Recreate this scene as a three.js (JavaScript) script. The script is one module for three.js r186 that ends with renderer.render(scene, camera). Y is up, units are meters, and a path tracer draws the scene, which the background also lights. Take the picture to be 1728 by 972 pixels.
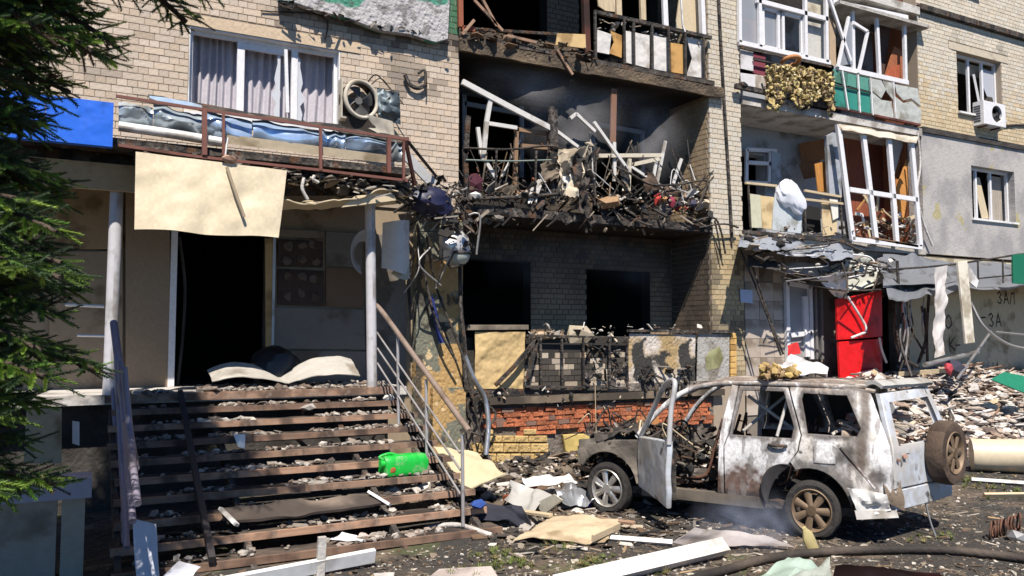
import * as THREE from 'three';
import { Sky } from 'three/addons/objects/Sky.js';
import { mergeGeometries, mergeVertices, toCreasedNormals } from 'three/addons/utils/BufferGeometryUtils.js';
import { TessellateModifier } from 'three/addons/modifiers/TessellateModifier.js';

// ---------------------------------------------------------------- camera, sky, sun, exposure
const scene = new THREE.Scene();
const EYE = 2.2, F = 1370, W0 = 1728, H0 = 972;
const camera = new THREE.PerspectiveCamera(2 * Math.atan(486 / F) * 180 / Math.PI, 16 / 9, 0.1, 400);
camera.rotation.order = 'YXZ';
camera.rotation.set(Math.atan(84 / F), -27.9 * Math.PI / 180, 0);
camera.position.set(0, EYE, 0);
camera.updateMatrixWorld(true);
const sunDir = new THREE.Vector3(-0.4, 1.5, 1).normalize();
const sky = new Sky();
sky.name = 'sky'; sky.userData.kind = 'structure';
sky.scale.setScalar(300);
Object.assign(sky.material.uniforms.turbidity, { value: 2 });
sky.material.uniforms.rayleigh.value = 0.6;
sky.material.uniforms.mieCoefficient.value = 0.004;
sky.material.uniforms.sunPosition.value.copy(sunDir);
scene.add(sky);
scene.environmentIntensity = 0.1;
const sun = new THREE.DirectionalLight(0xfff5e8, 5);
sun.position.copy(sunDir).multiplyScalar(60).add(new THREE.Vector3(8, 0, -9));
sun.target.position.set(8, 0, -9);
sun.castShadow = true; sun.shadow.mapSize.set(4096, 4096);
Object.assign(sun.shadow.camera, { left: -22, right: 22, top: 22, bottom: -22, near: 1, far: 130 });
scene.add(sun, sun.target);
const renderer = new THREE.WebGLRenderer({ antialias: true });
renderer.toneMapping = THREE.LinearToneMapping;
renderer.toneMappingExposure = 1.5;
renderer.shadowMap.enabled = true;

// ---------------------------------------------------------------- helpers
const V = (x, y, z) => new THREE.Vector3(x, y, z);
let seed = 12345;
const rnd = (a = 1, b) => { seed = (seed * 1664525 + 1013904223) >>> 0; const r = seed / 4294967296; return b === undefined ? r * a : a + r * (b - a); };
const pick = a => a[Math.floor(rnd() * a.length)];
const reseed = s => { seed = s >>> 0; for (let i = 0; i < 4; i++) rnd(); };
function ray(px, py) { return V((px - 864) / F, -(py - 486) / F, -1).applyQuaternion(camera.quaternion); }
// a photo pixel gives a direction; the distance comes from the wall plane, the ground or a cross wall it lies on
function P(px, py, zd = 13) { const r = ray(px, py); return r.multiplyScalar(zd / -r.z).add(V(0, EYE, 0)); }
function G(px, py, Y = 0) { const r = ray(px, py); return r.multiplyScalar((Y - EYE) / r.y).add(V(0, EYE, 0)); }
function PX(px, py, X) { const r = ray(px, py); return r.multiplyScalar(X / r.x).add(V(0, EYE, 0)); }

const used = {};
function numbered(n) { if (!(n in used)) { used[n] = 0; return n; } used[n]++; return n + '_' + String(used[n]).padStart(3, '0'); }
function mk(name, geo, mat, parent) {
  const m = new THREE.Mesh(geo, mat); m.castShadow = m.receiveShadow = true;
  m.name = parent ? name : numbered(name); (parent || scene).add(m); return m;
}
function tag(o, label, category, group) { o.userData.label = label; o.userData.category = category; if (group) o.userData.group = group; return o; }
function thing(name, label, category, group, pos) {
  const g = new THREE.Group(); g.name = numbered(name); scene.add(g); if (pos) g.position.copy(pos);
  return tag(g, label, category, group);
}
function one(name, geo, mat, label, category, group) { return tag(centre(mk(name, geo, mat)), label, category, group); }
// put a mesh's origin at its base
function centre(m) {
  m.geometry.computeBoundingBox(); const b = m.geometry.boundingBox, c = b.getCenter(V(0, 0, 0)); c.y = b.min.y;
  m.geometry.translate(-c.x, -c.y, -c.z); m.position.add(c); return m;
}
const struct = (name, geo, mat) => { const m = mk(name, geo, mat); m.userData.kind = 'structure'; return m; };

// noise
const H = (x, y, s = 0) => { let h = (x * 374761393 + y * 668265263 + s * 1442695041) | 0; h = Math.imul(h ^ (h >>> 13), 1274126177); h ^= h >>> 16; return (h >>> 0) / 4294967296; };
const sm = t => t * t * (3 - 2 * t);
function vn(x, y, per, s) { // periodic value noise
  const xi = Math.floor(x), yi = Math.floor(y), fx = sm(x - xi), fy = sm(y - yi), m = v => per ? ((v % per) + per) % per : v;
  const a = H(m(xi), m(yi), s), b = H(m(xi + 1), m(yi), s), c = H(m(xi), m(yi + 1), s), d = H(m(xi + 1), m(yi + 1), s);
  return a + (b - a) * fx + (c - a) * fy + (a - b - c + d) * fx * fy;
}
function fbm(x, y, oct = 4, per = 0, s = 0) { let v = 0, a = 0.5, t = 0; for (let i = 0; i < oct; i++) { v += a * vn(x, y, per, s + i * 17); t += a; x *= 2; y *= 2; if (per) per *= 2; a *= 0.5; } return v / t; }
const ss = (a, b, x) => sm(Math.min(1, Math.max(0, (x - a) / (b - a))));
const mix3 = (a, b, t) => [a[0] + (b[0] - a[0]) * t, a[1] + (b[1] - a[1]) * t, a[2] + (b[2] - a[2]) * t];
const enc = v => Math.round(255 * Math.pow(Math.min(1, Math.max(0, v)), 1 / 2.2));
function tex(w, h, fn, colour = true, metres = 1) {
  const d = new Uint8Array(w * h * 4);
  for (let j = 0; j < h; j++) for (let i = 0; i < w; i++) {
    const c = fn(i / w, j / h), k = (j * w + i) * 4;
    if (typeof c === 'number') d[k] = d[k + 1] = d[k + 2] = colour ? enc(c) : Math.round(255 * Math.min(1, Math.max(0, c)));
    else { d[k] = enc(c[0]); d[k + 1] = enc(c[1]); d[k + 2] = enc(c[2]); }
    d[k + 3] = 255;
  }
  const t = new THREE.DataTexture(d, w, h); t.wrapS = t.wrapT = THREE.RepeatWrapping; t.magFilter = THREE.LinearFilter; t.minFilter = THREE.LinearMipmapLinearFilter; t.generateMipmaps = true;
  if (colour) t.colorSpace = THREE.SRGBColorSpace; t.repeat.set(1 / metres, 1 / metres); t.needsUpdate = true; return t;
}
// textures: uv are metres, repeat carries the tile size
const T = {};
T.speck = tex(256, 256, (u, v) => 0.78 + 0.22 * fbm(u * 16, v * 16, 4, 16, 3) + 0.12 * (H(u * 256 | 0, v * 256 | 0, 5) - 0.5), true, 0.6);
T.grime = tex(512, 512, (u, v) => { const n = fbm(u * 6, v * 6, 6, 6, 11), f = fbm(u * 40, v * 40, 3, 40, 4); return mix3([1, 1, 1], [0.42, 0.37, 0.3], ss(0.52, 0.72, n) * (0.5 + 0.5 * f)).map(c => c * (0.86 + 0.2 * f)); }, true, 2.2);
T.char = tex(512, 512, (u, v) => {
  const n = fbm(u * 7, v * 7, 5, 7, 21), f = fbm(u * 48, v * 48, 3, 48, 22), a = fbm(u * 12, v * 12, 5, 12, 27);
  let c = mix3([0.012, 0.011, 0.011], [0.06, 0.05, 0.042], ss(0.35, 0.65, n)); c = mix3(c, [0.2, 0.18, 0.16], ss(0.6, 0.75, a) * f); return mix3(c, [0.1, 0.045, 0.02], 0.7 * ss(0.62, 0.74, fbm(u * 9, v * 9, 4, 9, 33)));
}, true, 1.3);
T.sootwall = tex(512, 512, (u, v) => { // soot on masonry: multiplies the wall colour
  const n = fbm(u * 5, v * 5, 6, 5, 41), f = fbm(u * 40, v * 40, 3, 40, 42); const k = ss(0.3, 0.75, n); return mix3([0.13, 0.12, 0.115], [0.62, 0.56, 0.5], k * (0.55 + 0.45 * f));
}, true, 2.6);
T.rust = tex(512, 512, (u, v) => { const n = fbm(u * 8, v * 8, 6, 8, 51), f = fbm(u * 60, v * 60, 2, 60, 52); return mix3(mix3([0.055, 0.022, 0.014], [0.2, 0.09, 0.05], n), [0.02, 0.015, 0.015], ss(0.55, 0.7, fbm(u * 5, v * 5, 5, 5, 55))).map(c => c * (0.7 + 0.6 * f)); }, true, 0.8);
T.wood = tex(256, 512, (u, v) => { const g = fbm(u * 30 + 2 * fbm(u * 4, v * 2, 3, 4, 61), v * 3, 4, 0, 62), f = fbm(u * 90, v * 6, 2, 0, 63); return 0.55 + 0.5 * g + 0.15 * (f - 0.5); }, true, 0.7);
T.burntwood = tex(256, 512, (u, v) => { // long grain along v: brown wood, charred and dusted
  const g = fbm(u * 24, v * 4, 4, 0, 71), n = fbm(u * 3, v * 5, 5, 0, 72), a = fbm(u * 10, v * 14, 4, 0, 74);
  let c = mix3([0.21, 0.12, 0.08], [0.42, 0.27, 0.18], g); c = mix3(c, [0.05, 0.032, 0.025], 0.8 * ss(0.48, 0.75, n)); return mix3(c, [0.28, 0.22, 0.18], 0.5 * ss(0.6, 0.78, a));
}, true, 1.1);
T.concrete = tex(512, 512, (u, v) => { const n = fbm(u * 5, v * 5, 6, 5, 81), f = fbm(u * 60, v * 60, 2, 60, 82); return mix3([1, 1, 1], [0.55, 0.52, 0.5], ss(0.4, 0.7, n)).map(c => c * (0.82 + 0.25 * f)); }, true, 1.7);
T.bump = tex(256, 256, (u, v) => fbm(u * 10, v * 10, 5, 10, 91), false, 0.5);
T.dent = tex(256, 256, (u, v) => fbm(u * 4, v * 4, 3, 4, 95), false, 0.9);

const L = (r, g, b) => new THREE.Color().setRGB(r, g, b);
const mc = {};
function mat(r, g, b, o = {}) {
  const key = JSON.stringify([r, g, b, Object.keys(o).map(k => k + (o[k] && o[k].uuid || o[k]))]);
  return mc[key] || (mc[key] = new THREE.MeshStandardMaterial({ color: L(r, g, b), roughness: 0.85, side: THREE.DoubleSide, ...o }));
}
const M = {
  white: mat(0.72, 0.72, 0.72, { roughness: 0.5, map: T.grime }), cleanwhite: mat(0.78, 0.78, 0.8, { roughness: 0.4, map: T.speck }),
  cream: mat(0.66, 0.56, 0.38, { map: T.grime, roughness: 0.6, bumpMap: T.dent, bumpScale: 0.012 }), creamplain: mat(0.6, 0.5, 0.34, { map: T.speck, roughness: 0.55 }),
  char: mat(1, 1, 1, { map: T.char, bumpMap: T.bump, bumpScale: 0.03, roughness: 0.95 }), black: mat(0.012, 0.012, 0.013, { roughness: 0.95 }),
  soot: mat(0.055, 0.05, 0.046, { map: T.concrete, roughness: 1, bumpMap: T.bump, bumpScale: 0.02 }),
  rust: mat(1, 1, 1, { map: T.rust, roughness: 0.85 }), redpaint: mat(0.17, 0.055, 0.04, { map: T.grime, roughness: 0.6 }),
  bwood: mat(1, 1, 1, { map: T.burntwood, roughness: 0.9, bumpMap: T.burntwood, bumpScale: 0.006 }),
  wood: mat(0.5, 0.26, 0.09, { map: T.wood, roughness: 0.6 }), palewood: mat(0.62, 0.5, 0.33, { map: T.wood, roughness: 0.7 }), redwood: mat(0.3, 0.075, 0.03, { map: T.wood, roughness: 0.55 }),
  concrete: mat(0.4, 0.38, 0.35, { map: T.concrete, bumpMap: T.bump, bumpScale: 0.015 }), paleconc: mat(0.55, 0.53, 0.5, { map: T.concrete, bumpMap: T.bump, bumpScale: 0.01 }),
  steel: mat(0.38, 0.37, 0.36, { metalness: 0.6, roughness: 0.45, map: T.grime }), galv: mat(0.5, 0.52, 0.55, { metalness: 0.75, roughness: 0.35, map: T.grime, bumpMap: T.dent, bumpScale: 0.02 }),
  mortar: mat(0.36, 0.295, 0.225, { map: T.speck }), sootmortar: mat(0.03, 0.026, 0.022, { map: T.speck }),
  greyfab: mat(0.3, 0.28, 0.31, { map: T.speck, roughness: 1 }), tarp: mat(0.008, 0.01, 0.045, { roughness: 0.5, map: T.speck }),
};

// geometry helpers
function uvm(g, off) { // uv in metres by the way each face points
  if (g.index) g = g.toNonIndexed();
  const p = g.attributes.position, n = p.count, uv = new Float32Array(n * 2), a = V(), b = V(), c = V(), o = off === undefined ? [rnd(7), rnd(7)] : [off, off];
  for (let i = 0; i < n; i += 3) {
    a.fromBufferAttribute(p, i); b.fromBufferAttribute(p, i + 1); c.fromBufferAttribute(p, i + 2);
    const nn = b.clone().sub(a).cross(c.clone().sub(a)), ax = Math.abs(nn.x), ay = Math.abs(nn.y), az = Math.abs(nn.z);
    [a, b, c].forEach((q, k) => { let u, v; if (az >= ax && az >= ay) { u = q.x; v = q.y; } else if (ax >= ay) { u = q.z; v = q.y; } else { u = q.x; v = q.z; } uv[(i + k) * 2] = u + o[0]; uv[(i + k) * 2 + 1] = v + o[1]; });
  }
  g.setAttribute('uv', new THREE.BufferAttribute(uv, 2)); if (!g.attributes.normal) g.computeVertexNormals(); return g;
}
const merge = a => a.length === 1 ? a[0] : mergeGeometries(a.map(g => { const h = g.index ? g.toNonIndexed() : g; for (const k of Object.keys(h.attributes)) if (!['position', 'normal', 'uv'].includes(k)) h.deleteAttribute(k); return h; }));
function boxG(x0, x1, y0, y1, z0, z1) { const g = new THREE.BoxGeometry(Math.abs(x1 - x0), Math.abs(y1 - y0), Math.abs(z1 - z0)); g.translate((x0 + x1) / 2, (y0 + y1) / 2, (z0 + z1) / 2); return uvm(g); }
// straight bar between two points: w across, t deep
function bar(a, b, w, t = w, roll = 0) {
  const d = b.clone().sub(a), l = d.length(), g = new THREE.BoxGeometry(w, l, t); uvm2(g);
  const m = new THREE.Matrix4().makeRotationY(roll), q = new THREE.Quaternion().setFromUnitVectors(V(0, 1, 0), d.normalize());
  const h = uvm(g); h.applyMatrix4(m); h.applyQuaternion(q); const c = a.clone().add(b).multiplyScalar(0.5); h.translate(c.x, c.y, c.z); return h;
}
function uvm2(g) { return g; }
function tube(pts, r, seg, rad = 8, smooth = true) {
  const c = smooth ? new THREE.CatmullRomCurve3(pts, false, 'centripetal') : new THREE.CurvePath();
  if (!smooth) for (let i = 1; i < pts.length; i++) c.add(new THREE.LineCurve3(pts[i - 1], pts[i]));
  const g = new THREE.TubeGeometry(c, seg || Math.max(2, pts.length * 6), r, rad, false), len = c.getLength(), uv = g.attributes.uv, o = rnd(5);
  for (let i = 0; i < uv.count; i++) uv.setXY(i, uv.getY(i) * r * 6.28, uv.getX(i) * len + o);
  // end caps
  const caps = [0, 1].map(e => { const cg = new THREE.CircleGeometry(r, rad), t = c.getTangentAt(e); cg.applyQuaternion(new THREE.Quaternion().setFromUnitVectors(V(0, 0, 1), e ? t : t.negate())); const p = c.getPointAt(e); cg.translate(p.x, p.y, p.z); return cg; });
  return merge([g, ...caps].map(x => x.toNonIndexed()));
}
// a plate with the outline given by 3-D points that lie roughly in one plane; t thick, backwards from its front
function plate(pts, t = 0.02, bev = 0) {
  const o = pts[0], n = V(0, 0, 0); for (let i = 0; i < pts.length; i++) { const a = pts[i], b = pts[(i + 1) % pts.length]; n.x += (a.y - b.y) * (a.z + b.z); n.y += (a.z - b.z) * (a.x + b.x); n.z += (a.x - b.x) * (a.y + b.y); } n.normalize();
  const toCam = V(0, EYE, 0).sub(o); if (n.dot(toCam) < 0) n.negate();
  const u = pts[1].clone().sub(o); u.addScaledVector(n, -u.dot(n)).normalize(); const v = n.clone().cross(u);
  const s = new THREE.Shape(pts.map(p => { const d = p.clone().sub(o); return new THREE.Vector2(d.dot(u), d.dot(v)); }));
  const g = new THREE.ExtrudeGeometry(s, { depth: t, bevelEnabled: bev > 0, bevelSize: bev, bevelThickness: bev, bevelOffset: -bev, bevelSegments: 1 }); g.translate(0, 0, -t);
  const h = uvm(g); h.applyMatrix4(new THREE.Matrix4().makeBasis(u, v, n).setPosition(o)); return h;
}
const pix = (a, zd) => a.map(([x, y, z]) => P(x, y, z ?? zd));
const ppl = (a, zd, t, bev) => plate(pix(a, zd), t, bev);
// thick sheet from a function of (u, v)
function sheet(fn, nx, ny, t = 0.004, smooth = true) {
  const pos = [], idx = [], uv = [], q = []; for (let j = 0; j <= ny; j++) for (let i = 0; i <= nx; i++) q.push(fn(i / nx, j / ny));
  const at = (i, j) => q[Math.max(0, Math.min(ny, j)) * (nx + 1) + Math.max(0, Math.min(nx, i))], N = [];
  for (let j = 0; j <= ny; j++) for (let i = 0; i <= nx; i++) N.push(at(i + 1, j).clone().sub(at(i - 1, j)).cross(at(i, j + 1).clone().sub(at(i, j - 1))).normalize());
  const lu = q[0].distanceTo(q[nx]), lv = q[0].distanceTo(q[ny * (nx + 1)]), o = rnd(5), n1 = q.length;
  for (const s of [0.5, -0.5]) q.forEach((p, k) => { const w = p.clone().addScaledVector(N[k], s * t); pos.push(w.x, w.y, w.z); uv.push(o + lu * (k % (nx + 1)) / nx, o + lv * Math.floor(k / (nx + 1)) / ny); });
  const f = (a, b, c, d) => idx.push(a, b, c, a, c, d);
  for (let j = 0; j < ny; j++) for (let i = 0; i < nx; i++) { const a = j * (nx + 1) + i, b = a + 1, c = b + nx + 1, d = a + nx + 1; f(a, b, c, d); f(n1 + d, n1 + c, n1 + b, n1 + a); }
  for (let i = 0; i < nx; i++) { f(n1 + i, n1 + i + 1, i + 1, i); const e = ny * (nx + 1) + i; f(e, e + 1, n1 + e + 1, n1 + e); }
  for (let j = 0; j < ny; j++) { const a = j * (nx + 1), b = a + nx + 1; f(a, b, n1 + b, n1 + a); f(n1 + a + nx, n1 + b + nx, b + nx, a + nx); }
  const g = new THREE.BufferGeometry(); g.setAttribute('position', new THREE.Float32BufferAttribute(pos, 3)); g.setAttribute('uv', new THREE.Float32BufferAttribute(uv, 2)); g.setIndex(idx);
  if (smooth) return toCreasedNormals(g, 0.7); const h = g.toNonIndexed(); h.computeVertexNormals(); return h;
}
// crumpled sheet between four corners (going round), amp metres, ragged edges
function crumple(A, B, C, D, nx, ny, amp, o = {}) {
  const s = o.s ?? Math.floor(rnd(999)), fr = o.fr ?? 3, rag = o.rag ?? 0, n = B.clone().sub(A).cross(D.clone().sub(A)).normalize(); if (n.dot(V(0, EYE, 0).sub(A)) < 0) n.negate();
  const lu = A.distanceTo(B), lv = A.distanceTo(D);
  return sheet((u, v) => {
    const uu = u + rag * (fbm(v * 7, s, 3) - 0.5) * (u > 0.99 || u < 0.01 ? 1 : 0), vv = v + rag * (fbm(u * 7, s + 5, 3) - 0.5) * (v > 0.99 || v < 0.01 ? 1 : 0);
    const p = A.clone().lerp(B, uu).lerp(D.clone().lerp(C, uu), vv), r = fbm(u * lu * fr + s, v * lv * fr, 3, 0, s), k = o.ridge ? Math.abs(r - 0.5) * 2 : r - 0.5;
    if (o.bend) p.addScaledVector(n, o.bend * (4 * (u - 0.5) * (u - 0.5)) ); if (o.sag) p.y -= o.sag * 4 * u * (1 - u);
    return p.addScaledVector(n, amp * 2 * k);
  }, nx, ny, o.t ?? 0.004, o.smooth ?? true);
}
// irregular chunk or flake, about size s
function chunk(sx, sy, sz, n = 7) {
  const g = new THREE.IcosahedronGeometry(1, 0), p = g.attributes.position, m = {}; for (let i = 0; i < p.count; i++) { const k = [p.getX(i), p.getY(i), p.getZ(i)].map(v => v.toFixed(2)).join(); m[k] ??= rnd(0.6, 1.25); p.setXYZ(i, p.getX(i) * m[k] * sx, p.getY(i) * m[k] * sy, p.getZ(i) * m[k] * sz); } g.computeVertexNormals(); return uvm(g);
}
function shard(w, l, t) { const n = 4 + Math.floor(rnd(3)), pts = []; for (let i = 0; i < n; i++) { const a = (i + rnd(0.7)) / n * 6.283; pts.push(new THREE.Vector2(Math.cos(a) * w * rnd(0.6, 1), Math.sin(a) * l * rnd(0.6, 1))); } const g = new THREE.ExtrudeGeometry(new THREE.Shape(pts), { depth: t, bevelEnabled: false }); g.translate(0, 0, -t / 2); g.rotateX(-Math.PI / 2); return uvm(g); }
const place = (g, p, rx = 0, ry = 0, rz = 0) => { g.applyMatrix4(new THREE.Matrix4().makeRotationFromEuler(new THREE.Euler(rx, ry, rz, 'YXZ')).setPosition(p)); return g; };
function tint(g, r, gg, b) { const n = g.attributes.position.count, c = new Float32Array(n * 3); for (let i = 0; i < n; i++) { c[3 * i] = r; c[3 * i + 1] = gg; c[3 * i + 2] = b; } g.setAttribute('color', new THREE.BufferAttribute(c, 3)); return g; }
const mergeC = a => mergeGeometries(a.map(g => g.index ? g.toNonIndexed() : g));
M.vc = new THREE.MeshStandardMaterial({ vertexColors: true, roughness: 0.9, map: T.grime, side: THREE.DoubleSide });
// a spread of small broken bits joined into one mesh: colours are those of plaster, ash, wood, brick
const PAL = { pale: [[0.5, 0.47, 0.43], [0.6, 0.57, 0.52], [0.36, 0.33, 0.3], [0.5, 0.42, 0.32]], burnt: [[0.03, 0.027, 0.025], [0.06, 0.05, 0.045], [0.1, 0.07, 0.05], [0.02, 0.02, 0.02], [0.2, 0.18, 0.16]], brown: [[0.16, 0.1, 0.06], [0.24, 0.16, 0.1], [0.1, 0.06, 0.04]], mix: [] };
PAL.mix = [...PAL.pale, ...PAL.burnt, ...PAL.brown, [0.3, 0.11, 0.06]];
function bits(n, at, s0, s1, pal, flat = 0.5) {
  const a = []; for (let i = 0; i < n; i++) { const p = at(i), s = s0 + (s1 - s0) * Math.pow(rnd(), 2.2), k = rnd(); let g; if (k < 0.25) g = chunk(s * 0.8, s * rnd(0.3, 0.6), s * rnd(0.5, 0.9)); else if (k < 0.62) g = shard(s * rnd(0.6, 1.2), s * rnd(0.8, 1.8), s * 0.12 + 0.004); else g = uvm(new THREE.BoxGeometry(s * 0.3, s * 0.2, s * rnd(1.5, 3.2)));
    const c = pick(pal), f = rnd(0.75, 1.15); a.push(tint(place(g, p, rnd(-flat, flat), rnd(6.28), rnd(-flat, flat)), c[0] * f, c[1] * f, c[2] * f)); } return mergeC(a);
}
// ---------------------------------------------------------------- the apartment building
const B = thing('apartment_building', 'cream brick apartment building with burnt out and shattered loggias', 'building');
const grp = (name, parent, label) => { const g = new THREE.Group(); g.name = name; parent.add(g); if (label) g.userData.label = label; return g; };
const ZW = 13, ZB = 14.3;
const XL = 5.82, XP0 = 11.6, XP1 = 12.5, XR = 18.5;
// wall backing (the mortar) with openings
function wallBack(name, x0, x1, y0, y1, zd, th, holes, m, parent = B) {
  const s = new THREE.Shape([[x0, y0], [x1, y0], [x1, y1], [x0, y1]].map(p => new THREE.Vector2(...p)));
  for (const [a, b, c, d] of holes) s.holes.push(new THREE.Path([[a, c], [a, d], [b, d], [b, c]].map(p => new THREE.Vector2(...p))));
  const g = new THREE.ExtrudeGeometry(s, { depth: th, bevelEnabled: false }); g.translate(0, 0, -zd - th); return mk(name, uvm(g), m, parent);
}
const WIN1 = [1.32, 3.66, 5.62, 6.95], DOOR = [1.2, 2.56, 1.48, 3.95];
const WINU = [-2.6, 0.1, 8.4, 9.8];
const wL = wallBack('brick_wall', -9, XL, 4.4, 15, ZW + 0.014, 0.36, [WIN1, WINU], M.mortar);
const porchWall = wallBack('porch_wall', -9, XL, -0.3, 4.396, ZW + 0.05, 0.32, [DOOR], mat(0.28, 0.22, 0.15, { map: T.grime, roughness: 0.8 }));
const wP = wallBack('brick_pier', XP0 + 0.012, XP1 - 0.012, -0.3, 15, ZW + 0.014, 1.7, [], M.mortar);
const WIN2 = [20.08, 22.02, 8.1, 9.72], WIN3 = [20.5, 22.4, 5.32, 6.72], WIN4 = [19.5, 21.05, 11.35, 12.9];
const wR = wallBack('brick_wall', XR, 36, 7.4, 15, ZW + 0.014, 0.36, [WIN2, WIN4], M.mortar);
const render3 = wallBack('rendered_wall', XR, 36, 4.3, 7.36, ZW - 0.02, 0.39, [WIN3], mat(0.4, 0.385, 0.37, { map: tex(512, 512, (u, v) => { const n = fbm(u * 5, v * 5, 6, 5, 101), f = fbm(u * 50, v * 50, 2, 50, 102); let c = mix3([1.04, 1.03, 1.02], [0.72, 0.71, 0.74], ss(0.35, 0.68, n)); c = mix3(c, [0.9, 0.82, 0.4], 0.8 * ss(0.7, 0.76, fbm(u * 6, v * 6, 4, 6, 107))); return c.map(x => x * (0.88 + 0.16 * f)); }, true, 3.4), bumpMap: T.bump, bumpScale: 0.008 }));
// loggia back walls, their windows cut out
const GW = [[6.3, 8.0, 2.05, 3.72], [9.35, 11.0, 1.5, 3.66]], MW = [[6.3, 8.0, 5.35, 7.0], [9.5, 10.85, 4.62, 6.85]], UW = [[6.4, 8.4, 8.3, 10.0], [9.2, 11.3, 7.6, 10.0]];
const sootWall = mat(0.3, 0.25, 0.19, { map: T.sootwall, bumpMap: T.bump, bumpScale: 0.01, roughness: 1 });
const bG = wallBack('loggia_back_wall', XL - 0.3, XP0, -0.3, 4.38, ZB + 0.014, 0.3, GW, M.sootmortar);
const bM = wallBack('loggia_back_wall', XL - 0.3, XP0, 4.39, 7.39, ZB + 0.014, 0.3, MW, M.sootmortar);
const bU = wallBack('loggia_back_wall', XL - 0.3, XP0, 7.4, 15, ZB + 0.014, 0.3, UW, M.sootmortar);
mk('loggia_side_wall', boxG(XL - 0.38, XL - 0.03, -0.3, 15, -13.38, -ZB), M.soot, B);
const blueplaster = mat(0.34, 0.36, 0.39, { map: T.grime, roughness: 0.9 });
const RW = [[13.0, 14.5, 4.75, 6.6]], RU = [[13.2, 14.8, 8.3, 9.9], [15.8, 17.6, 7.7, 9.9]];
wallBack('loggia_back_wall', XP1, XR + 0.3, 4.3, 7.36, ZB + 0.014, 0.3, RW, blueplaster);
wallBack('loggia_back_wall', XP1, XR + 0.3, 7.37, 15, ZB + 0.014, 0.3, RU, blueplaster);
mk('loggia_side_wall', boxG(XR + 0.002, XR + 0.3, 4.3, 15, -13.4, -ZB), mat(0.3, 0.1, 0.045, { map: T.wood, roughness: 0.7 }), B);
// rooms behind the openings, so that the light enters only through them
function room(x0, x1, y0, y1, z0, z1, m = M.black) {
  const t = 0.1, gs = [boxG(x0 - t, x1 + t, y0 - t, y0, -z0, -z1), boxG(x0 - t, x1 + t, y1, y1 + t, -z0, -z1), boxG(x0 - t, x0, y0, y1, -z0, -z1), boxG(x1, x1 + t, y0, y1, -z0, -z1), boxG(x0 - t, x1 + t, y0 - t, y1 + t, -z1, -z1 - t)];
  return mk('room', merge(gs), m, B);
}
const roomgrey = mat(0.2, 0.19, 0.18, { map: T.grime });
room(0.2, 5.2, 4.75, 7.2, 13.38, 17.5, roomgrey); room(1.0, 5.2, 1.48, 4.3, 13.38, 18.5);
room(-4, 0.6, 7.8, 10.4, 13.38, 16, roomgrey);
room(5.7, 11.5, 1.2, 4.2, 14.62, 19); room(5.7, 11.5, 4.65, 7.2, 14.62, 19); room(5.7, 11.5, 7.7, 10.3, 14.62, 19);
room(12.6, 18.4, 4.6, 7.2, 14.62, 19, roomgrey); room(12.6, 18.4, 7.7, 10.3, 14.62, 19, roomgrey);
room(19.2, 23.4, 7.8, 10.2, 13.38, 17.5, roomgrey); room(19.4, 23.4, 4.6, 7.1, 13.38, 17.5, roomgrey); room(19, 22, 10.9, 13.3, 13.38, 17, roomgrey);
mk('roof', boxG(-9, 36, 15.0, 15.3, -12.7, -20), M.concrete, B);
mk('outer_wall', merge([boxG(-9, 36, -0.3, 15, -19.4, -20), boxG(35.7, 36, -0.3, 15, -13.4, -19.4), boxG(-9, -8.7, -0.3, 15, -13.4, -19.4)]), M.concrete, B);

// ------------------------------------------------ bricks
const bricks = [];
const CO = 0.107, BL = 0.28, JT = 0.012;
function layBricks(axis, a0, a1, y0, y1, face, holes, colour, parent, depth = 0.05, skip) {
  // axis 'x': face is zd of a wall towards the camera; axis 'z': face is X of a wall facing -x, a runs along zd
  const r0 = Math.round(y0 / CO), r1 = Math.round(y1 / CO);
  for (let r = r0; r < r1; r++) {
    const yc = (r + 0.5) * CO; let iv = [[a0, a1]];
    for (const [ha, hb, hc, hd] of holes) if (yc > hc && yc < hd) iv = iv.flatMap(([s, e]) => hb <= s || ha >= e ? [[s, e]] : [[s, ha], [hb, e]].filter(q => q[1] - q[0] > 0.03));
    const st = r % 2 ? BL / 2 : BL, off = r % 2 ? BL / 4 : (r % 4 ? 0 : BL / 2);
    for (const [s, e] of iv) for (let k = Math.floor((s - off) / st); off + k * st < e; k++) {
      let p = Math.max(s, off + k * st), q = Math.min(e, off + (k + 1) * st); if (q - p < 0.04) continue;
      const c = (p + q) / 2; if (skip && skip(c, yc)) continue;
      const pr = (H(k, r, 7) - 0.5) * 0.008, col = colour(c, yc, H(k, r, 3), H(k, r, 4)), sz = [q - p - JT, CO - JT, depth];
      bricks.push({ axis, pos: axis === 'x' ? V(c, yc, -face - depth / 2 + pr) : V(face + depth / 2 + pr, yc, -c), sz, col, parent, rz: (H(k, r, 9) - 0.5) * 0.012 });
    }
  }
}
const brickTone = (h, h2, base) => { const f = 0.88 + 0.2 * h; return [base[0] * f, base[1] * f * (0.97 + 0.06 * h2), base[2] * f * (0.92 + 0.14 * h2)]; };
const TAN = [0.58, 0.48, 0.385], PALE = [0.62, 0.56, 0.465];
const sootMix = (c, k, d = [0.035, 0.03, 0.027]) => mix3(c, d, Math.min(1, Math.max(0, k)));
const peel = (x, y) => ss(0.06, 0.14, fbm(x * 3, y * 3, 4, 0, 77) - 0.42);
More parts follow.
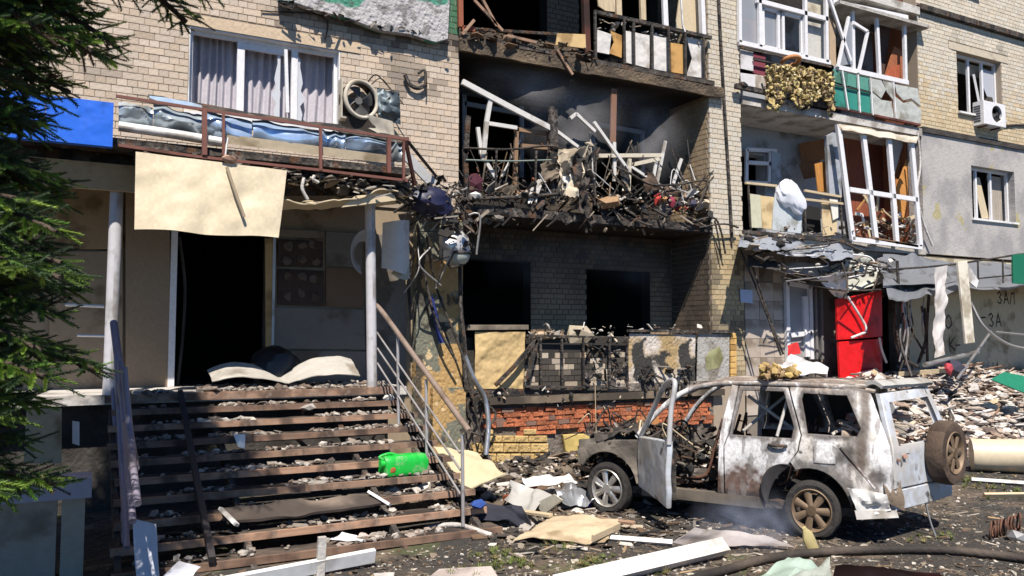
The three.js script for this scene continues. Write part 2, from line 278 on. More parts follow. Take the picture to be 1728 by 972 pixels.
layBricks('x', -1.6, XL, 4.45, 9.2, ZW, [WIN1, WINU, [1.05, 4.0, 6.95, 7.14]], (x, y, h, h2) => {
  let c = brickTone(h, h2, TAN);
  const edge = 7.52 + 0.25 * (fbm(x * 2.2, 3, 3) - 0.5) - 0.02 * x; // paint and soot left round the burnt balcony above
  if (x > 5.1 && y > 7.2 + 0.5 * fbm(x * 5, y * 4, 3)) c = brickTone(h, h2, [0.06, 0.17, 0.1]);
  return sootMix(c, ss(0.28, 0.02, Math.abs(y - edge)) * ss(2.2, 3.6, x) * (0.3 + 0.9 * fbm(x * 4, y * 4, 3, 0, 5)) + 0.5 * ss(0.63, 0.75, fbm(x * 1.5, y * 1.5, 4, 0, 9)));
}, wL);
const pierCol = (x, y, h, h2) => { const k = y < 4.4 ? 0.15 + 0.75 * ss(0.45, 0.7, fbm(x * 3, y * 1.6, 4, 0, 13)) * ss(4.4, 3.9, y) : 0.1 * h; return sootMix(brickTone(h, h2, y < 4.4 ? [0.52, 0.42, 0.26] : PALE), k * (y < 4.4 ? 0.75 : 1), [0.06, 0.05, 0.042]); };
layBricks('x', XP0, XP1, 1.3, 10.9, ZW, [], pierCol, wP);
layBricks('z', ZW + 0.06, ZB, 4.6, 7.33, XP0, [], (z, y, h, h2) => sootMix(brickTone(h, h2, [0.48, 0.36, 0.23]), 0.15 + 0.9 * ss(0.5, 0.7, fbm(z * 2, y * 1.3, 4, 0, 15)) * ss(13.4, 13.9, z)), wP);
layBricks('z', ZW + 0.06, ZB, 1.3, 4.35, XP0, [], (z, y, h, h2) => sootMix(brickTone(h, h2, [0.4, 0.3, 0.2]), 0.6 + 0.4 * fbm(z * 3, y * 3, 3)), wP);
layBricks('z', ZW + 0.06, ZB, 7.5, 10.6, XP0, [], (z, y, h, h2) => sootMix(brickTone(h, h2, [0.48, 0.38, 0.26]), 0.3), wP);
layBricks('x', XL - 0.28, XP0, 1.2, 4.36, ZB, GW, (x, y, h, h2) => sootMix(brickTone(h, h2, [0.52, 0.36, 0.22]), 0.34 + 0.55 * ss(2.5, 4.0, y + 1.2 * (fbm(x * 1.2, y, 4, 0, 31) - 0.5)) + 0.3 * (fbm(x * 4, y * 4, 3, 0, 33) - 0.5)), bG);
layBricks('x', XL - 0.28, XP0, 4.55, 7.34, ZB, MW, (x, y, h, h2) => sootMix(brickTone(h, h2, [0.4, 0.3, 0.2]), 0.88 + 0.5 * (fbm(x * 1.4, y * 1.4, 4, 0, 35) - 0.3)), bM);
layBricks('x', XL - 0.28, XP0, 7.55, 10.8, ZB, UW, (x, y, h, h2) => sootMix(brickTone(h, h2, [0.4, 0.3, 0.2]), 0.6 + 0.4 * fbm(x, y, 3)), bU);
layBricks('x', XR, 26, 7.5, 12.9, ZW, [WIN2, WIN4, [19.75, 22.35, 9.72, 9.92], [XR, 26, 10.5, 10.66]], (x, y, h, h2) => sootMix(brickTone(h, h2, mix3([0.58, 0.47, 0.31], PALE, ss(7.9, 9.2, y + 0.9 * (h2 - 0.5) + 0.8 * (fbm(x * 1.5, y * 1.5, 3, 0, 88) - 0.5)))), 0.7 * ss(0.42, 0.05, Math.hypot((x - 20.1) * 1.6, y - 10)) * h + 0.8 * ss(0.4, 0.05, Math.hypot((x - 22.1) * 1.4, y - 10)) * h2), wR);
// brick parapet of the ground floor loggia (pale brick) is laid with the loggia below
const unitBrick = new THREE.BoxGeometry(1, 1, 1);
const brickMat = new THREE.MeshStandardMaterial({ color: 0xffffff, roughness: 0.95, map: tex(128, 128, (u, v) => 0.72 + 0.36 * fbm(u * 6, v * 6, 4, 6, 201) + 0.1 * (H(u * 128 | 0, v * 128 | 0, 8) - 0.5), true, 1), bumpMap: T.bump, bumpScale: 0.004 });
const brickMats = {};
function finishBricks() {
  for (const b of bricks) { const v = b.pos.clone().project(camera); const d = b.pos.distanceTo(camera.position); b.big = Math.abs(v.x) < 1 && Math.abs(v.y) < 1 && (v.z < 1) ? b.sz[0] * b.sz[1] / d / d * (b.vis ?? 1) : 0; }
  bricks.sort((a, b) => b.big - a.big);
  const seen = bricks.slice(0, 300), rest = bricks.slice(300), q = v => Math.round(v * 18) / 18;
  for (const b of seen) { const k = b.col.map(q).join(); const m = brickMats[k] ??= Object.assign(brickMat.clone(), { color: L(...b.col) }); const o = mk('brick', unitBrick, m, b.parent); o.position.copy(b.pos); o.scale.set(...(b.axis === 'x' ? b.sz : [b.sz[2], b.sz[1], b.sz[0]])); o.rotation.z = b.axis === 'x' ? b.rz : 0; }
  const im = new THREE.InstancedMesh(unitBrick, brickMat, rest.length); im.name = 'brickwork'; im.userData.kind = 'stuff'; im.castShadow = im.receiveShadow = true;
  const mt = new THREE.Matrix4(), qn = new THREE.Quaternion();
  rest.forEach((b, i) => { qn.setFromEuler(new THREE.Euler(0, 0, b.axis === 'x' ? b.rz : 0)); mt.compose(b.pos, qn, V(...(b.axis === 'x' ? b.sz : [b.sz[2], b.sz[1], b.sz[0]]))); im.setMatrixAt(i, mt); im.setColorAt(i, L(...b.col)); });
  B.add(im);
}
// ------------------------------------------------ lintels, bands, pipes
const paleLintel = mat(0.56, 0.44, 0.31, { map: T.speck, bumpMap: T.bump, bumpScale: 0.006 });
mk('lintel', boxG(1.05, 4.0, 6.955, 7.135, -12.985, -13.4), paleLintel, B);
mk('lintel', boxG(19.75, 22.35, 9.725, 9.915, -12.985, -13.4), mat(0.5, 0.44, 0.34, { map: T.grime }), B);
mk('floor_band', boxG(XR + 0.02, 36, 10.51, 10.65, -12.88, -13.3), M.char, B);
{ const band = mk('floor_band', boxG(XR + 0.02, 36, 7.362, 7.5, -12.93, -13.3), M.soot, B); band.userData.label = 'dark sheet metal drip band above the grey render'; }
mk('drain_pipe', tube([P(1211, -60, 12.95), P(1213, 0, 12.95), P(1221, 150, 12.95), P(1230, 300, 12.95), P(1236, 410, 12.95)], 0.03, 30, 7), M.char, B);

// ------------------------------------------------ windows
function bars(parent, name, list, w, d, zd, m) { for (const [a, b] of list) mk(name, bar(P(...a, a[2] ?? zd), P(...b, b[2] ?? zd), w, d), m, parent); }
function rectFrame(parent, x0, x1, y0, y1, zd, w, d, m) {
  const z0 = -zd, z1 = -zd - d;
  mk('frame', merge([boxG(x0, x0 + w, y0, y1, z0, z1), boxG(x1 - w, x1, y0, y1, z0, z1), boxG(x0 + w, x1 - w, y0, y0 + w, z0, z1), boxG(x0 + w, x1 - w, y1 - w, y1, z0, z1)]), m, parent);
}
const glassM = new THREE.MeshPhysicalMaterial({ color: L(0.9, 0.95, 0.95), transmission: 1, thickness: 0, roughness: 0.03, side: THREE.DoubleSide });
const glassDirty = new THREE.MeshPhysicalMaterial({ color: L(0.75, 0.78, 0.82), transmission: 0.75, thickness: 0, roughness: 0.25, side: THREE.DoubleSide });
function jag(parent, pts, m = glassM) { mk('pane', plate(pts, 0.004), m, parent).userData.label = 'broken pane with a jagged edge'; }
{ // the bedroom window over the porch
  const w = grp('window', B, 'wide white window with torn net curtains and broken panes');
  const [x0, x1, y0, y1] = WIN1, z = 13.12;
  rectFrame(w, x0, x1, y0, y1, z, 0.07, 0.08, M.cleanwhite);
  mk('sill', boxG(x0 - 0.05, x1 + 0.05, y0 - 0.06, y0, -12.93, -13.12), M.white, w);
  mk('reveal', merge([boxG(x0, x0 + 0.02, y0, y1, -13.005, -13.12), boxG(x1 - 0.02, x1, y0, y1, -13.005, -13.12), boxG(x0 + 0.02, x1 - 0.02, y1 - 0.02, y1, -13.005, -13.12)]), M.white, w);
  const mx = P(406, 130, z).x, nx = P(497, 130, z).x;
  mk('mullion', boxG(mx - 0.055, mx + 0.055, y0 + 0.07, y1 - 0.07, -z - 0.002, -z - 0.07), M.cleanwhite, w); mk('mullion', boxG(nx - 0.05, nx + 0.05, y0 + 0.07, y1 - 0.07, -z - 0.002, -z - 0.07), M.cleanwhite, w);
  mk('sash_top', plate([P(412, 66, 13.14), P(484, 80, 13.14), P(484, 94, 13.14), P(412, 82, 13.14)], 0.05), M.cleanwhite, w);
  mk('sash', bar(P(482, 84, 13.05), P(485, 190, 13.05), 0.05, 0.05), M.cleanwhite, w);
  reseed(5);
  const cm = mat(0.5, 0.48, 0.53, { map: T.speck, roughness: 1 });
  const cur = (a, b, top, bot, k) => sheet((u, v) => V(a + (b - a) * u, top + (bot - top) * v, -13.38 - 0.035 * Math.sin(u * k * 0.8 + 6 * fbm(u * 4, v * 0.6, 2)) - 0.06 * fbm(u * 6, v * 0.7, 3) - 0.02 * fbm(u * 30, v * 3, 2)), 70, 8, 0.003);
  mk('curtain', cur(x0 - 0.05, mx + 0.02, 7.1, 5.3, 60), cm, w); mk('curtain', cur(mx + 0.03, nx, 7.1, 5.3, 48), cm, w); mk('curtain', cur(nx + 0.05, x1 + 0.1, 7.1, 5.3, 40), cm, w);
  // jagged glass left in the sashes
  for (const [xa, dir] of [[P(474, 100, z).x, -1], [nx + 0.05, 1]]) { const pts = []; for (let i = 0; i <= 8; i++) { const y = y1 - 0.2 - i * 0.13; pts.push(V(xa + dir * (0.03 + 0.12 * H(i, 3, 1) * (i % 2 ? 1 : 0.4)), y, -z - 0.03)); } pts.push(V(xa, y0 + 0.08, -z - 0.03), V(xa, y1 - 0.15, -z - 0.03)); jag(w, pts, mat(0.5, 0.52, 0.56, { roughness: 0.3 })); }
  mk('cable', tube([P(440, 18, 12.97), P(551, 32, 12.97), P(548, 70, 12.97)], 0.012, 12, 5), M.char, w);
}
function flatWindow(W, label, mull, extra) {
  const w = grp('window', B, label), [x0, x1, y0, y1] = W, z = 13.16;
  rectFrame(w, x0, x1, y0, y1, z, 0.06, 0.07, M.cleanwhite);
  mk('sill', boxG(x0 - 0.05, x1 + 0.06, y0 - 0.05, y0, -12.92, -13.16), M.white, w);
  for (const m of mull) mk('mullion', boxG(m - 0.035, m + 0.035, y0 + 0.06, y1 - 0.06, -z - 0.002, -z - 0.06), M.cleanwhite, w);
  extra && extra(w, z, x0, x1, y0, y1);
}
flatWindow(WIN2, 'blown out three part window with bare white frames above the air conditioner', [20.82, 21.42], (w, z, x0, x1, y0, y1) => {
  mk('sash', bar(V(21.1, 9.3, -13.2), V(21.25, 8.12, -13.1), 0.05, 0.05), M.cleanwhite, w);
  jag(w, [V(21.47, 9.5, -z - 0.03), V(21.95, 9.5, -z - 0.03), V(21.95, 8.3, -z - 0.03), V(21.5, 9.0, -z - 0.03)], mat(0.4, 0.42, 0.47, { roughness: 0.3 }));
  mk('blind', boxG(x0 + 0.05, x1 - 0.05, 9.32, 9.64, -13.35, -13.37), mat(0.35, 0.3, 0.22, { map: T.grime }), w);
});
flatWindow(WIN3, 'blown out window in the grey rendered wall with a board leaning inside', [20.98, 21.62], (w, z, x0, x1, y0, y1) => {
  mk('board', plate([V(21.0, 6.55, -13.26), V(21.3, 6.5, -13.26), V(21.62, 5.42, -13.24), V(21.3, 5.4, -13.24)], 0.02), M.creamplain, w);
  mk('blind', plate([V(21.68, 6.62, -13.3), V(22.33, 6.62, -13.3), V(22.33, 5.4, -13.3), V(21.9, 5.38, -13.3)], 0.012), mat(0.42, 0.37, 0.31, { map: T.wood }), w);
  mk('board', plate([V(20.56, 6.6, -13.3), V(20.72, 6.6, -13.3), V(20.95, 5.38, -13.28), V(20.7, 5.38, -13.28)], 0.02), M.white, w);
});
flatWindow(WIN4, 'small white window above the dark floor band', [20.3], (w, z, x0, x1, y0, y1) => jag(w, [V(x0 + 0.06, y0 + 0.06, -z - 0.03), V(x1 - 0.06, y0 + 0.06, -z - 0.03), V(x1 - 0.06, y1 - 0.06, -z - 0.03), V(x0 + 0.06, y1 - 0.06, -z - 0.03)], glassDirty));
flatWindow(WINU, 'white window behind the spruce branches', [-1.3], (w, z, x0, x1, y0, y1) => jag(w, [V(x0 + 0.06, y0 + 0.06, -z - 0.03), V(x1 - 0.06, y0 + 0.06, -z - 0.03), V(x1 - 0.06, y1 - 0.06, -z - 0.03), V(x0 + 0.06, y1 - 0.06, -z - 0.03)], glassDirty));
// peeling green and grey balcony front above the bedroom window
{
  const bal = grp('balcony', B, 'peeling grey and green painted balcony front');
  const peelM = mat(1, 1, 1, { map: tex(512, 512, (u, v) => { const n = fbm(u * 9, v * 9, 5, 9, 301), g = ss(0.5, 0.56, fbm(u * 3 + 0.4, v * 3, 4, 3, 305)); let c = mix3([0.32, 0.32, 0.34], [0.48, 0.46, 0.45], fbm(u * 30, v * 30, 3, 30, 302)); c = mix3(c, [0.05, 0.24, 0.16], g); c = mix3(c, [0.06, 0.055, 0.05], ss(0.56, 0.68, n) * 0.6); return c; }, true, 1.6), bumpMap: T.bump, bumpScale: 0.03 });
  const pts = [[470, -60], [762, -60], [756, 66], [735, 72], [690, 58], [640, 52], [590, 32], [540, 20], [500, 6], [470, 0]];
  mk('front_panel', ppl(pts, 12.82, 0.1, 0.01), peelM, bal);
  mk('slab', boxG(P(470, 0, 12.9).x, P(758, 40, 12.9).x, 7.62, 7.74, -12.94, -13.01), M.char, bal);
  reseed(77); mk('torn_edge', bits(60, () => { const t = rnd(); return P(470 + 290 * t, 4 + 66 * t + rnd(-5, 5), rnd(12.72, 12.9)); }, 0.03, 0.12, PAL.burnt), M.vc, bal).userData.kind = 'stuff';
}
// ---------------------------------------------------------------- porch, canopy, stairs
const YP = 1.48, ZP = 11.46, RIS = 0.157, TRD = 0.345, SX0 = 0.28, SX1 = 4.15;
{
  const S = thing('entrance_staircase', 'burnt open tread staircase with brown steel edged steps up to the dark doorway', 'staircase', null, V(2, 0, -9.5));
  const off = V(-2, 0, 9.5), add = (n, g, m, p = S) => { g.translate(off.x, off.y, off.z); return mk(n, g, m, p); };
  add('landing', boxG(-2.2, SX1 + 0.15, YP - 0.12, YP, -ZP - 0.02, -12.99), M.paleconc);
  add('landing_edge', boxG(SX0, SX1, YP - 0.1, YP + 0.005, -ZP + 0.03, -ZP - 0.018), M.bwood);
  add('under_wall', boxG(-2.2, SX1, -0.2, YP - 0.125, -ZP - 0.4, -ZP - 0.6), M.soot);
  reseed(31); const edgeM = [[1, 1, 1], [0.8, 0.82, 0.84], [1.15, 1.12, 1.1], [0.6, 0.6, 0.62]].map(c => mat(...c, { map: T.burntwood, roughness: 0.9, bumpMap: T.burntwood, bumpScale: 0.006 })), dusty = mat(0.24, 0.2, 0.17, { map: T.sootwall, bumpMap: T.bump, bumpScale: 0.03, roughness: 1 });
  for (let k = 0; k < 10; k++) {
    const y = YP - RIS * k - 0.01, z = ZP - TRD * k, tl = rnd(-0.012, 0.012);
    if (k) {
      const x0 = SX0 + rnd(0.1), x1 = SX1 + rnd(-0.06, 0.04) + 0.02 * k;
      const g = merge([bar(V(x0, y - 0.035 + tl, -z + 0.02), V(x1, y - 0.035 - tl, -z + 0.02), 0.05, 0.07, Math.PI / 2)]);
      add('tread_edge', g, pick(edgeM));
      const t = sheet((u, v) => V(x0 + (x1 - x0) * u, y + tl * (1 - 2 * u) - 0.015 - 0.02 * fbm(u * 14, k * 3 + v * 2, 3), -z - 0.01 - 0.25 * v - (v > 0.9 ? 0.06 * fbm(u * 30, k, 2) : 0)), 60, 3, 0.03);
      add('tread', t, dusty);
      if (k % 2) for (const bx of [0.4, 1.4, 2.4, 3.3]) add('tread_bracket', bar(V(bx + rnd(0.3), y - 0.06, -z + 0.0), V(bx + rnd(0.3), y - 0.25, -z - 0.12), 0.035, 0.035), M.rust);
    }
  }
  for (const x of [0.36, 1.55, 3.1, 4.08]) add('stringer', bar(V(x, YP - 0.22, -ZP), V(x, -0.12, -ZP + 9.4 * TRD), 0.06, 0.14), M.char);
  // right hand steel rail
  const R = X => (px, py) => PX(px, py, X), r = R(3.86), steel = mat(0.42, 0.4, 0.4, { metalness: 0.4, roughness: 0.45, map: T.grime }), brownrail = mat(0.3, 0.23, 0.19, { map: T.grime, roughness: 0.5, metalness: 0.2 });
  const rail = grp('handrail', S);
  add('top_rail', tube([r(631, 512), r(640, 520), r(710, 616), r(792, 728)], 0.036, 20, 10), brownrail, rail);
  for (const [a, b] of [[[636, 561], [776, 764]], [[637, 588], [777, 793]], [[637, 613], [777, 834]]]) add('lower_rail', tube([r(...a), r(...b)], 0.014, 2, 7, false), steel, rail);
  for (const [x, a, b] of [[671, 562, 716], [719, 640, 792], [780, 733, 888]]) add('post', tube([r(x, a), r(x + 1.5, b)], 0.022, 2, 8, false), steel, rail);
  // fallen left hand rail, a bundle of tubes
  const lr = grp('handrail', S, 'collapsed rail of parallel violet grey tubes');
  const lm = mat(0.24, 0.22, 0.29, { roughness: 0.5, metalness: 0.2, map: T.grime });
  for (const [a, b, rr] of [[[192, 545], [226, 790], 0.045], [[197, 600], [214, 925], 0.03], [[203, 610], [224, 880], 0.03], [[209, 620], [232, 850], 0.03], [[186, 600], [209, 915], 0.022]]) add('tube', tube([PX(a[0], a[1], 0.34), PX((a[0] + b[0]) / 2 - 1, (a[1] + b[1]) / 2, 0.4), PX(b[0], b[1], 0.42)], rr, 12, 8), lm, lr);
}
// porch back wall dressing, door
{
  const d = grp('doorway', B, 'black burnt out entrance with a white left jamb');
  const [x0, x1, y0, y1] = DOOR;
  mk('jamb', boxG(x0 - 0.06, x0 + 0.03, y0, y1, -12.98, -13.3), M.cleanwhite, d); mk('jamb', boxG(x1 - 0.02, x1 + 0.03, y0, y1, -12.98, -13.3), M.soot, d); mk('jamb', boxG(x1 + 0.06, x1 + 0.1, y0, y1, -12.96, -13.04), M.steel, d);
  mk('bent_strip', tube([P(303, 400, 13.1), P(312, 480, 13.1), P(309, 560, 13.1), P(299, 655, 13.1)], 0.025, 20, 6), M.soot, d);
  const w = porchWall;
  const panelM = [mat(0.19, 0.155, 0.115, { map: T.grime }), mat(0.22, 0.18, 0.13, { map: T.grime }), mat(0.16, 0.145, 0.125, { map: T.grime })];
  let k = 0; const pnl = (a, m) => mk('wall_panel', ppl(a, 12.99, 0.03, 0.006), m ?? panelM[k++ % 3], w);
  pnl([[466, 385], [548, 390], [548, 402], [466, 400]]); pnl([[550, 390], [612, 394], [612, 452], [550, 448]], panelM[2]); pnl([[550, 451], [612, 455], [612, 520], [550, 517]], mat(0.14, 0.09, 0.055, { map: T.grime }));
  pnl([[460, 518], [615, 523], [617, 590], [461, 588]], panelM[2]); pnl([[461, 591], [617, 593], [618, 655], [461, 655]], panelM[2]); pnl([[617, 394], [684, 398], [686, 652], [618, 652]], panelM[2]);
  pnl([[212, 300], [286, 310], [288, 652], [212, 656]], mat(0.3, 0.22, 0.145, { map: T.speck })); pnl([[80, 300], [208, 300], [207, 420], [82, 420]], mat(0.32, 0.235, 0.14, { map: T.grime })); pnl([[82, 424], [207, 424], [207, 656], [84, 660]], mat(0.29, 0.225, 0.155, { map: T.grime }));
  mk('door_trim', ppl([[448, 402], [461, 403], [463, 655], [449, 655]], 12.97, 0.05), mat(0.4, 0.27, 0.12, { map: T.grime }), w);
  // two scorched insulation boards with round glue dabs
  reseed(41);
  for (const [a, b, c, e] of [[469, 545, 403, 449], [469, 547, 453, 514]]) {
    const bd = mk('scorched_board', ppl([[a, c], [b, c + 4], [b, e + 2], [a, e]], 12.985, 0.04), mat(0.05, 0.03, 0.022, { map: T.concrete, bumpMap: T.bump, bumpScale: 0.02 }), w);
    for (let i = 0; i < 3; i++) for (let j = 0; j < 2; j++) { const g = chunk(0.085, 0.085, 0.03), q = P(a + 14 + i * 24 + rnd(-4, 4), c + (j + 0.5) * (e - c) / 2 + rnd(-4, 4), 12.975); mk('glue_dab', place(g, q), mat(0.1, 0.075, 0.06, { map: T.grime }), bd); }
  }
  mk('rail', tube([P(110, 514, 12.6), P(176, 517, 12.6)], 0.025, 2, 7, false), M.white, w); mk('rail', tube([P(130, 566, 12.6), P(180, 567, 12.6)], 0.02, 2, 7, false), M.white, w);
}
{ // ochre plastered wall end between porch and loggia, its render peeling
  const och = mat(1, 1, 1, { bumpMap: T.bump, bumpScale: 0.02, map: tex(512, 512, (u, v) => { const n = fbm(u * 6, v * 6, 5, 6, 401), f = fbm(u * 40, v * 40, 3, 40, 402), p = fbm(u * 4, v * 4, 5, 4, 405); let c = mix3([0.36, 0.22, 0.08], [0.46, 0.31, 0.13], f); c = mix3(c, [0.16, 0.16, 0.12], ss(0.52, 0.57, p)); c = mix3(c, [0.03, 0.025, 0.02], 0.9 * ss(0.55, 0.66, n)); return mix3(c, [0.55, 0.42, 0.24], ss(0.72, 0.76, fbm(u * 9, v * 9, 4, 9, 409))); }, true, 1.9) });
  mk('ochre_wall', boxG(4.98, XL + 0.02, -0.2, 4.35, -12.86, -13.04), och, B);
  const m2 = mk('ochre_wall', boxG(P(760, 600, 12.8).x - 0.35, P(783, 600, 12.8).x, -0.2, 1.35, -12.72, -12.85), och, B); m2.userData.label = 'low ochre pier at the foot of the wall';
}
// the canopy
{
  const C = thing('porch_canopy', 'porch canopy with bent brown railing, crumpled sky blue sheets and a hanging cream panel', 'canopy', null, V(2, 4.3, -11.9));
  const off = V(-2, -4.3, 11.9), add = (n, g, m, p = C) => { g.translate(off.x, off.y, off.z); return mk(n, g, m, p); };
  const z = 10.9, br = mat(0.16, 0.06, 0.045, { map: T.grime, roughness: 0.65 });
  add('roof_deck', boxG(-4, 4.15, 4.56, 4.66, -z - 0.1, -12.97), M.char);
  add('beam', boxG(-4, 4.1, 4.3, 4.55, -11.5, -11.62), M.char);
  const railing = grp('railing', C, 'thin brown steel railing of the canopy');
  const rl = (a, b, w, zz = z) => add('rail', bar(P(...a, zz), P(...b, zz), w, w), br, railing);
  rl([196, 162], [350, 186], 0.035); rl([350, 186], [690, 236], 0.035); rl([200, 245], [330, 264], 0.035); rl([330, 264], [540, 287], 0.035); rl([540, 287], [688, 305], 0.035);
  for (const [x, a, b, w] of [[345, 183, 262, 0.06], [377, 192, 262, 0.035], [541, 214, 288, 0.04], [656, 232, 292, 0.055], [681, 238, 304, 0.035]]) add('post', bar(P(x, a, z - 0.01), P(x, b, z - 0.01), w, w), br, railing);
  add('post', bar(P(684, 236, z), P(700, 312, 11.3), 0.045, 0.045), br, railing); add('rail', bar(P(686, 236, z), P(738, 300, 12.6), 0.04, 0.04), M.char, railing);
  // crumpled sheets
  const bm = new THREE.MeshStandardMaterial({ color: L(0.5, 0.67, 0.92), metalness: 0.5, roughness: 0.2, map: T.grime, side: THREE.DoubleSide }), gm = new THREE.MeshStandardMaterial({ color: L(0.42, 0.5, 0.56), metalness: 0.4, roughness: 0.25, map: T.grime, side: THREE.DoubleSide });
  reseed(51);
  const seg = [[200, 258, 170, 178, 207, 214, gm], [259, 343, 176, 193, 213, 228, gm], [348, 425, 186, 203, 226, 246, bm], [426, 540, 200, 220, 244, 258, bm], [541, 582, 217, 223, 257, 266, bm], [583, 652, 222, 234, 258, 270, bm], [660, 680, 236, 240, 272, 274, gm]];
  for (const [xa, xb, ya, yb, yc, yd, m] of seg) {
    const s = Math.floor(rnd(99)); add('sheet', sheet((u, v) => { const a = P(xa, ya, 11.02).lerp(P(xb, yb, 11.02), u), b = P(xa, yc, 11.02).lerp(P(xb, yd, 11.02), u), p = a.lerp(b, v); p.z += 0.13 * Math.sin(v * 3.1) * (0.6 + 0.4 * Math.sin(u * 3.1)) - 0.16 * Math.abs(fbm(u * 1.8 + s, v * 1.1, 2, 0, s) - 0.5) * 2; p.y += 0.05 * (fbm(u * 5 + s, 2, 2) - 0.5) * (1 - v); return p; }, 22, 10, 0.004), m);
  }
  add('sheet', crumple(P(250, 160, 11.3), P(690, 232, 11.3), P(690, 240, 10.98), P(252, 170, 10.98), 40, 5, 0.05, { t: 0.01 }), M.char);
  add('sheet', crumple(P(252, 161, 11.1), P(340, 178, 11.1), P(342, 186, 11.0), P(254, 172, 11.0), 14, 3, 0.03), bm);
  add('gutter', tube([P(200, 213, 10.98), P(290, 226, 10.98), P(380, 241, 10.98)], 0.06, 12, 10), M.white);
  add('trim', crumple(P(380, 226, 10.96), P(655, 262, 10.96), P(655, 276, 10.98), P(380, 242, 10.98), 24, 3, 0.02), mat(0.5, 0.42, 0.3, { map: T.grime }));
  // hanging cream panel
  add('hanging_panel', sheet((u, v) => { const top = P(229, 256, 10.84).lerp(P(484, 288, 10.84), u), bot = P(227, 387, 10.8).lerp(P(470, 402, 10.8), u); const p = top.lerp(bot, v); p.z += 0.05 * (fbm(u * 4, v * 2.5, 3, 0, 8) - 0.5) - 0.05 * Math.abs(fbm(u * 3 + 2, v * 2, 2, 0, 18) - 0.5) - 0.035 * Math.exp(-Math.pow((u - 0.47) * 14, 2)) * v - 0.02 * Math.exp(-Math.pow((u - 0.72) * 16, 2)) + 0.05 * Math.sin(u * 3.1) * v; if (v > 0.99) p.y += 0.015 * Math.sin(u * 9); return p; }, 40, 22, 0.02), mat(0.74, 0.64, 0.46, { map: T.speck, roughness: 0.5 }));
  add('rod_shadow_strip', tube([P(383, 282, 10.78), P(392, 310, 10.76), P(412, 366, 10.74)], 0.022, 12, 6), mat(0.33, 0.27, 0.19, { map: T.grime }));  // darker tube modelled in place of the shadow cast on the panel
  add('torn_clump', place(chunk(0.12, 0.06, 0.05), P(388, 268, 10.8)), mat(0.35, 0.22, 0.16, { map: T.grime }));
  // fascia left of it
  { const bl = mat(0.02, 0.14, 0.72, { roughness: 0.4, map: T.grime, bumpMap: T.dent, bumpScale: 0.015 }), xe = P(191, 200, z).x; for (let i = 0; i < 6; i++) add('fascia_panel', boxG(xe - 0.72 * (i + 1) + 0.008, xe - 0.72 * i, P(150, 245, z).y + rnd(-0.008, 0.008), P(150, 170, z).y, -z + 0.05 + rnd(-0.01, 0.01), -z - 0.08), bl); }
  add('soffit_panel', boxG(-4, 0.55, 4.06, 4.4, -11.36, -11.42), mat(0.46, 0.34, 0.2, { map: T.grime }));
  add('soffit_panel', crumple(P(480, 346, 10.95), P(672, 322, 10.95), P(700, 340, 12.2), P(470, 352, 12.2), 24, 8, 0.1, { t: 0.015 }), M.creamplain);
  add('soffit_panel', ppl([[576, 350], [668, 338], [664, 326], [600, 330]], 11.0, 0.02), M.creamplain);
  reseed(61);
  add('charred_debris', bits(420, () => { const t = rnd(); return P(240 + 455 * t, 262 + 52 * t + rnd(-16, 30) * (0.3 + 0.7 * t), rnd(11.05, 12.2)); }, 0.04, 0.22, PAL.burnt), M.vc).userData.kind = 'stuff';
  add('hanging_debris', bits(70, () => { const t = rnd(); return P(470 + 225 * t, 292 + 30 * t + rnd(-12, 16), rnd(10.9, 11.3)); }, 0.03, 0.13, [...PAL.burnt, ...PAL.pale]), M.vc).userData.kind = 'stuff';
  add('inner_curtain', crumple(P(240, 262, 11.4), P(690, 312, 11.4), P(690, 330, 11.5), P(240, 330, 11.5), 30, 6, 0.2, { t: 0.02 }), M.char);
  add('wire', tube([P(385, 232, 10.85), P(382, 250, 10.85), P(380, 266, 10.85)], 0.012, 8, 5), M.white);
  for (const [x, y0, y1] of [[513, 300, 337], [531, 296, 308]]) add('torn_strip', tube([P(x, y0, 10.92), P(x - 3, (y0 + y1) / 2, 10.92), P(x + 6, y1, 10.95)], 0.025, 8, 5), M.paleconc);
  // columns
  const cm = mat(0.5, 0.5, 0.53, { map: T.grime, roughness: 0.5 });
  const c0 = P(624, 352, 11.5), c1 = P(628, 645, 11.5); add('column', tube([V(c1.x, YP, -11.5), V(c0.x, 4.35, -11.5)], 0.075, 4, 14, false), cm);
  add('column', tube([V(P(186, 600, 11.5).x, YP, -11.5), V(P(198, 300, 11.5).x, 4.35, -11.5)], 0.08, 4, 14, false), cm);
}
// air conditioner wreck on the brick wall
function acCase(parent, w, h, d, m) {
  mk('case', merge([boxG(-w / 2, w / 2, 0, 0.02, 0, d), boxG(-w / 2, w / 2, h - 0.02, h, 0, d), boxG(-w / 2, -w / 2 + 0.02, 0.02, h - 0.02, 0, d), boxG(w / 2 - 0.02, w / 2, 0.02, h - 0.02, 0, d), boxG(-w / 2 + 0.02, w / 2 - 0.02, 0.02, h - 0.02, 0, 0.02)]), m, parent);
}
function fan(parent, x, y, z, r, m) {
  const f = grp('fan', parent); f.position.set(x, y, z); const hub = new THREE.CylinderGeometry(r * 0.25, r * 0.25, 0.06, 12); hub.rotateX(Math.PI / 2); mk('hub', uvm(hub), m, f);
  for (let i = 0; i < 4; i++) { const g = sheet((u, v) => { const a = i * 1.571 + (u - 0.5) * 0.9 + v * 0.3, q = r * (0.22 + 0.73 * v); return V(Math.cos(a) * q, Math.sin(a) * q, (u - 0.5) * 0.09); }, 4, 5, 0.006); mk('blade', g, m, f); }
}
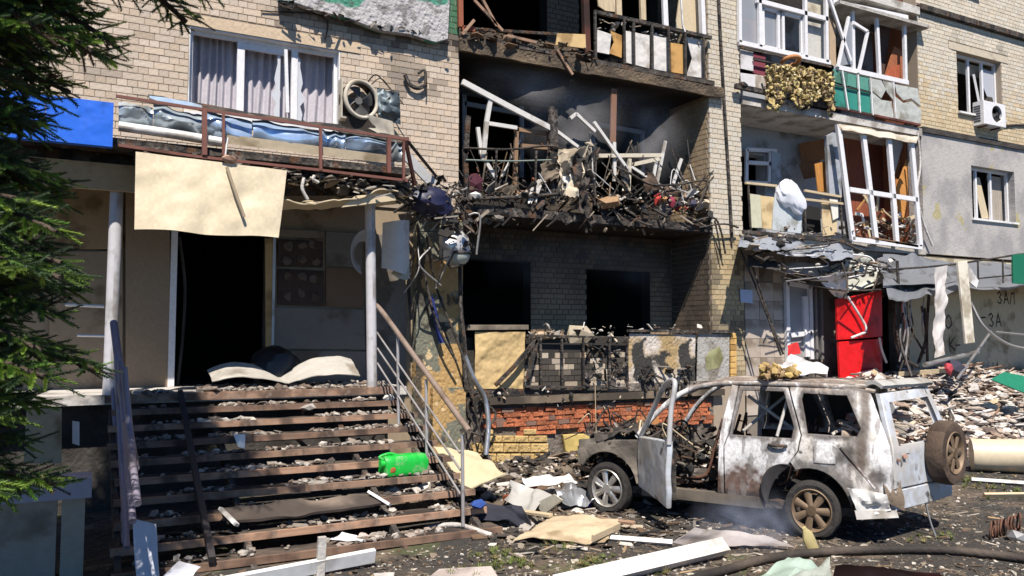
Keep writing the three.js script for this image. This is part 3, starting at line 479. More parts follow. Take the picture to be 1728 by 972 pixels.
{
  const ac = thing('air_conditioner', 'wrecked air conditioner with an exposed round fan housing, hanging beside the curtained window', 'air conditioner', null, P(626, 205, 12.75));
  const w = mat(0.5, 0.46, 0.38, { map: T.grime }), k = M.char;
  const ring = new THREE.TorusGeometry(0.3, 0.035, 8, 28); ring.rotateY(0.25); ring.translate(-0.18, 0.33, 0.05); mk('fan_ring', uvm(ring), w, ac);
  const shroud = new THREE.CylinderGeometry(0.3, 0.3, 0.22, 28, 1, true); shroud.rotateX(Math.PI / 2); shroud.rotateY(0.25); shroud.translate(-0.2, 0.33, -0.08); mk('fan_shroud', uvm(shroud), k, ac);
  fan(ac, -0.2, 0.33, -0.06, 0.26, mat(0.1, 0.1, 0.1));
  const A = (x, y, z) => V(x, y, z); reseed(71);
  mk('front_sheet', crumple(A(-0.1, 0.1, 0.05), A(0.34, 0.02, 0.12), A(0.4, -0.3, 0.06), A(-0.05, -0.12, 0.02), 10, 8, 0.09), w, ac);
  mk('coil', crumple(A(0.1, 0.62, 0.0), A(0.45, 0.5, 0.08), A(0.5, 0.0, 0.06), A(0.12, 0.1, 0.02), 10, 10, 0.14, { fr: 6 }), mat(0.1, 0.13, 0.15, { metalness: 0.5, roughness: 0.5, map: T.grime }), ac);
  mk('compressor', place(chunk(0.14, 0.26, 0.12), V(0.3, 0.3, -0.03)), k, ac);
  mk('top_wire', tube([A(-0.1, 0.6, 0), A(0.05, 0.78, 0.05), A(0.2, 0.72, 0), A(0.35, 0.5, 0.1)], 0.012, 14, 5), k, ac); mk('top_wire', tube([A(0, 0.62, 0), A(0.12, 0.72, 0.08), A(0.3, 0.62, 0.02), A(0.55, 0.34, 0.05)], 0.01, 14, 5), k, ac);
  mk('back_case', merge([boxG(-0.5, 0.4, 0, 0.02, -0.2, 0.02), boxG(-0.5, -0.48, 0.02, 0.66, -0.2, 0.0)]), w, ac);
  mk('skirt', crumple(A(-0.42, 0.04, 0.02), A(0.3, 0.0, 0.06), A(0.36, -0.34, 0.02), A(-0.44, -0.26, -0.04), 10, 6, 0.05), mat(0.06, 0.045, 0.035, { map: T.concrete }), ac);
  mk('bracket', merge([bar(A(-0.35, 0, 0), A(-0.35, -0.02, -0.24), 0.03), bar(A(0.3, 0, 0), A(0.3, -0.02, -0.24), 0.03)]), M.rust, ac);
}
{ // blast scar: a torn bracket on the brick
  const sc = thing('torn_bracket', 'charred torn cable bracket sticking from the brick wall', 'bracket', null, P(706, 150, 12.95));
  const o = P(706, 150, 12.95).negate(), q = (x, y, z = 12.92) => P(x, y, z).add(o);
  mk('strap', tube([q(683, 126), q(692, 143), q(706, 149), q(718, 143)], 0.035, 14, 6), M.char, sc); mk('strap', tube([q(718, 144), q(716, 118), q(706, 124)], 0.025, 12, 6), M.char, sc); mk('wire', tube([q(719, 120), q(720, 148), q(719, 162)], 0.012, 8, 5), M.char, sc);
}
{ const a = thing('air_conditioner', 'white air conditioner with a round black fan under the blown out window', 'air conditioner', null, P(1675, 213, 12.78));
  const o = a.position, s = P(1654, 205, 12.72).x; const w = 0.95, h = 0.62;
  mk('case', merge([boxG(-w / 2, w / 2, 0, h, 0.0, -0.22)]), M.cleanwhite, a);
  const front = new THREE.Shape([[-w / 2, 0], [w / 2, 0], [w / 2, h], [-w / 2, h]].map(p => new THREE.Vector2(...p))); const hole = new THREE.Path(); hole.absarc(0.1, 0.32, 0.22, 0, 6.3, true); front.holes.push(hole);
  const fg = new THREE.ExtrudeGeometry(front, { depth: 0.06, bevelEnabled: true, bevelSize: 0.01, bevelThickness: 0.01, bevelOffset: -0.01, curveSegments: 24 }); fg.translate(0, 0, 0.004); mk('front_cover', uvm(fg), M.cleanwhite, a);
  const back = new THREE.CircleGeometry(0.25, 24); back.translate(0.1, 0.32, 0.0035); mk('fan_hollow', uvm(back), M.black, a); fan(a, 0.1, 0.32, 0.045, 0.2, mat(0.03, 0.03, 0.03));
  mk('side_grille', merge([0, 1, 2, 3, 4, 5, 6].map(i => boxG(-w / 2 - 0.006, -w / 2, 0.08 + i * 0.065, 0.12 + i * 0.065, -0.02, -0.2))), mat(0.06, 0.06, 0.06), a);
  mk('bracket', merge([boxG(-0.3, -0.26, -0.04, 0, 0.03, -0.24), boxG(0.26, 0.3, -0.04, 0, 0.03, -0.24)]), M.rust, a);
  mk('hose', tube([V(0.48, 0.15, -0.1), V(0.7, 0.14, -0.18), V(1.2, 0.22, -0.19), V(2.2, 0.36, -0.19)], 0.03, 16, 6), M.char, a);
  mk('bag', place(chunk(0.17, 0.13, 0.1), V(0.05, h + 0.09, -0.1)), M.char, a);
}
// ---------------------------------------------------------------- central loggias
const edgeTan = mat(0.3, 0.24, 0.17, { map: T.sootwall, bumpMap: T.bump, bumpScale: 0.03 });
{
  const sl = (y0, y1, m, nm = 'loggia_slab') => mk(nm, boxG(XL - 0.02, XP0 + 0.0, y0, y1, -12.94, -ZB), m, B);
  sl(4.4, 4.56, M.char); sl(7.36, 7.5, M.soot); sl(10.4, 10.6, M.soot);
  // worn concrete lip of the slab above
  mk('slab_lip', sheet((u, v) => V(XL - 0.05 + (XP0 + 0.35 - XL) * u, 7.5 - 0.2 * v + 0.03 * (fbm(u * 25, 1, 3) - 0.5) * (v < 0.5 ? 2 : 1) - 0.05 * (fbm(u * 12, 9, 3)) * v, -12.88 - 0.03 * fbm(u * 20, v * 2, 3)), 90, 4, 0.06), edgeTan, B);
  const ceil = mat(0.075, 0.066, 0.058, { map: T.sootwall, bumpMap: T.bump, bumpScale: 0.02 });
  mk('loggia_ceiling', boxG(XL - 0.02, XP0 - 0.005, 7.34, 7.358, -12.97, -ZB + 0.02), ceil, B); mk('loggia_ceiling', boxG(XL - 0.02, XP0 - 0.005, 4.375, 4.395, -12.97, -ZB + 0.02), ceil, B);
}
{ // top loggia: burnt red frame, rail with broken panels
  const L3 = grp('loggia_front', B, 'burnt upper loggia with a rust red post and scorched panels behind its railing'), z = 12.92, b = (l, w, d, m, n = 'bar', zz = z) => bars(L3, n, l, w, d, zz, m);
  const rf = mat(0.26, 0.08, 0.04, { map: T.rust ? T.grime : null });
  b([[[776, -40], [777, 46]], [[779, 48], [800, 50]]], 0.09, 0.07, rf, 'post');
  b([[[986, -40], [990, 88]]], 0.13, 0.1, mat(0.16, 0.055, 0.035, { map: T.sootwall }), 'post');
  b([[[1003, 20], [1200, 64]]], 0.07, 0.07, M.char, 'top_rail'); b([[[1000, 104], [1204, 141]], [[776, 62], [950, 92]]], 0.09, 0.08, M.char, 'bottom_rail'); b([[[780, 48], [942, 58]]], 0.05, 0.05, M.char, 'top_rail');
  for (const [x, a, c] of [[1004, 20, 100], [1053, 32, 108], [1069, 36, 112], [1100, 42, 118], [1128, 48, 122], [1156, 54, 128], [1187, 60, 134]]) b([[[x, a], [x + 1, c]]], 0.045, 0.045, M.soot, 'baluster', 12.9);
  const or = mat(0.52, 0.3, 0.1, { map: T.grime }), wp = mat(0.62, 0.6, 0.58, { map: T.grime, bumpMap: T.dent, bumpScale: 0.03 }), pn = (a, m, zz = 12.99) => mk('panel', ppl(a, zz, 0.025, 0.004), m, L3);
  pn([[1008, 50], [1032, 58], [1028, 92], [1008, 88]], wp); pn([[1030, 52], [1050, 60], [1049, 98], [1028, 90], [1036, 72]], or); pn([[1056, 52], [1097, 60], [1096, 116], [1057, 106]], wp); pn([[1098, 56], [1130, 66], [1130, 122], [1099, 116]], wp); pn([[1132, 72], [1156, 76], [1156, 126], [1133, 122]], or); pn([[1158, 62], [1186, 68], [1186, 132], [1159, 128], [1168, 100]], wp);
  pn([[941, 56], [988, 58], [989, 82], [938, 76]], mat(0.6, 0.42, 0.2, { map: T.grime }), 12.86);
  // window frames behind the rail
  const fr = [[1012, -30, 14, 18, M.creamplain], [1042, -30, 1043, 26, M.palewood], [1081, -30, 1082, 34, M.palewood], [1118, -30, 1120, 46, M.cleanwhite], [1185, -30, 1187, 60, M.cleanwhite]];
  b([[[1042, -30], [1044, 26]]], 0.13, 0.06, M.palewood, 'mullion', 13.15); b([[[1083, -30], [1085, 34]]], 0.13, 0.06, M.palewood, 'mullion', 13.15); b([[[1120, -30], [1123, 46]]], 0.12, 0.06, M.cleanwhite, 'mullion', 13.15); b([[[1182, -40], [1186, 60]]], 0.1, 0.1, M.cleanwhite, 'mullion', 13.0);
  mk('board', ppl([[1150, -30], [1180, -30], [1183, 56], [1140, 48]], 13.2, 0.03), M.creamplain, L3);
  mk('board', ppl([[1008, -10], [1038, -8], [1038, 20], [1022, 18], [1010, 10]], 13.1, 0.03), M.palewood, L3);
  b([[[1147, -30], [1152, 44], 12.95], [[1152, 44], [1156, 54]]], 0.03, 0.03, M.white, 'strip', 12.88);
  reseed(81);
  b([[[800, 0], [848, 52]], [[812, -5], [838, 44]], [[800, 34], [780, 58]], [[856, 60], [905, 72]], [[940, 84], [952, 104]], [[952, 104], [966, 126]]], 0.05, 0.04, M.bwood, 'charred_stick', 12.84);
  mk('charred_debris', bits(150, () => { const t = rnd(); return P(780 + 230 * t, 52 + 42 * t + rnd(-8, 14), rnd(12.75, 13.3)); }, 0.03, 0.16, [...PAL.burnt, ...PAL.brown]), M.vc, L3).userData.kind = 'stuff';
  mk('plaster_rubble', bits(60, () => { const t = rnd(); return P(1010 + 178 * t, 40 + 34 * t + rnd(-8, 8), rnd(12.98, 13.3)); }, 0.02, 0.1, PAL.pale), M.vc, L3).userData.kind = 'stuff';
}
{ // middle loggia: buckled glazing and railing
  const L2 = grp('loggia_front', B, 'gutted middle loggia with buckled white frames and a sagging railing'), z = 13.0, b = (l, w, d, m, n = 'bar', zz = z) => bars(L2, n, l, w, d, zz, m);
  const gw = mat(0.58, 0.57, 0.55, { map: T.grime });
  b([[[780, 138], [855, 178]], [[855, 178], [928, 216]]], 0.1, 0.06, gw, 'glazing_bar', 12.98); b([[[828, 166], [821, 206]], [[821, 206], [815, 272]]], 0.08, 0.05, gw, 'glazing_bar', 13.0); b([[[822, 208], [872, 216]]], 0.07, 0.05, gw, 'glazing_bar', 13.02); b([[[806, 215], [812, 260]], [[812, 260], [836, 300]]], 0.07, 0.05, gw, 'glazing_bar', 13.05);
  b([[[872, 216], [868, 326]], [[926, 224], [928, 326]], [[870, 218], [928, 226]], [[880, 246], [928, 250]], [[868, 324], [928, 328]]], 0.075, 0.05, mat(0.24, 0.15, 0.09, { map: T.grime }), 'sash', 13.1);
  b([[[930, 180], [932, 345]], [[936, 184], [940, 340]]], 0.08, 0.07, M.char, 'burnt_post', 12.97); b([[[790, 196], [786, 260]], [[784, 252], [789, 330]]], 0.08, 0.06, M.char, 'burnt_post', 12.95);
  b([[[962, 200], [972, 192]], [[972, 192], [1004, 222]], [[1002, 206], [1062, 290]], [[940, 222], [975, 248]]], 0.06, 0.05, gw, 'glazing_bar', 12.98);
  b([[[1036, 150], [1034, 240]]], 0.13, 0.03, mat(0.2, 0.1, 0.06, { map: T.grime }), 'torn_strip', 13.05); b([[[1036, 240], [1037, 306]]], 0.07, 0.05, gw, 'glazing_bar', 13.05);
  b([[[1010, 263], [1116, 262]], [[1062, 268], [1060, 334]], [[1066, 278], [1112, 268]]], 0.075, 0.05, mat(0.55, 0.5, 0.4, { map: T.grime }), 'wood_bar', 13.0);
  b([[[1123, 238], [1106, 322]], [[1108, 270], [1098, 326]], [[1066, 282], [1118, 316]], [[1150, 268], [1136, 310]]], 0.055, 0.04, gw, 'glazing_bar', 12.98);
  b([[[1000, 208], [1002, 330]], [[1084, 222], [1084, 300]], [[1000, 208], [1084, 224]]], 0.09, 0.06, mat(0.18, 0.18, 0.2, { map: T.grime }), 'window_frame', 14.25);
  b([[[783, 160], [783, 300]], [[880, 180], [880, 300]], [[783, 175], [880, 192]]], 0.09, 0.06, mat(0.2, 0.2, 0.21, { map: T.grime }), 'window_frame', 14.25);
  for (const [y, p] of [[0, 1]]) {
    mk('top_rail', tube([P(782, 250, 12.9), P(860, 252, 12.9), P(935, 247, 12.9), P(965, 258, 12.85), P(978, 262, 12.8)], 0.022, 20, 6), M.char, L2);
    mk('top_rail', tube([P(1040, 282, 12.85), P(1062, 292, 12.75), P(1094, 310, 12.75), P(1140, 312, 12.8), P(1193, 306, 12.9), P(1186, 330, 12.8), P(1176, 352, 12.8)], 0.024, 30, 6), M.char, L2);
    mk('mid_rail', tube([P(786, 270, 12.9), P(860, 272, 12.92), P(930, 270, 12.92)], 0.016, 12, 5), mat(0.16, 0.2, 0.18), L2);
  }
  for (const x of [838, 905, 1006, 1150, 1164]) b([[[x, x > 1100 ? 312 : 254], [x - 3, 346]]], 0.03, 0.03, M.char, 'baluster', 12.88);
  mk('bottom_rail', tube([P(776, 336, 12.86), P(850, 334, 12.86), P(940, 328, 12.86)], 0.035, 14, 6), M.char, L2);
  reseed(91);
  const heap = (n, x0, x1, y0, y1, pal, s0 = 0.03, s1 = 0.16, nm = 'rubble') => { mk(nm, bits(n, () => P(rnd(x0, x1), y0 + (y1 - y0) * Math.pow(rnd(), 0.6), rnd(12.8, 13.6)), s0, s1, pal, 1), M.vc, L2).userData.kind = 'stuff'; };
  heap(150, 782, 930, 300, 338, [...PAL.mix, ...PAL.burnt]); heap(130, 930, 1010, 240, 350, [[0.5, 0.44, 0.34], [0.62, 0.57, 0.48], [0.3, 0.2, 0.12], ...PAL.burnt]); heap(110, 1010, 1100, 318, 356, [...PAL.mix, ...PAL.burnt]); heap(170, 1095, 1188, 316, 356, [...PAL.pale, ...PAL.burnt, [0.35, 0.03, 0.03], [0.3, 0.13, 0.05], [0.55, 0.3, 0.12], [0.05, 0.05, 0.08]]);
  heap(150, 778, 1205, 346, 380, PAL.burnt, 0.04, 0.2, 'charred_rubble'); heap(60, 1020, 1215, 350, 388, [[0.3, 0.25, 0.18], [0.2, 0.16, 0.12]], 0.04, 0.16);
  for (let i = 0; i < 80; i++) { const x = rnd(786, 1186), y = rnd(296, 348), a = rnd(-1.2, 1.2), l = rnd(14, 90); b([[[x, y], [x + l * Math.sin(a) * 0.7, y - l * Math.cos(a), 12.9 + rnd(0.4)]]], rnd(0.008, 0.03), 0.015, pick([M.char, M.char, M.soot, M.soot, gw, mat(0.3, 0.22, 0.15, { map: T.sootwall }), mat(0.5, 0.45, 0.36, { map: T.sootwall }), M.rust]), 'wreckage_strip', rnd(12.82, 13.3)); }
  for (let i = 0; i < 9; i++) { const x = rnd(800, 1150), y = rnd(270, 320); mk('torn_lining', crumple(P(x, y, 12.95), P(x + rnd(10, 30), y + rnd(-8, 8), 12.9), P(x + rnd(5, 30), y + rnd(20, 46), 12.85), P(x - rnd(10), y + rnd(20, 40), 12.9), 7, 8, 0.12, { fr: 6, rag: 0.3 }), pick([M.char, gw, mat(0.42, 0.36, 0.28, { map: T.sootwall }), mat(0.2, 0.14, 0.1, { map: T.sootwall })]), L2); }
  // strips hanging from the broken slab edge
  for (let i = 0; i < 16; i++) { const x = rnd(780, 1200), y = 352 + rnd(20); b([[[x, y], [x + rnd(-26, 26), y + rnd(8, 40)]]], rnd(0.015, 0.05), 0.02, rnd() < 0.75 ? M.char : mat(0.3, 0.25, 0.2, { map: T.grime }), 'hanging_strip', 12.86); }
  mk('rebar', tube([P(1168, 374, 12.85), P(1206, 368, 12.8), P(1216, 388, 12.8), P(1224, 428, 12.85)], 0.022, 16, 6), M.char, L2); mk('rebar', tube([P(1180, 384, 12.85), P(1222, 378, 12.8), P(1246, 384, 12.85)], 0.02, 12, 6), M.char, L2); mk('rebar', tube([P(1206, 372, 12.85), P(1212, 400, 12.85), P(1218, 440, 12.9)], 0.018, 12, 6), M.char, L2);
  const blob = (x, y, zz, a, c, d, m, label) => { const o = mk('household_rubble', place(chunk(a, c, d), P(x, y, zz), rnd(1), rnd(3), 0), m, L2); o.userData.label = label; };
  blob(802, 306, 12.95, 0.2, 0.24, 0.16, mat(0.07, 0.012, 0.025, { map: T.speck }), 'dark red cushion'); blob(805, 330, 12.9, 0.24, 0.08, 0.14, M.white, 'white crumpled cloth'); blob(1030, 342, 12.85, 0.28, 0.17, 0.16, mat(0.32, 0.2, 0.11, { map: T.grime, bumpMap: T.bump, bumpScale: 0.03 }), 'brown lump of scorched foam'); blob(1110, 336, 12.9, 0.1, 0.14, 0.1, mat(0.4, 0.04, 0.03), 'red rag'); blob(1134, 342, 12.88, 0.12, 0.18, 0.1, mat(0.22, 0.02, 0.05), 'crimson rag'); blob(1160, 330, 12.95, 0.16, 0.2, 0.12, mat(0.4, 0.4, 0.42, { map: T.grime }), 'pale rag');
  mk('household_rubble', crumple(P(945, 252, 12.85), P(990, 250, 12.8), P(975, 338, 12.78), P(940, 322, 12.85), 12, 18, 0.22, { fr: 5, rag: 0.2 }), mat(0.5, 0.43, 0.33, { map: T.grime }), L2).userData.label = 'shredded cream lining';
  mk('household_rubble', crumple(P(966, 262, 12.8), P(1000, 258, 12.78), P(992, 372, 12.76), P(972, 350, 12.8), 8, 20, 0.2, { fr: 6, rag: 0.3 }), M.char, L2).userData.label = 'charred hanging lining';
  for (let i = 0; i < 16; i++) { const x = rnd(790, 1180), y = 300 + rnd(40); mk('wire', tube([P(x, y, 12.9), P(x + rnd(-20, 20), y - rnd(30), 12.85), P(x + rnd(-30, 30), y + rnd(20), 12.85)], 0.009, 12, 5), rnd() < 0.5 ? M.char : M.white, L2); }
}
{ // ground floor loggia: parapet, sill, red brick plinth, stone tiles
  const G0 = grp('loggia_front', B, 'ground floor loggia parapet with a yellow panel over a red brick plinth'), plas = mat(0.17, 0.145, 0.12, { map: T.concrete, bumpMap: T.bump, bumpScale: 0.03 });
  mk('plinth', boxG(5.9, 12.55, -0.3, 0.98, -13.03, -13.4), plas, G0); mk('sill', sheet((u, v) => V(6.2 + 5.6 * u, 1.02 + 0.13 * (1 - v) + 0.03 * (fbm(u * 18, v * 2, 3) - 0.5), -12.93 + 0.02 * fbm(u * 20, 2, 2)), 60, 3, 0.1), mat(0.42, 0.36, 0.28, { map: T.sootwall }), G0);
  mk('sill', boxG(6.0, XP0, 1.16, 1.3, -12.93, -13.4), M.char, G0); mk('sill', boxG(8.9, 11.5, 1.17, 1.32, -12.9, -12.95), mat(0.55, 0.52, 0.48, { map: T.sootwall, bumpMap: T.bump, bumpScale: 0.03 }), G0);
  mk('inner_parapet', boxG(5.9, XP0, 1.3, 2.2, -13.14, -13.3), M.soot, G0);
  // red bricks, each its own
  reseed(101); const redM = [0, 1, 2, 3, 4].map(i => mat(0.52 - 0.05 * i, 0.165 - 0.014 * i, 0.075 - 0.006 * i, { map: T.grime, bumpMap: T.bump, bumpScale: 0.03, roughness: 1 })); redM.push(mat(0.2, 0.12, 0.09, { map: T.concrete }));
  const rg = [0.2, 0.24, 0.13].map(w => boxG(-w / 2, w / 2, -0.038, 0.038, 0, -0.1));
  for (let r = 0; r < 6; r++) { let x = 6.3 + (r % 2) * 0.1; while (x < 11.4) { const i = Math.floor(rnd(3)), w = [0.2, 0.24, 0.13][i]; const y = 0.48 + r * 0.085; if (!(r === 0 && rnd() < 0.35) && !(r < 2 && x < 6.9)) { const o = mk('red_brick', rg[i], pick(redM), G0); o.position.set(x + w / 2, y + rnd(-0.006, 0.006), -13.03 + 0.07 + rnd(-0.02, 0.02)); o.rotation.set(rnd(-0.08, 0.08), rnd(-0.1, 0.1), rnd(-0.03, 0.03)); } x += w + 0.012; } }
  // yellow stone tiles
  const yM = [0, 1, 2].map(i => mat(0.56 - 0.05 * i, 0.4 - 0.04 * i, 0.17 - 0.02 * i, { map: T.grime, bumpMap: T.bump, bumpScale: 0.03 }));
  const rows = [[785, 765, [795, 815, 838, 862, 880, 902, 926]], [764, 748, [797, 812, 832, 850, 876, 896, 926]], [747, 735, [820, 836, 848, 868, 892, 924]], [734, 724, [822, 834, 884, 906]]];
  for (const [yb, yt, xs] of rows) for (let i = 0; i < xs.length - 1; i++) { if (xs[i + 1] - xs[i] > 40) continue; mk('stone_tile', ppl([[xs[i] + 0.6, yt + 0.6], [xs[i + 1] - 0.6, yt + 0.6], [xs[i + 1] - 0.6, yb - 0.6], [xs[i] + 0.6, yb - 0.6]], 12.93 + rnd(0.02), 0.08, 0.014), pick(yM), G0); }
  mk('stone_tile', ppl([[950, 734], [985, 732], [1004, 742], [1004, 775], [975, 772], [955, 762]], 12.95, 0.06, 0.012), mat(0.55, 0.42, 0.14, { map: T.grime, bumpMap: T.dent, bumpScale: 0.03 }), G0);
  for (const [x0, x1, y0, y1] of [[1058, 1068, 702, 722], [1070, 1080, 702, 724], [1082, 1094, 703, 724], [1098, 1112, 703, 722]]) mk('stone_tile', ppl([[x0, y0], [x1, y0], [x1, y1], [x0, y1]], 12.96, 0.05, 0.01), mat(0.45, 0.2, 0.07, { map: T.grime }), G0);
  // parapet panels
  const yel = mat(0.58, 0.42, 0.2, { map: T.speck, bumpMap: T.dent, bumpScale: 0.06, roughness: 0.6 });
  mk('panel', sheet((u, v) => { const p = P(802, 560, 12.94).lerp(P(886, 560, 12.94), u).lerp(P(800, 656, 12.94).lerp(P(882, 656, 12.94), u), v); p.z += 0.07 * (fbm(u * 3, v * 3, 3, 0, 4) - 0.5); return p; }, 20, 20, 0.012), yel, G0);
  const burn = mat(1, 1, 1, { bumpMap: T.bump, bumpScale: 0.02, map: tex(256, 256, (u, v) => { const n = fbm(u * 4, v * 4, 5, 4, 501), f = fbm(u * 20, v * 20, 4, 20, 503); let c = mix3([0.55, 0.5, 0.45], [0.38, 0.27, 0.13], ss(0.35, 0.6, fbm(u * 3, v * 3, 4, 3, 507))); c = mix3(c, [0.03, 0.028, 0.025], ss(0.46, 0.56, n)); return c.map(x => x * (0.7 + 0.5 * f)); }, true, 1.15) });
  mk('panel', sheet((u, v) => { const p = P(1062, 563, 12.93).lerp(P(1174, 565, 12.93), u).lerp(P(1058, 650, 12.93).lerp(P(1172, 652, 12.93), u), v); p.z += 0.06 * (fbm(u * 3, v * 3, 3, 0, 14) - 0.5); return p; }, 20, 20, 0.012), burn, G0);
  const gg = mk('panel', ppl([[1178, 563], [1231, 564], [1230, 642], [1176, 645]], 12.93, 0.02), mat(0.36, 0.35, 0.33, { map: T.grime, bumpMap: T.bump, bumpScale: 0.02 }), G0);
  mk('lichen_patch', place(chunk(0.3, 0.26, 0.012), P(1204, 604, 12.925)), mat(0.3, 0.31, 0.16, { map: T.grime }), gg);
  const os = mat(0.6, 0.38, 0.13, { map: T.grime }); for (let i = 0; i < 8; i++) mk('edge_tile', ppl([[1233, 562 + i * 10], [1243, 562 + i * 10], [1243, 571 + i * 10], [1233, 571 + i * 10]], 12.94, 0.04, 0.006), os, G0);
  mk('cap', ppl([[790, 548], [892, 548], [892, 556], [790, 557]], 12.9, 0.16), mat(0.5, 0.45, 0.38, { map: T.sootwall }), G0); mk('cap', bar(P(1060, 558, 12.92), P(1236, 560, 12.92), 0.05, 0.1), M.char, G0);
  mk('broken_plaster', place(chunk(0.34, 0.2, 0.08), P(976, 566, 13.08)), mat(0.42, 0.36, 0.27, { map: T.grime }), G0); mk('broken_plaster', place(chunk(0.4, 0.1, 0.08), P(925, 566, 13.1)), mat(0.4, 0.3, 0.2, { map: T.grime }), G0);
  // pale brick infill behind the bars
  const pb = wallBack('infill_wall', P(884, 600, 12.98).x, P(1062, 600, 12.98).x, 1.3, 2.1, 12.994, 0.1, [], M.sootmortar, G0); 
  layBricks('x', P(884, 600, 12.98).x, P(1062, 600, 12.98).x, 1.3, 2.12, 12.97, [], (x, y, h, h2) => sootMix(brickTone(h, h2, [0.5, 0.42, 0.33]), ss(0.5, 0.62, fbm(x * 2.4, y * 2.4, 4, 0, 61)) * 0.95), pb, 0.03, (x, y) => y > 1.95 + 0.3 * (fbm(x * 3, 2, 3) - 0.5));
  for (const x of [893, 912, 948, 984, 1028, 1058]) bars(G0, 'railing_bar', [[[x, 568], [x + 1, 652]]], 0.035, 0.035, 12.86, M.char);
  bars(G0, 'railing_bar', [[[888, 566], [1062, 570]], [[886, 652], [1062, 655]]], 0.04, 0.04, 12.86, M.char);
  bars(G0, 'charred_stick', [[[905, 574], [868, 618]], [[868, 618], [836, 650]], [[906, 574], [890, 640]]], 0.07, 0.05, 12.8, M.char);
  reseed(111);
  const hp = (n, x0, x1, y0, y1, pal, s0, s1, zz0 = 12.8, zz1 = 13.2) => mk('rubble', bits(n, () => P(rnd(x0, x1), rnd(y0, y1), rnd(zz0, zz1)), s0, s1, pal, 1), M.vc, G0).userData.kind = 'stuff';
  hp(70, 986, 1058, 572, 650, PAL.burnt, 0.03, 0.13, 12.86, 12.95); hp(60, 890, 1180, 548, 572, [...PAL.burnt, ...PAL.pale], 0.03, 0.12, 12.95, 13.3); hp(50, 1080, 1180, 618, 655, PAL.burnt, 0.04, 0.14, 12.8, 12.9); hp(60, 830, 1180, 655, 690, [...PAL.burnt, ...PAL.pale], 0.02, 0.09, 12.8, 12.95);
  for (let i = 0; i < 4; i++) { const x = rnd(790, 830), y = rnd(655, 700); mk('cable', tube([P(x, y, 12.8), P(x + rnd(-40, 30), y + rnd(20, 60), 12.7), P(x + rnd(-60, 10), y + rnd(50, 90), 12.6)], rnd(0.012, 0.03), 12, 6), M.char, G0); }
  mk('wire', tube([P(1004, 640, 12.7), P(1005, 690, 12.7), P(1006, 730, 12.7)], 0.008, 4, 5), M.palewood, G0);
}
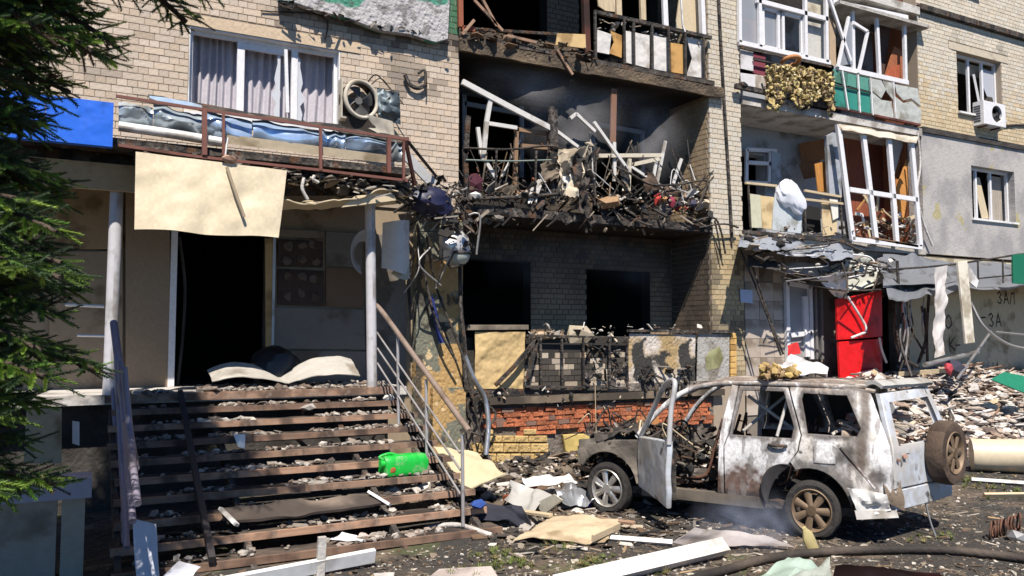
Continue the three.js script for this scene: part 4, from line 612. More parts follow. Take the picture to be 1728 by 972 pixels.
// ---------------------------------------------------------------- right hand loggias
const z4 = (a, zd) => a.map(([x, y]) => [1228 + x / 2.314, y / 2.314, zd]);
{
  mk('loggia_slab', boxG(XP1 + 0.003, XR - 0.003, 4.26, 4.44, -12.94, -ZB), M.concrete, B); mk('loggia_slab', boxG(XP1 + 0.003, XR - 0.003, 7.25, 7.44, -12.94, -ZB), M.paleconc, B); mk('loggia_slab', boxG(XP1 + 0.003, XR - 0.003, 10.35, 10.55, -12.9, -ZB), M.paleconc, B);
  mk('loggia_roof_lip', boxG(15.4, XR + 0.15, 9.98, 10.06, -12.75, -13.2), M.concrete, B);
}
{ // upper glazed loggia
  const U = grp('loggia_front', B, 'upper right loggia with white glazing bars, torn yellow insulation and green panels'), z = 12.95;
  const b = (l, w, d, m = M.cleanwhite, n = 'glazing_bar', zz = z) => { for (const [a, c] of l) { const [p, q] = z4([a, c], zz); mk(n, bar(P(...p), P(...q), w, d), m, U); } };
  const pl = (a, m, n = 'panel', zz = z, t = 0.02) => mk(n, plate(z4(a, zz).map(q => P(...q)), t, 0.003), m, U);
  b([[[42, 166], [398, 246]], [[110, 2], [390, 76]]], 0.1, 0.07); b([[[44, -80], [46, 166]], [[122, -80], [126, 184]], [[300, -80], [304, 224]], [[382, -80], [386, 244]]], 0.085, 0.07);
  b([[[135, 30], [138, 182]], [[196, 46], [198, 196]], [[214, 52], [216, 202]], [[286, 70], [288, 216]], [[135, 30], [196, 46]], [[214, 52], [286, 70]], [[138, 182], [198, 196]], [[216, 202], [288, 216]]], 0.075, 0.05, M.cleanwhite, 'sash_bar', 13.02);
  pl([[140, 34], [194, 50], [196, 192], [140, 178]], glassDirty, 'pane', 13.06, 0.004); pl([[50, -80], [118, -80], [122, 180], [52, 164]], glassDirty, 'pane', 13.0, 0.004);
  pl([[310, 82], [378, 98], [380, 240], [312, 224]], mat(0.5, 0.49, 0.46, { map: T.grime }), 'curtain', 13.12); pl([[310, -20], [378, -2], [378, 66], [310, 50]], mat(0.5, 0.46, 0.36, { map: T.grime }), 'curtain', 13.12);
  // right half, glass gone
  b([[[408, 8], [700, 70]], [[420, 262], [702, 324]]], 0.11, 0.08); b([[[486, 34], [490, 276]], [[580, 58], [592, 298]], [[688, 76], [694, 322]]], 0.085, 0.07);
  b([[[396, -10], [480, 238]], [[472, 66], [430, 262]], [[492, 90], [546, 124]], [[546, 124], [510, 286]]], 0.07, 0.05, M.cleanwhite, 'loose_sash', 12.88);
  pl([[478, 60], [486, 60], [488, 250], [440, 255]], glassDirty, 'pane', 12.93, 0.004);
  pl([[612, 300], [650, 180], [682, 200], [686, 316]], mat(0.36, 0.12, 0.05, { map: T.wood }), 'board', 13.2); pl([[396, 60], [420, 100], [424, 262], [398, 250]], mat(0.4, 0.3, 0.2, { map: T.grime }), 'board', 13.0);
  pl([[588, 70], [640, 80], [610, 296], [592, 292]], mat(0.09, 0.05, 0.04, { map: T.wood }), 'board', 13.35); pl([[640, 260], [672, 252], [676, 306], [614, 300]], mat(0.42, 0.1, 0.04, { map: T.wood }), 'board', 13.1);
  pl([[60, 60], [115, 75], [112, 160], [66, 150]], mat(0.16, 0.06, 0.05, { map: T.grime }), 'board', 13.5); pl([[560, 60], [682, 90], [682, 200], [560, 120]], mat(0.05, 0.03, 0.025), 'board', 13.9);
  // parapet
  const wall = mat(0.6, 0.59, 0.6, { map: T.grime });
  pl([[50, 192], [100, 204], [100, 278], [52, 268]], wall); pl([[50, 284], [108, 292], [108, 350], [54, 342]], wall); pl([[100, 206], [148, 218], [146, 300], [100, 284]], mat(0.2, 0.04, 0.06, { map: T.grime }), 'panel', 13.0); pl([[104, 290], [160, 300], [158, 360], [106, 350]], mat(0.5, 0.46, 0.42, { map: T.grime }), 'panel', 12.99);
  b([[[100, 230], [400, 296]], [[50, 186], [404, 262]]], 0.035, 0.035, M.char, 'rail', 12.9); b([[[30, 336], [414, 418]]], 0.1, 0.09, M.char, 'bottom_rail', 12.86); b([[[414, 418], [750, 488]]], 0.05, 0.06, M.redpaint, 'bottom_rail', 12.9);
  const gr = mat(0.035, 0.24, 0.19, { map: T.grime, roughness: 0.5 });
  const gp = [[412, 270, 466, 284], [468, 286, 512, 296], [514, 298, 556, 306]]; for (const [a, c, d, e] of gp) { pl([[a, c], [d, e], [d + 4, e + 52], [a + 2, c + 48]], mat(0.08, 0.26, 0.21, { map: T.grime }), 'panel', 12.93); pl([[a + 2, c + 54], [d + 4, e + 58], [d + 8, e + 138], [a + 8, c + 144]], gr, 'panel', 12.92); }
  b([[[446, 276], [470, 430]], [[508, 292], [516, 440]], [[556, 304], [566, 450]]], 0.04, 0.04, M.white, 'frame_bar', 12.88); b([[[412, 330], [560, 362]], [[420, 416], [566, 448]]], 0.03, 0.03, M.soot, 'frame_bar', 12.88);
  const grey = mat(0.42, 0.44, 0.42, { map: T.grime, bumpMap: T.dent, bumpScale: 0.03 });
  pl([[558, 306], [600, 314], [618, 350], [600, 384], [566, 356]], grey, 'panel', 12.92); pl([[566, 362], [600, 390], [640, 396], [650, 466], [572, 448]], grey, 'panel', 12.93); pl([[606, 316], [646, 324], [646, 390], [622, 360]], grey, 'panel', 12.92);
  pl([[652, 328], [742, 346], [754, 414], [716, 384], [686, 392], [660, 364]], grey, 'panel', 12.92); pl([[654, 376], [686, 402], [720, 396], [756, 430], [752, 490], [656, 468]], grey, 'panel', 12.93); b([[[646, 322], [656, 470]]], 0.04, 0.04, M.white, 'frame_bar', 12.89);
  // insulation: clumped fibre
  reseed(121); const fib = [];
  for (let i = 0; i < 900; i++) { const t = rnd(), x = 150 + 262 * t, y = 238 + 26 * t + 26 * fbm(x * 0.04, 2, 3) + Math.pow(rnd(), 0.9) * (70 + 130 * fbm(x * 0.03, 7, 3)), q = z4([[x, y]], 12.84 - 0.24 * fbm(x * 0.05, y * 0.05, 3, 0, 12) + rnd(-0.05, 0.08))[0], c = pick([[0.56, 0.45, 0.2], [0.5, 0.39, 0.17], [0.4, 0.3, 0.14], [0.62, 0.53, 0.3], [0.12, 0.08, 0.04], [0.25, 0.18, 0.1]]); fib.push(tint(place(rnd() < 0.5 ? chunk(rnd(0.02, 0.06), rnd(0.03, 0.1), rnd(0.02, 0.05)) : shard(rnd(0.03, 0.09), rnd(0.04, 0.13), 0.012), P(...q), rnd(2), rnd(3), rnd(2)), ...c)); }
  mk('insulation', mergeC(fib), new THREE.MeshStandardMaterial({ vertexColors: true, map: T.grime, roughness: 1, bumpMap: T.bump, bumpScale: 0.03 }), U).userData.label = 'torn yellow mineral wool hanging over the rail';
  mk('torn_edge', bits(60, () => P(...z4([[rnd(150, 420), rnd(360, 420)]], 12.84)[0]), 0.03, 0.12, PAL.burnt), M.vc, U).userData.kind = 'stuff';
  mk('bowl', place(uvm(new THREE.TorusGeometry(0.2, 0.05, 6, 16)), P(...z4([[245, 240]], 12.9)[0]), 1.3), mat(0.45, 0.2, 0.08, { map: T.grime }), U);
  mk('clamp', place(chunk(0.12, 0.1, 0.1), P(1252, 143, 12.85)), M.char, U);
}
{ // lower loggia
  const D = grp('loggia_front', B, 'lower right loggia with a leaning white glazed frame and wooden panels inside'), z = 12.93;
  const b = (l, w, d, m = M.cleanwhite, n = 'glazing_bar', zz = z) => { for (const [a, c] of l) { const [p, q] = z4([a, c], zz); mk(n, bar(P(...p), P(...q), w, d), m, D); } };
  const pl = (a, m, n = 'panel', zz = z, t = 0.02) => mk(n, plate(z4(a, zz).map(q => P(...q)), t, 0.003), m, D);
  b([[[430, 486], [488, 938]], [[528, 520], [580, 948]], [[628, 536], [660, 954]], [[716, 545], [752, 962]]], 0.13, 0.07, M.cleanwhite, 'glazing_bar', 12.8); b([[[474, 740], [738, 780]], [[484, 934], [756, 966]]], 0.11, 0.07, M.cleanwhite, 'glazing_bar', 12.8);
  pl([[430, 484], [560, 500], [600, 520], [735, 536], [745, 548], [560, 530], [440, 506]], mat(0.62, 0.55, 0.42, { map: T.grime }), 'torn_lining', 12.76, 0.05);
  mk('torn_lining', crumple(P(...z4([[440, 486]], 12.75)[0]), P(...z4([[740, 536]], 12.75)[0]), P(...z4([[735, 560]], 12.7)[0]), P(...z4([[450, 506]], 12.7)[0]), 24, 4, 0.05), mat(0.6, 0.55, 0.46, { map: T.grime }), D);
  // inside: wood lining
  pl([[340, 640], [404, 624], [410, 752], [352, 748]], mat(0.55, 0.25, 0.06, { map: T.wood }), 'wood_panel', 13.3); pl([[280, 560], [384, 540], [388, 620], [290, 640]], mat(0.3, 0.13, 0.05, { map: T.wood }), 'wood_panel', 14.1); pl([[280, 640], [360, 622], [352, 690], [300, 700]], mat(0.22, 0.1, 0.04, { map: T.wood }), 'wood_panel', 13.9);
  pl([[386, 530], [436, 500], [446, 770], [398, 762]], mat(0.34, 0.37, 0.42, { map: T.grime }), 'partition', 13.1, 0.08);
  pl([[450, 520], [530, 530], [560, 960], [500, 950]], mat(0.28, 0.075, 0.035, { map: T.wood }), 'wood_panel', 14.0); pl([[535, 530], [640, 540], [660, 960], [580, 950]], mat(0.2, 0.055, 0.03, { map: T.wood }), 'wood_panel', 14.1); pl([[650, 540], [726, 550], [735, 800], [664, 940]], mat(0.5, 0.21, 0.06, { map: T.wood }), 'wood_panel', 13.6); pl([[650, 760], [720, 560], [730, 700], [680, 880]], mat(0.6, 0.27, 0.07, { map: T.wood }), 'wood_panel', 13.4); pl([[640, 540], [690, 545], [648, 690]], mat(0.42, 0.42, 0.42, { map: T.grime }), 'wood_panel', 13.5);
  reseed(131);
  for (let i = 0; i < 26; i++) { const x = rnd(490, 725), y = rnd(820, 930); b([[[x, y], [x + rnd(-60, 60), y + rnd(-70, 40)]]], rnd(0.03, 0.09), 0.03, pick([M.white, M.palewood, M.char, M.redwood, M.wood, M.creamplain]), 'broken_lath', rnd(13.0, 13.4)); }
  mk('rubble', bits(130, () => P(...z4([[rnd(485, 735), rnd(860, 950)]], rnd(12.95, 13.5))[0]), 0.03, 0.15, [...PAL.mix, ...PAL.pale]), M.vc, D).userData.kind = 'stuff';
  // back window
  b([[[74, 582], [72, 716]], [[166, 592], [160, 720]], [[74, 584], [190, 590]], [[74, 634], [166, 640]], [[76, 712], [162, 718]]], 0.09, 0.05, M.cleanwhite, 'sash_bar', 14.2); pl([[172, 590], [205, 600], [206, 730], [172, 722]], mat(0.4, 0.45, 0.52, { map: T.grime }), 'shutter', 14.15);
  // parapet leftovers
  pl([[82, 756], [128, 762], [134, 890], [88, 890]], mat(0.5, 0.49, 0.36, { map: T.grime })); pl([[128, 764], [184, 770], [178, 896], [136, 892]], mat(0.6, 0.46, 0.25, { map: T.grime })); pl([[186, 752], [296, 764], [286, 912], [174, 898], [178, 820]], mat(0.46, 0.5, 0.52, { map: T.grime }), 'panel', 12.9);
  pl([[366, 772], [424, 782], [428, 916], [372, 922]], mat(0.6, 0.47, 0.28, { map: T.grime }), 'panel', 12.97); pl([[296, 800], [360, 810], [366, 910], [296, 908]], M.black, 'panel', 13.3); pl([[398, 776], [430, 778], [432, 850], [412, 860]], mat(0.7, 0.68, 0.62, { map: T.grime }), 'panel', 12.92);
  b([[[70, 714], [190, 726]], [[300, 744], [440, 768]], [[300, 778], [450, 796]]], 0.05, 0.05, M.palewood, 'rail', 12.9); b([[[80, 720], [90, 900]], [[438, 770], [450, 930]], [[462, 800], [470, 930]], [[300, 780], [304, 910]]], 0.035, 0.035, M.char, 'baluster', 12.9); b([[[60, 905], [480, 945]]], 0.08, 0.07, M.char, 'bottom_rail', 12.88); b([[[560, 930], [740, 962]]], 0.06, 0.07, mat(0.2, 0.12, 0.07, { map: T.grime }), 'bottom_rail', 12.8);
  mk('cable', tube(z4([[742, 520], [752, 640], [740, 760], [768, 880], [800, 960]], 12.85).map(q => P(...q)), 0.03, 30, 6), M.paleconc, D);
  mk('rubble', bits(90, () => P(...z4([[rnd(60, 480), rnd(885, 945)]], rnd(12.8, 13.2))[0]), 0.03, 0.12, PAL.mix), M.vc, D).userData.kind = 'stuff';
}
{ // white bag on the rail
  const c = P(1334, 330, 12.86), g = new THREE.IcosahedronGeometry(1, 4), p = g.attributes.position; const v = V();
  for (let i = 0; i < p.count; i++) { v.fromBufferAttribute(p, i); const r = 0.85 + 0.35 * (fbm(v.x * 2.5 + 5, v.y * 2.5 + v.z * 3, 4, 0, 3) - 0.4) + 0.22 * Math.abs(fbm(v.x * 5 + 9, v.y * 4 - v.z * 5, 3, 0, 8) - 0.5); p.setXYZ(i, v.x * 0.46 * r, v.y * 0.36 * r + (v.x > 0 ? -0.22 * v.x : 0.05), v.z * 0.18 * r); }
  g.computeVertexNormals(); g.translate(c.x, c.y, c.z); one('plastic_bag', toCreasedNormals(uvm(g), 0.5), mat(0.72, 0.74, 0.8, { roughness: 0.35 }), 'white plastic bag slumped over the lower loggia rail', 'bag');
}
// ---------------------------------------------------------------- right hand ground floor
const shopWall = wallBack('shop_wall', XP1 - 0.011, 36, -0.3, 4.25, ZW + 0.03, 0.35, [[13.75, 14.55, 0.4, 3.3], [15.35, 17.6, 0.3, 3.5]], mat(0.2, 0.17, 0.14, { map: T.grime }));
{
  reseed(141);
  const tm = [0, 1, 2].map(i => mat(0.47 - 0.03 * i, 0.41 - 0.03 * i, 0.35 - 0.03 * i, { map: T.grime, roughness: 0.4 }));
  for (let r = 0; r < 8; r++) for (let c = 0; c < 3; c++) { const w = 0.41, h = 0.4; if (r === 7 && c === 1) continue; const o = mk('wall_tile', tileG(w, h), pick(tm), shopWall); o.position.set(12.53 + c * (w + 0.008), 0.55 + r * (h + 0.008), -ZW - 0.03); o.rotation.set(rnd(-0.012, 0.012), rnd(-0.012, 0.012), 0); }
  function tileG(w, h) { return tileG.g ??= (() => { const g = new THREE.ExtrudeGeometry(new THREE.Shape([[0, 0], [w, 0], [w, h], [0, h]].map(p => new THREE.Vector2(...p))), { depth: 0.02, bevelEnabled: true, bevelSize: 0.004, bevelThickness: 0.004, bevelOffset: -0.004, bevelSegments: 1 }); return uvm(g); })(); }
  const beige = mat(0.5, 0.44, 0.31, { map: T.grime });
  mk('wall_panel', boxG(17.7, 36, -0.2, 4.2, -12.9, -13.02), beige, shopWall);
  room(13.6, 14.8, 0.3, 3.4, 13.38, 15); room(15.2, 17.7, 0.2, 3.6, 13.38, 15.5);
  const dr = grp('shop_door', B, 'white framed glass door with its pane blown out'), b = (l, w, d, m = M.cleanwhite, zz = 12.95, n = 'frame') => bars(dr, n, l, w, d, zz, m);
  b([[[1327, 476], [1330, 620]], [[1366, 482], [1369, 606]], [[1327, 478], [1366, 484]], [[1330, 566], [1368, 562]]], 0.1, 0.08); b([[[1358, 500], [1362, 602]]], 0.14, 0.06); b([[[1374, 488], [1377, 606]], [[1384, 488], [1386, 606]]], 0.07, 0.1, M.steel); mk('pane', ppl([[1333, 484], [1362, 488], [1362, 560], [1334, 562]], 12.98, 0.004), glassDirty, dr); mk('lower_panel', ppl([[1332, 568], [1362, 566], [1362, 606], [1332, 610]], 12.98, 0.02), mat(0.3, 0.28, 0.27, { map: T.grime }), dr);
  const rd = thing('red_door', 'bright red metal door leaf with bent white trim, ajar in the dark shop entrance', 'door', null, P(1452, 640, 12.4)), o = rd.position.clone().negate(), q = a => a.map(([x, y, zz]) => P(x, y, zz ?? 12.4).add(o)), red = mat(0.66, 0.01, 0.012, { roughness: 0.4, map: T.grime, bumpMap: T.dent, bumpScale: 0.02 });
  mk('upper_panel', plateAt(q([[1412, 505], [1488, 490], [1489, 568], [1414, 574]])), red, rd); mk('lower_panel', plateAt(q([[1415, 577], [1489, 571], [1489, 640], [1418, 645]])), red, rd);
  mk('bent_trim', tube(q([[1430, 500, 12.3], [1448, 528, 12.3], [1461, 550, 12.28], [1462, 560, 12.28], [1436, 570, 12.32]]), 0.03, 20, 5, false), M.white, rd); mk('bent_trim', tube(q([[1484, 570, 12.3], [1488, 590, 12.3], [1496, 612, 12.3]]), 0.03, 8, 5), M.white, rd);
  function plateAt(pts) { const g = plate(pts.map(p => p.clone().sub(o)), 0.05, 0.008); g.translate(o.x, o.y, o.z); return g; }
  // blue notice
  const nt = one('notice', ppl([[1249, 488], [1270, 490], [1270, 512], [1250, 510]], 12.96, 0.006), mat(0.5, 0.62, 0.85, { roughness: 0.5, map: T.speck }), 'small pale blue notice on the tiled wall', 'notice');
  // sprayed letters on the beige wall
  const cv = document.createElement('canvas'); cv.width = 1024; cv.height = 512; const cx = cv.getContext('2d'); cx.clearRect(0, 0, 1024, 512); cx.fillStyle = '#141210'; cx.strokeStyle = '#141210'; cx.lineCap = 'round'; cx.lineWidth = 7;
  const ink = (x, y, k, ls) => { for (const l of ls) { cx.beginPath(); l.forEach((p, i) => cx[i ? 'lineTo' : 'moveTo'](x + p[0] * k, y + p[1] * k)); cx.stroke(); } };
  const GL = { H: [[[0, 0], [3, 62]], [[42, -4], [40, 60]], [[2, 32], [40, 28]]], O: [[[25, 0], [4, 18], [2, 44], [22, 60], [46, 44], [44, 14], [25, 0]]], Z: [[[2, 8], [24, -2], [38, 12], [20, 28], [40, 44], [26, 62], [2, 54]]], A: [[[0, 62], [22, 0], [46, 60]], [[8, 40], [38, 38]]], K: [[[0, 0], [4, 64]], [[40, 0], [4, 34], [44, 60]]], d: [[[0, 20], [34, 18]]], L: [[[0, 62], [14, 4], [40, 2], [42, 62]]], D: [[[0, 66], [2, 54], [46, 52], [48, 66]], [[8, 52], [22, 0], [38, 52]]], I: [[[0, 0], [2, 60], [38, 2], [40, 60]]] };
  const word = (t, x, y, k) => { for (const c of t) { if (c !== ' ') ink(x, y, k, GL[c]); x += 62 * k; } };
  word('HO', 40, 150, 1.15); word('dZA', 440, 138, 1.1); word('K', 140, 265, 1.1); word('d', 200, 285, 1); word('ZAL', 600, 20, 1.0); word('HADI', 330, 400, 1.1);
  const ct = new THREE.CanvasTexture(cv); ct.colorSpace = THREE.SRGBColorSpace; const gm = new THREE.MeshStandardMaterial({ map: ct, transparent: true, roughness: 0.9 }); const pg = new THREE.PlaneGeometry(4.6, 2.5); pg.translate(20.9, 2.25, -12.894); mk('sprayed_letters', pg, gm, shopWall);
}
{ // collapsed awning of the shop
  const A = thing('collapsed_awning', 'collapsed shop awning of crumpled grey roofing sheets on bent steel bars', 'awning', null, V(16, 3.6, -12)), o = V(-16, -3.6, 12), add = (n, g, m, l) => { g.translate(o.x, o.y, o.z); const x = mk(n, g, m, A); if (l) x.userData.label = l; return x; };
  reseed(151);
  const roofM = mat(0.2, 0.215, 0.24, { metalness: 0.35, roughness: 0.5, map: T.grime }), pale = mat(0.5, 0.51, 0.45, { map: T.grime, roughness: 0.5 });
  const corr = (A0, B0, C0, D0, nx, ny, m, amp = 0.09, rib = 40, l) => add('roofing_sheet', sheet((u, v) => { const p = A0.clone().lerp(B0, u).lerp(D0.clone().lerp(C0, u), v); p.y += amp * 2 * (fbm(u * 4, v * 3, 3, 0, nx) - 0.5) + 0.012 * Math.sin(u * rib) - 0.25 * Math.sin(v * 3.1) * 0.3 - 0.16 * v * fbm(u * 6, 3, 2, 0, ny); return p; }, nx, ny, 0.005), m, l);
  corr(P(1490, 425, 12.9), V(27, P(1730, 445, 12.9).y, -12.9), V(26, P(1735, 470, 11.2).y, -11.2), P(1490, 480, 11.5), 130, 16, roofM, 0.22, 60, 'dark grey corrugated roofing');  // right end lengthened out of view so that it shades the lettered wall
  corr(P(1480, 432, 12.7), P(1600, 440, 12.6), P(1640, 486, 11.1), P(1500, 490, 11.2), 50, 14, roofM, 0.2, 30);
  add('roofing_sheet', crumple(P(1395, 452, 12.7), P(1450, 428, 12.7), P(1516, 470, 12.4), P(1408, 500, 12.5), 22, 16, 0.22, { fr: 2.2 }), pale, 'pale crumpled sheet hanging at a corner');
  add('roofing_sheet', crumple(P(1380, 470, 12.0), P(1440, 455, 12.0), P(1420, 506, 12.45), P(1404, 496, 12.45), 12, 12, 0.12, { fr: 3 }), M.white);
  add('roofing_sheet', crumple(P(1250, 398, 12.9), P(1440, 418, 12.8), P(1440, 440, 11.9), P(1246, 416, 12.0), 40, 8, 0.16, { fr: 2.5 }), mat(0.3, 0.33, 0.38, { map: T.grime, roughness: 0.5, metalness: 0.3 }), 'torn blue grey fascia sheet');
  add('roofing_sheet', crumple(P(1262, 430, 12.6), P(1320, 446, 12.5), P(1316, 458, 12.1), P(1262, 448, 12.2), 14, 5, 0.05), M.soot); add('roofing_sheet', crumple(P(1330, 440, 12.5), P(1400, 452, 12.5), P(1400, 470, 12.2), P(1326, 462, 12.2), 14, 6, 0.12), mat(0.4, 0.32, 0.27, { map: T.grime }));
  add('roofing_sheet', crumple(P(1420, 470, 12.9), P(1500, 470, 12.9), P(1500, 500, 12.7), P(1410, 505, 12.7), 14, 6, 0.1), M.char);
  const tb = (pts, r, m = M.char, zz = 11.6) => add('bent_bar', tube(pts.map(([x, y, q]) => P(x, y, q ?? zz)), r, pts.length * 6, 6), m);
  tb([[1247, 415, 12.3], [1290, 520, 12.2], [1318, 600, 12.1]], 0.022); tb([[1270, 450, 12.3], [1300, 540, 12.2], [1322, 598, 12.1]], 0.022); tb([[1250, 405, 12.8], [1400, 440, 12.6], [1480, 446, 12.6]], 0.03); tb([[1320, 468, 12.2], [1420, 490, 12], [1500, 488, 11.6]], 0.022); tb([[1514, 440, 11.6], [1516, 500, 11.6], [1510, 560, 11.7], [1520, 600, 11.7], [1550, 620, 11.6]], 0.035, M.soot); tb([[1528, 490, 11.6], [1524, 520, 11.6], [1532, 560, 11.6], [1528, 600, 11.6]], 0.03, M.steel); tb([[1516, 500, 11.7], [1540, 560, 11.7], [1560, 596, 11.7]], 0.025); tb([[1420, 440, 12], [1430, 480, 11.6], [1426, 505, 11.5]], 0.02); tb([[1500, 455, 11.3], [1600, 447, 11.2], [1728, 428, 11.1]], 0.025); tb([[1568, 492, 11.3], [1564, 560, 11.5], [1565, 610, 11.5]], 0.03);
  tb([[1638, 510, 11.2], [1660, 550, 11], [1700, 580, 10.8], [1740, 590, 10.6]], 0.03, M.steel); tb([[1680, 560, 11.2], [1740, 566, 11.2]], 0.025, M.steel); for (const x of [1650, 1692, 1708]) tb([[x, 438, 11.15], [x + 1, 478, 11.15]], 0.022); tb([[1650, 470, 11.15], [1728, 462, 11.15]], 0.02);
  for (let i = 0; i < 22; i++) { const x = rnd(1250, 1500), y = rnd(398, 470); tb([[x, y, 12.2], [x + rnd(-40, 40), y + rnd(-8, 22), 12.1], [x + rnd(-70, 70), y + rnd(0, 30), 12]], rnd(0.01, 0.024), pick([M.char, M.steel, M.soot, M.white])); }
  for (let i = 0; i < 10; i++) { const x = rnd(1500, 1560), y = rnd(490, 520); tb([[x, y, 11.6], [x + rnd(-12, 12), y + 50, 11.6], [x + rnd(-16, 16), y + rnd(80, 120), 11.7]], rnd(0.012, 0.03), pick([M.char, M.steel, M.soot])); }
  add('torn_lining', crumple(P(1575, 452, 11.1), P(1598, 448, 11.1), P(1594, 598, 11.05), P(1576, 604, 11.05), 6, 24, 0.09, { t: 0.015, fr: 4 }), mat(0.6, 0.57, 0.55, { map: T.grime }), 'ragged white strip hanging from the awning');
  add('board', ppl([[1616, 442], [1632, 440], [1645, 578], [1630, 580]], 10.95, 0.04, 0.004), mat(0.7, 0.66, 0.56, { map: T.grime }), 'long cream board hanging upright'); add('board', ppl([[1634, 446], [1652, 474], [1648, 486], [1630, 470]], 10.98, 0.03), M.white);
  add('green_panel', ppl([[1709, 430], [1760, 424], [1760, 482], [1710, 478]], 11.0, 0.03), mat(0.01, 0.16, 0.08, { roughness: 0.5, map: T.speck }), 'dark green panel at the awning corner');
  add('charred_debris', bits(160, () => { const t = rnd(); return P(1250 + 260 * t, 402 + 40 * t + rnd(-6, 40), rnd(11.9, 12.8)); }, 0.03, 0.18, [...PAL.burnt, ...PAL.pale]), M.vc).userData.kind = 'stuff';
}
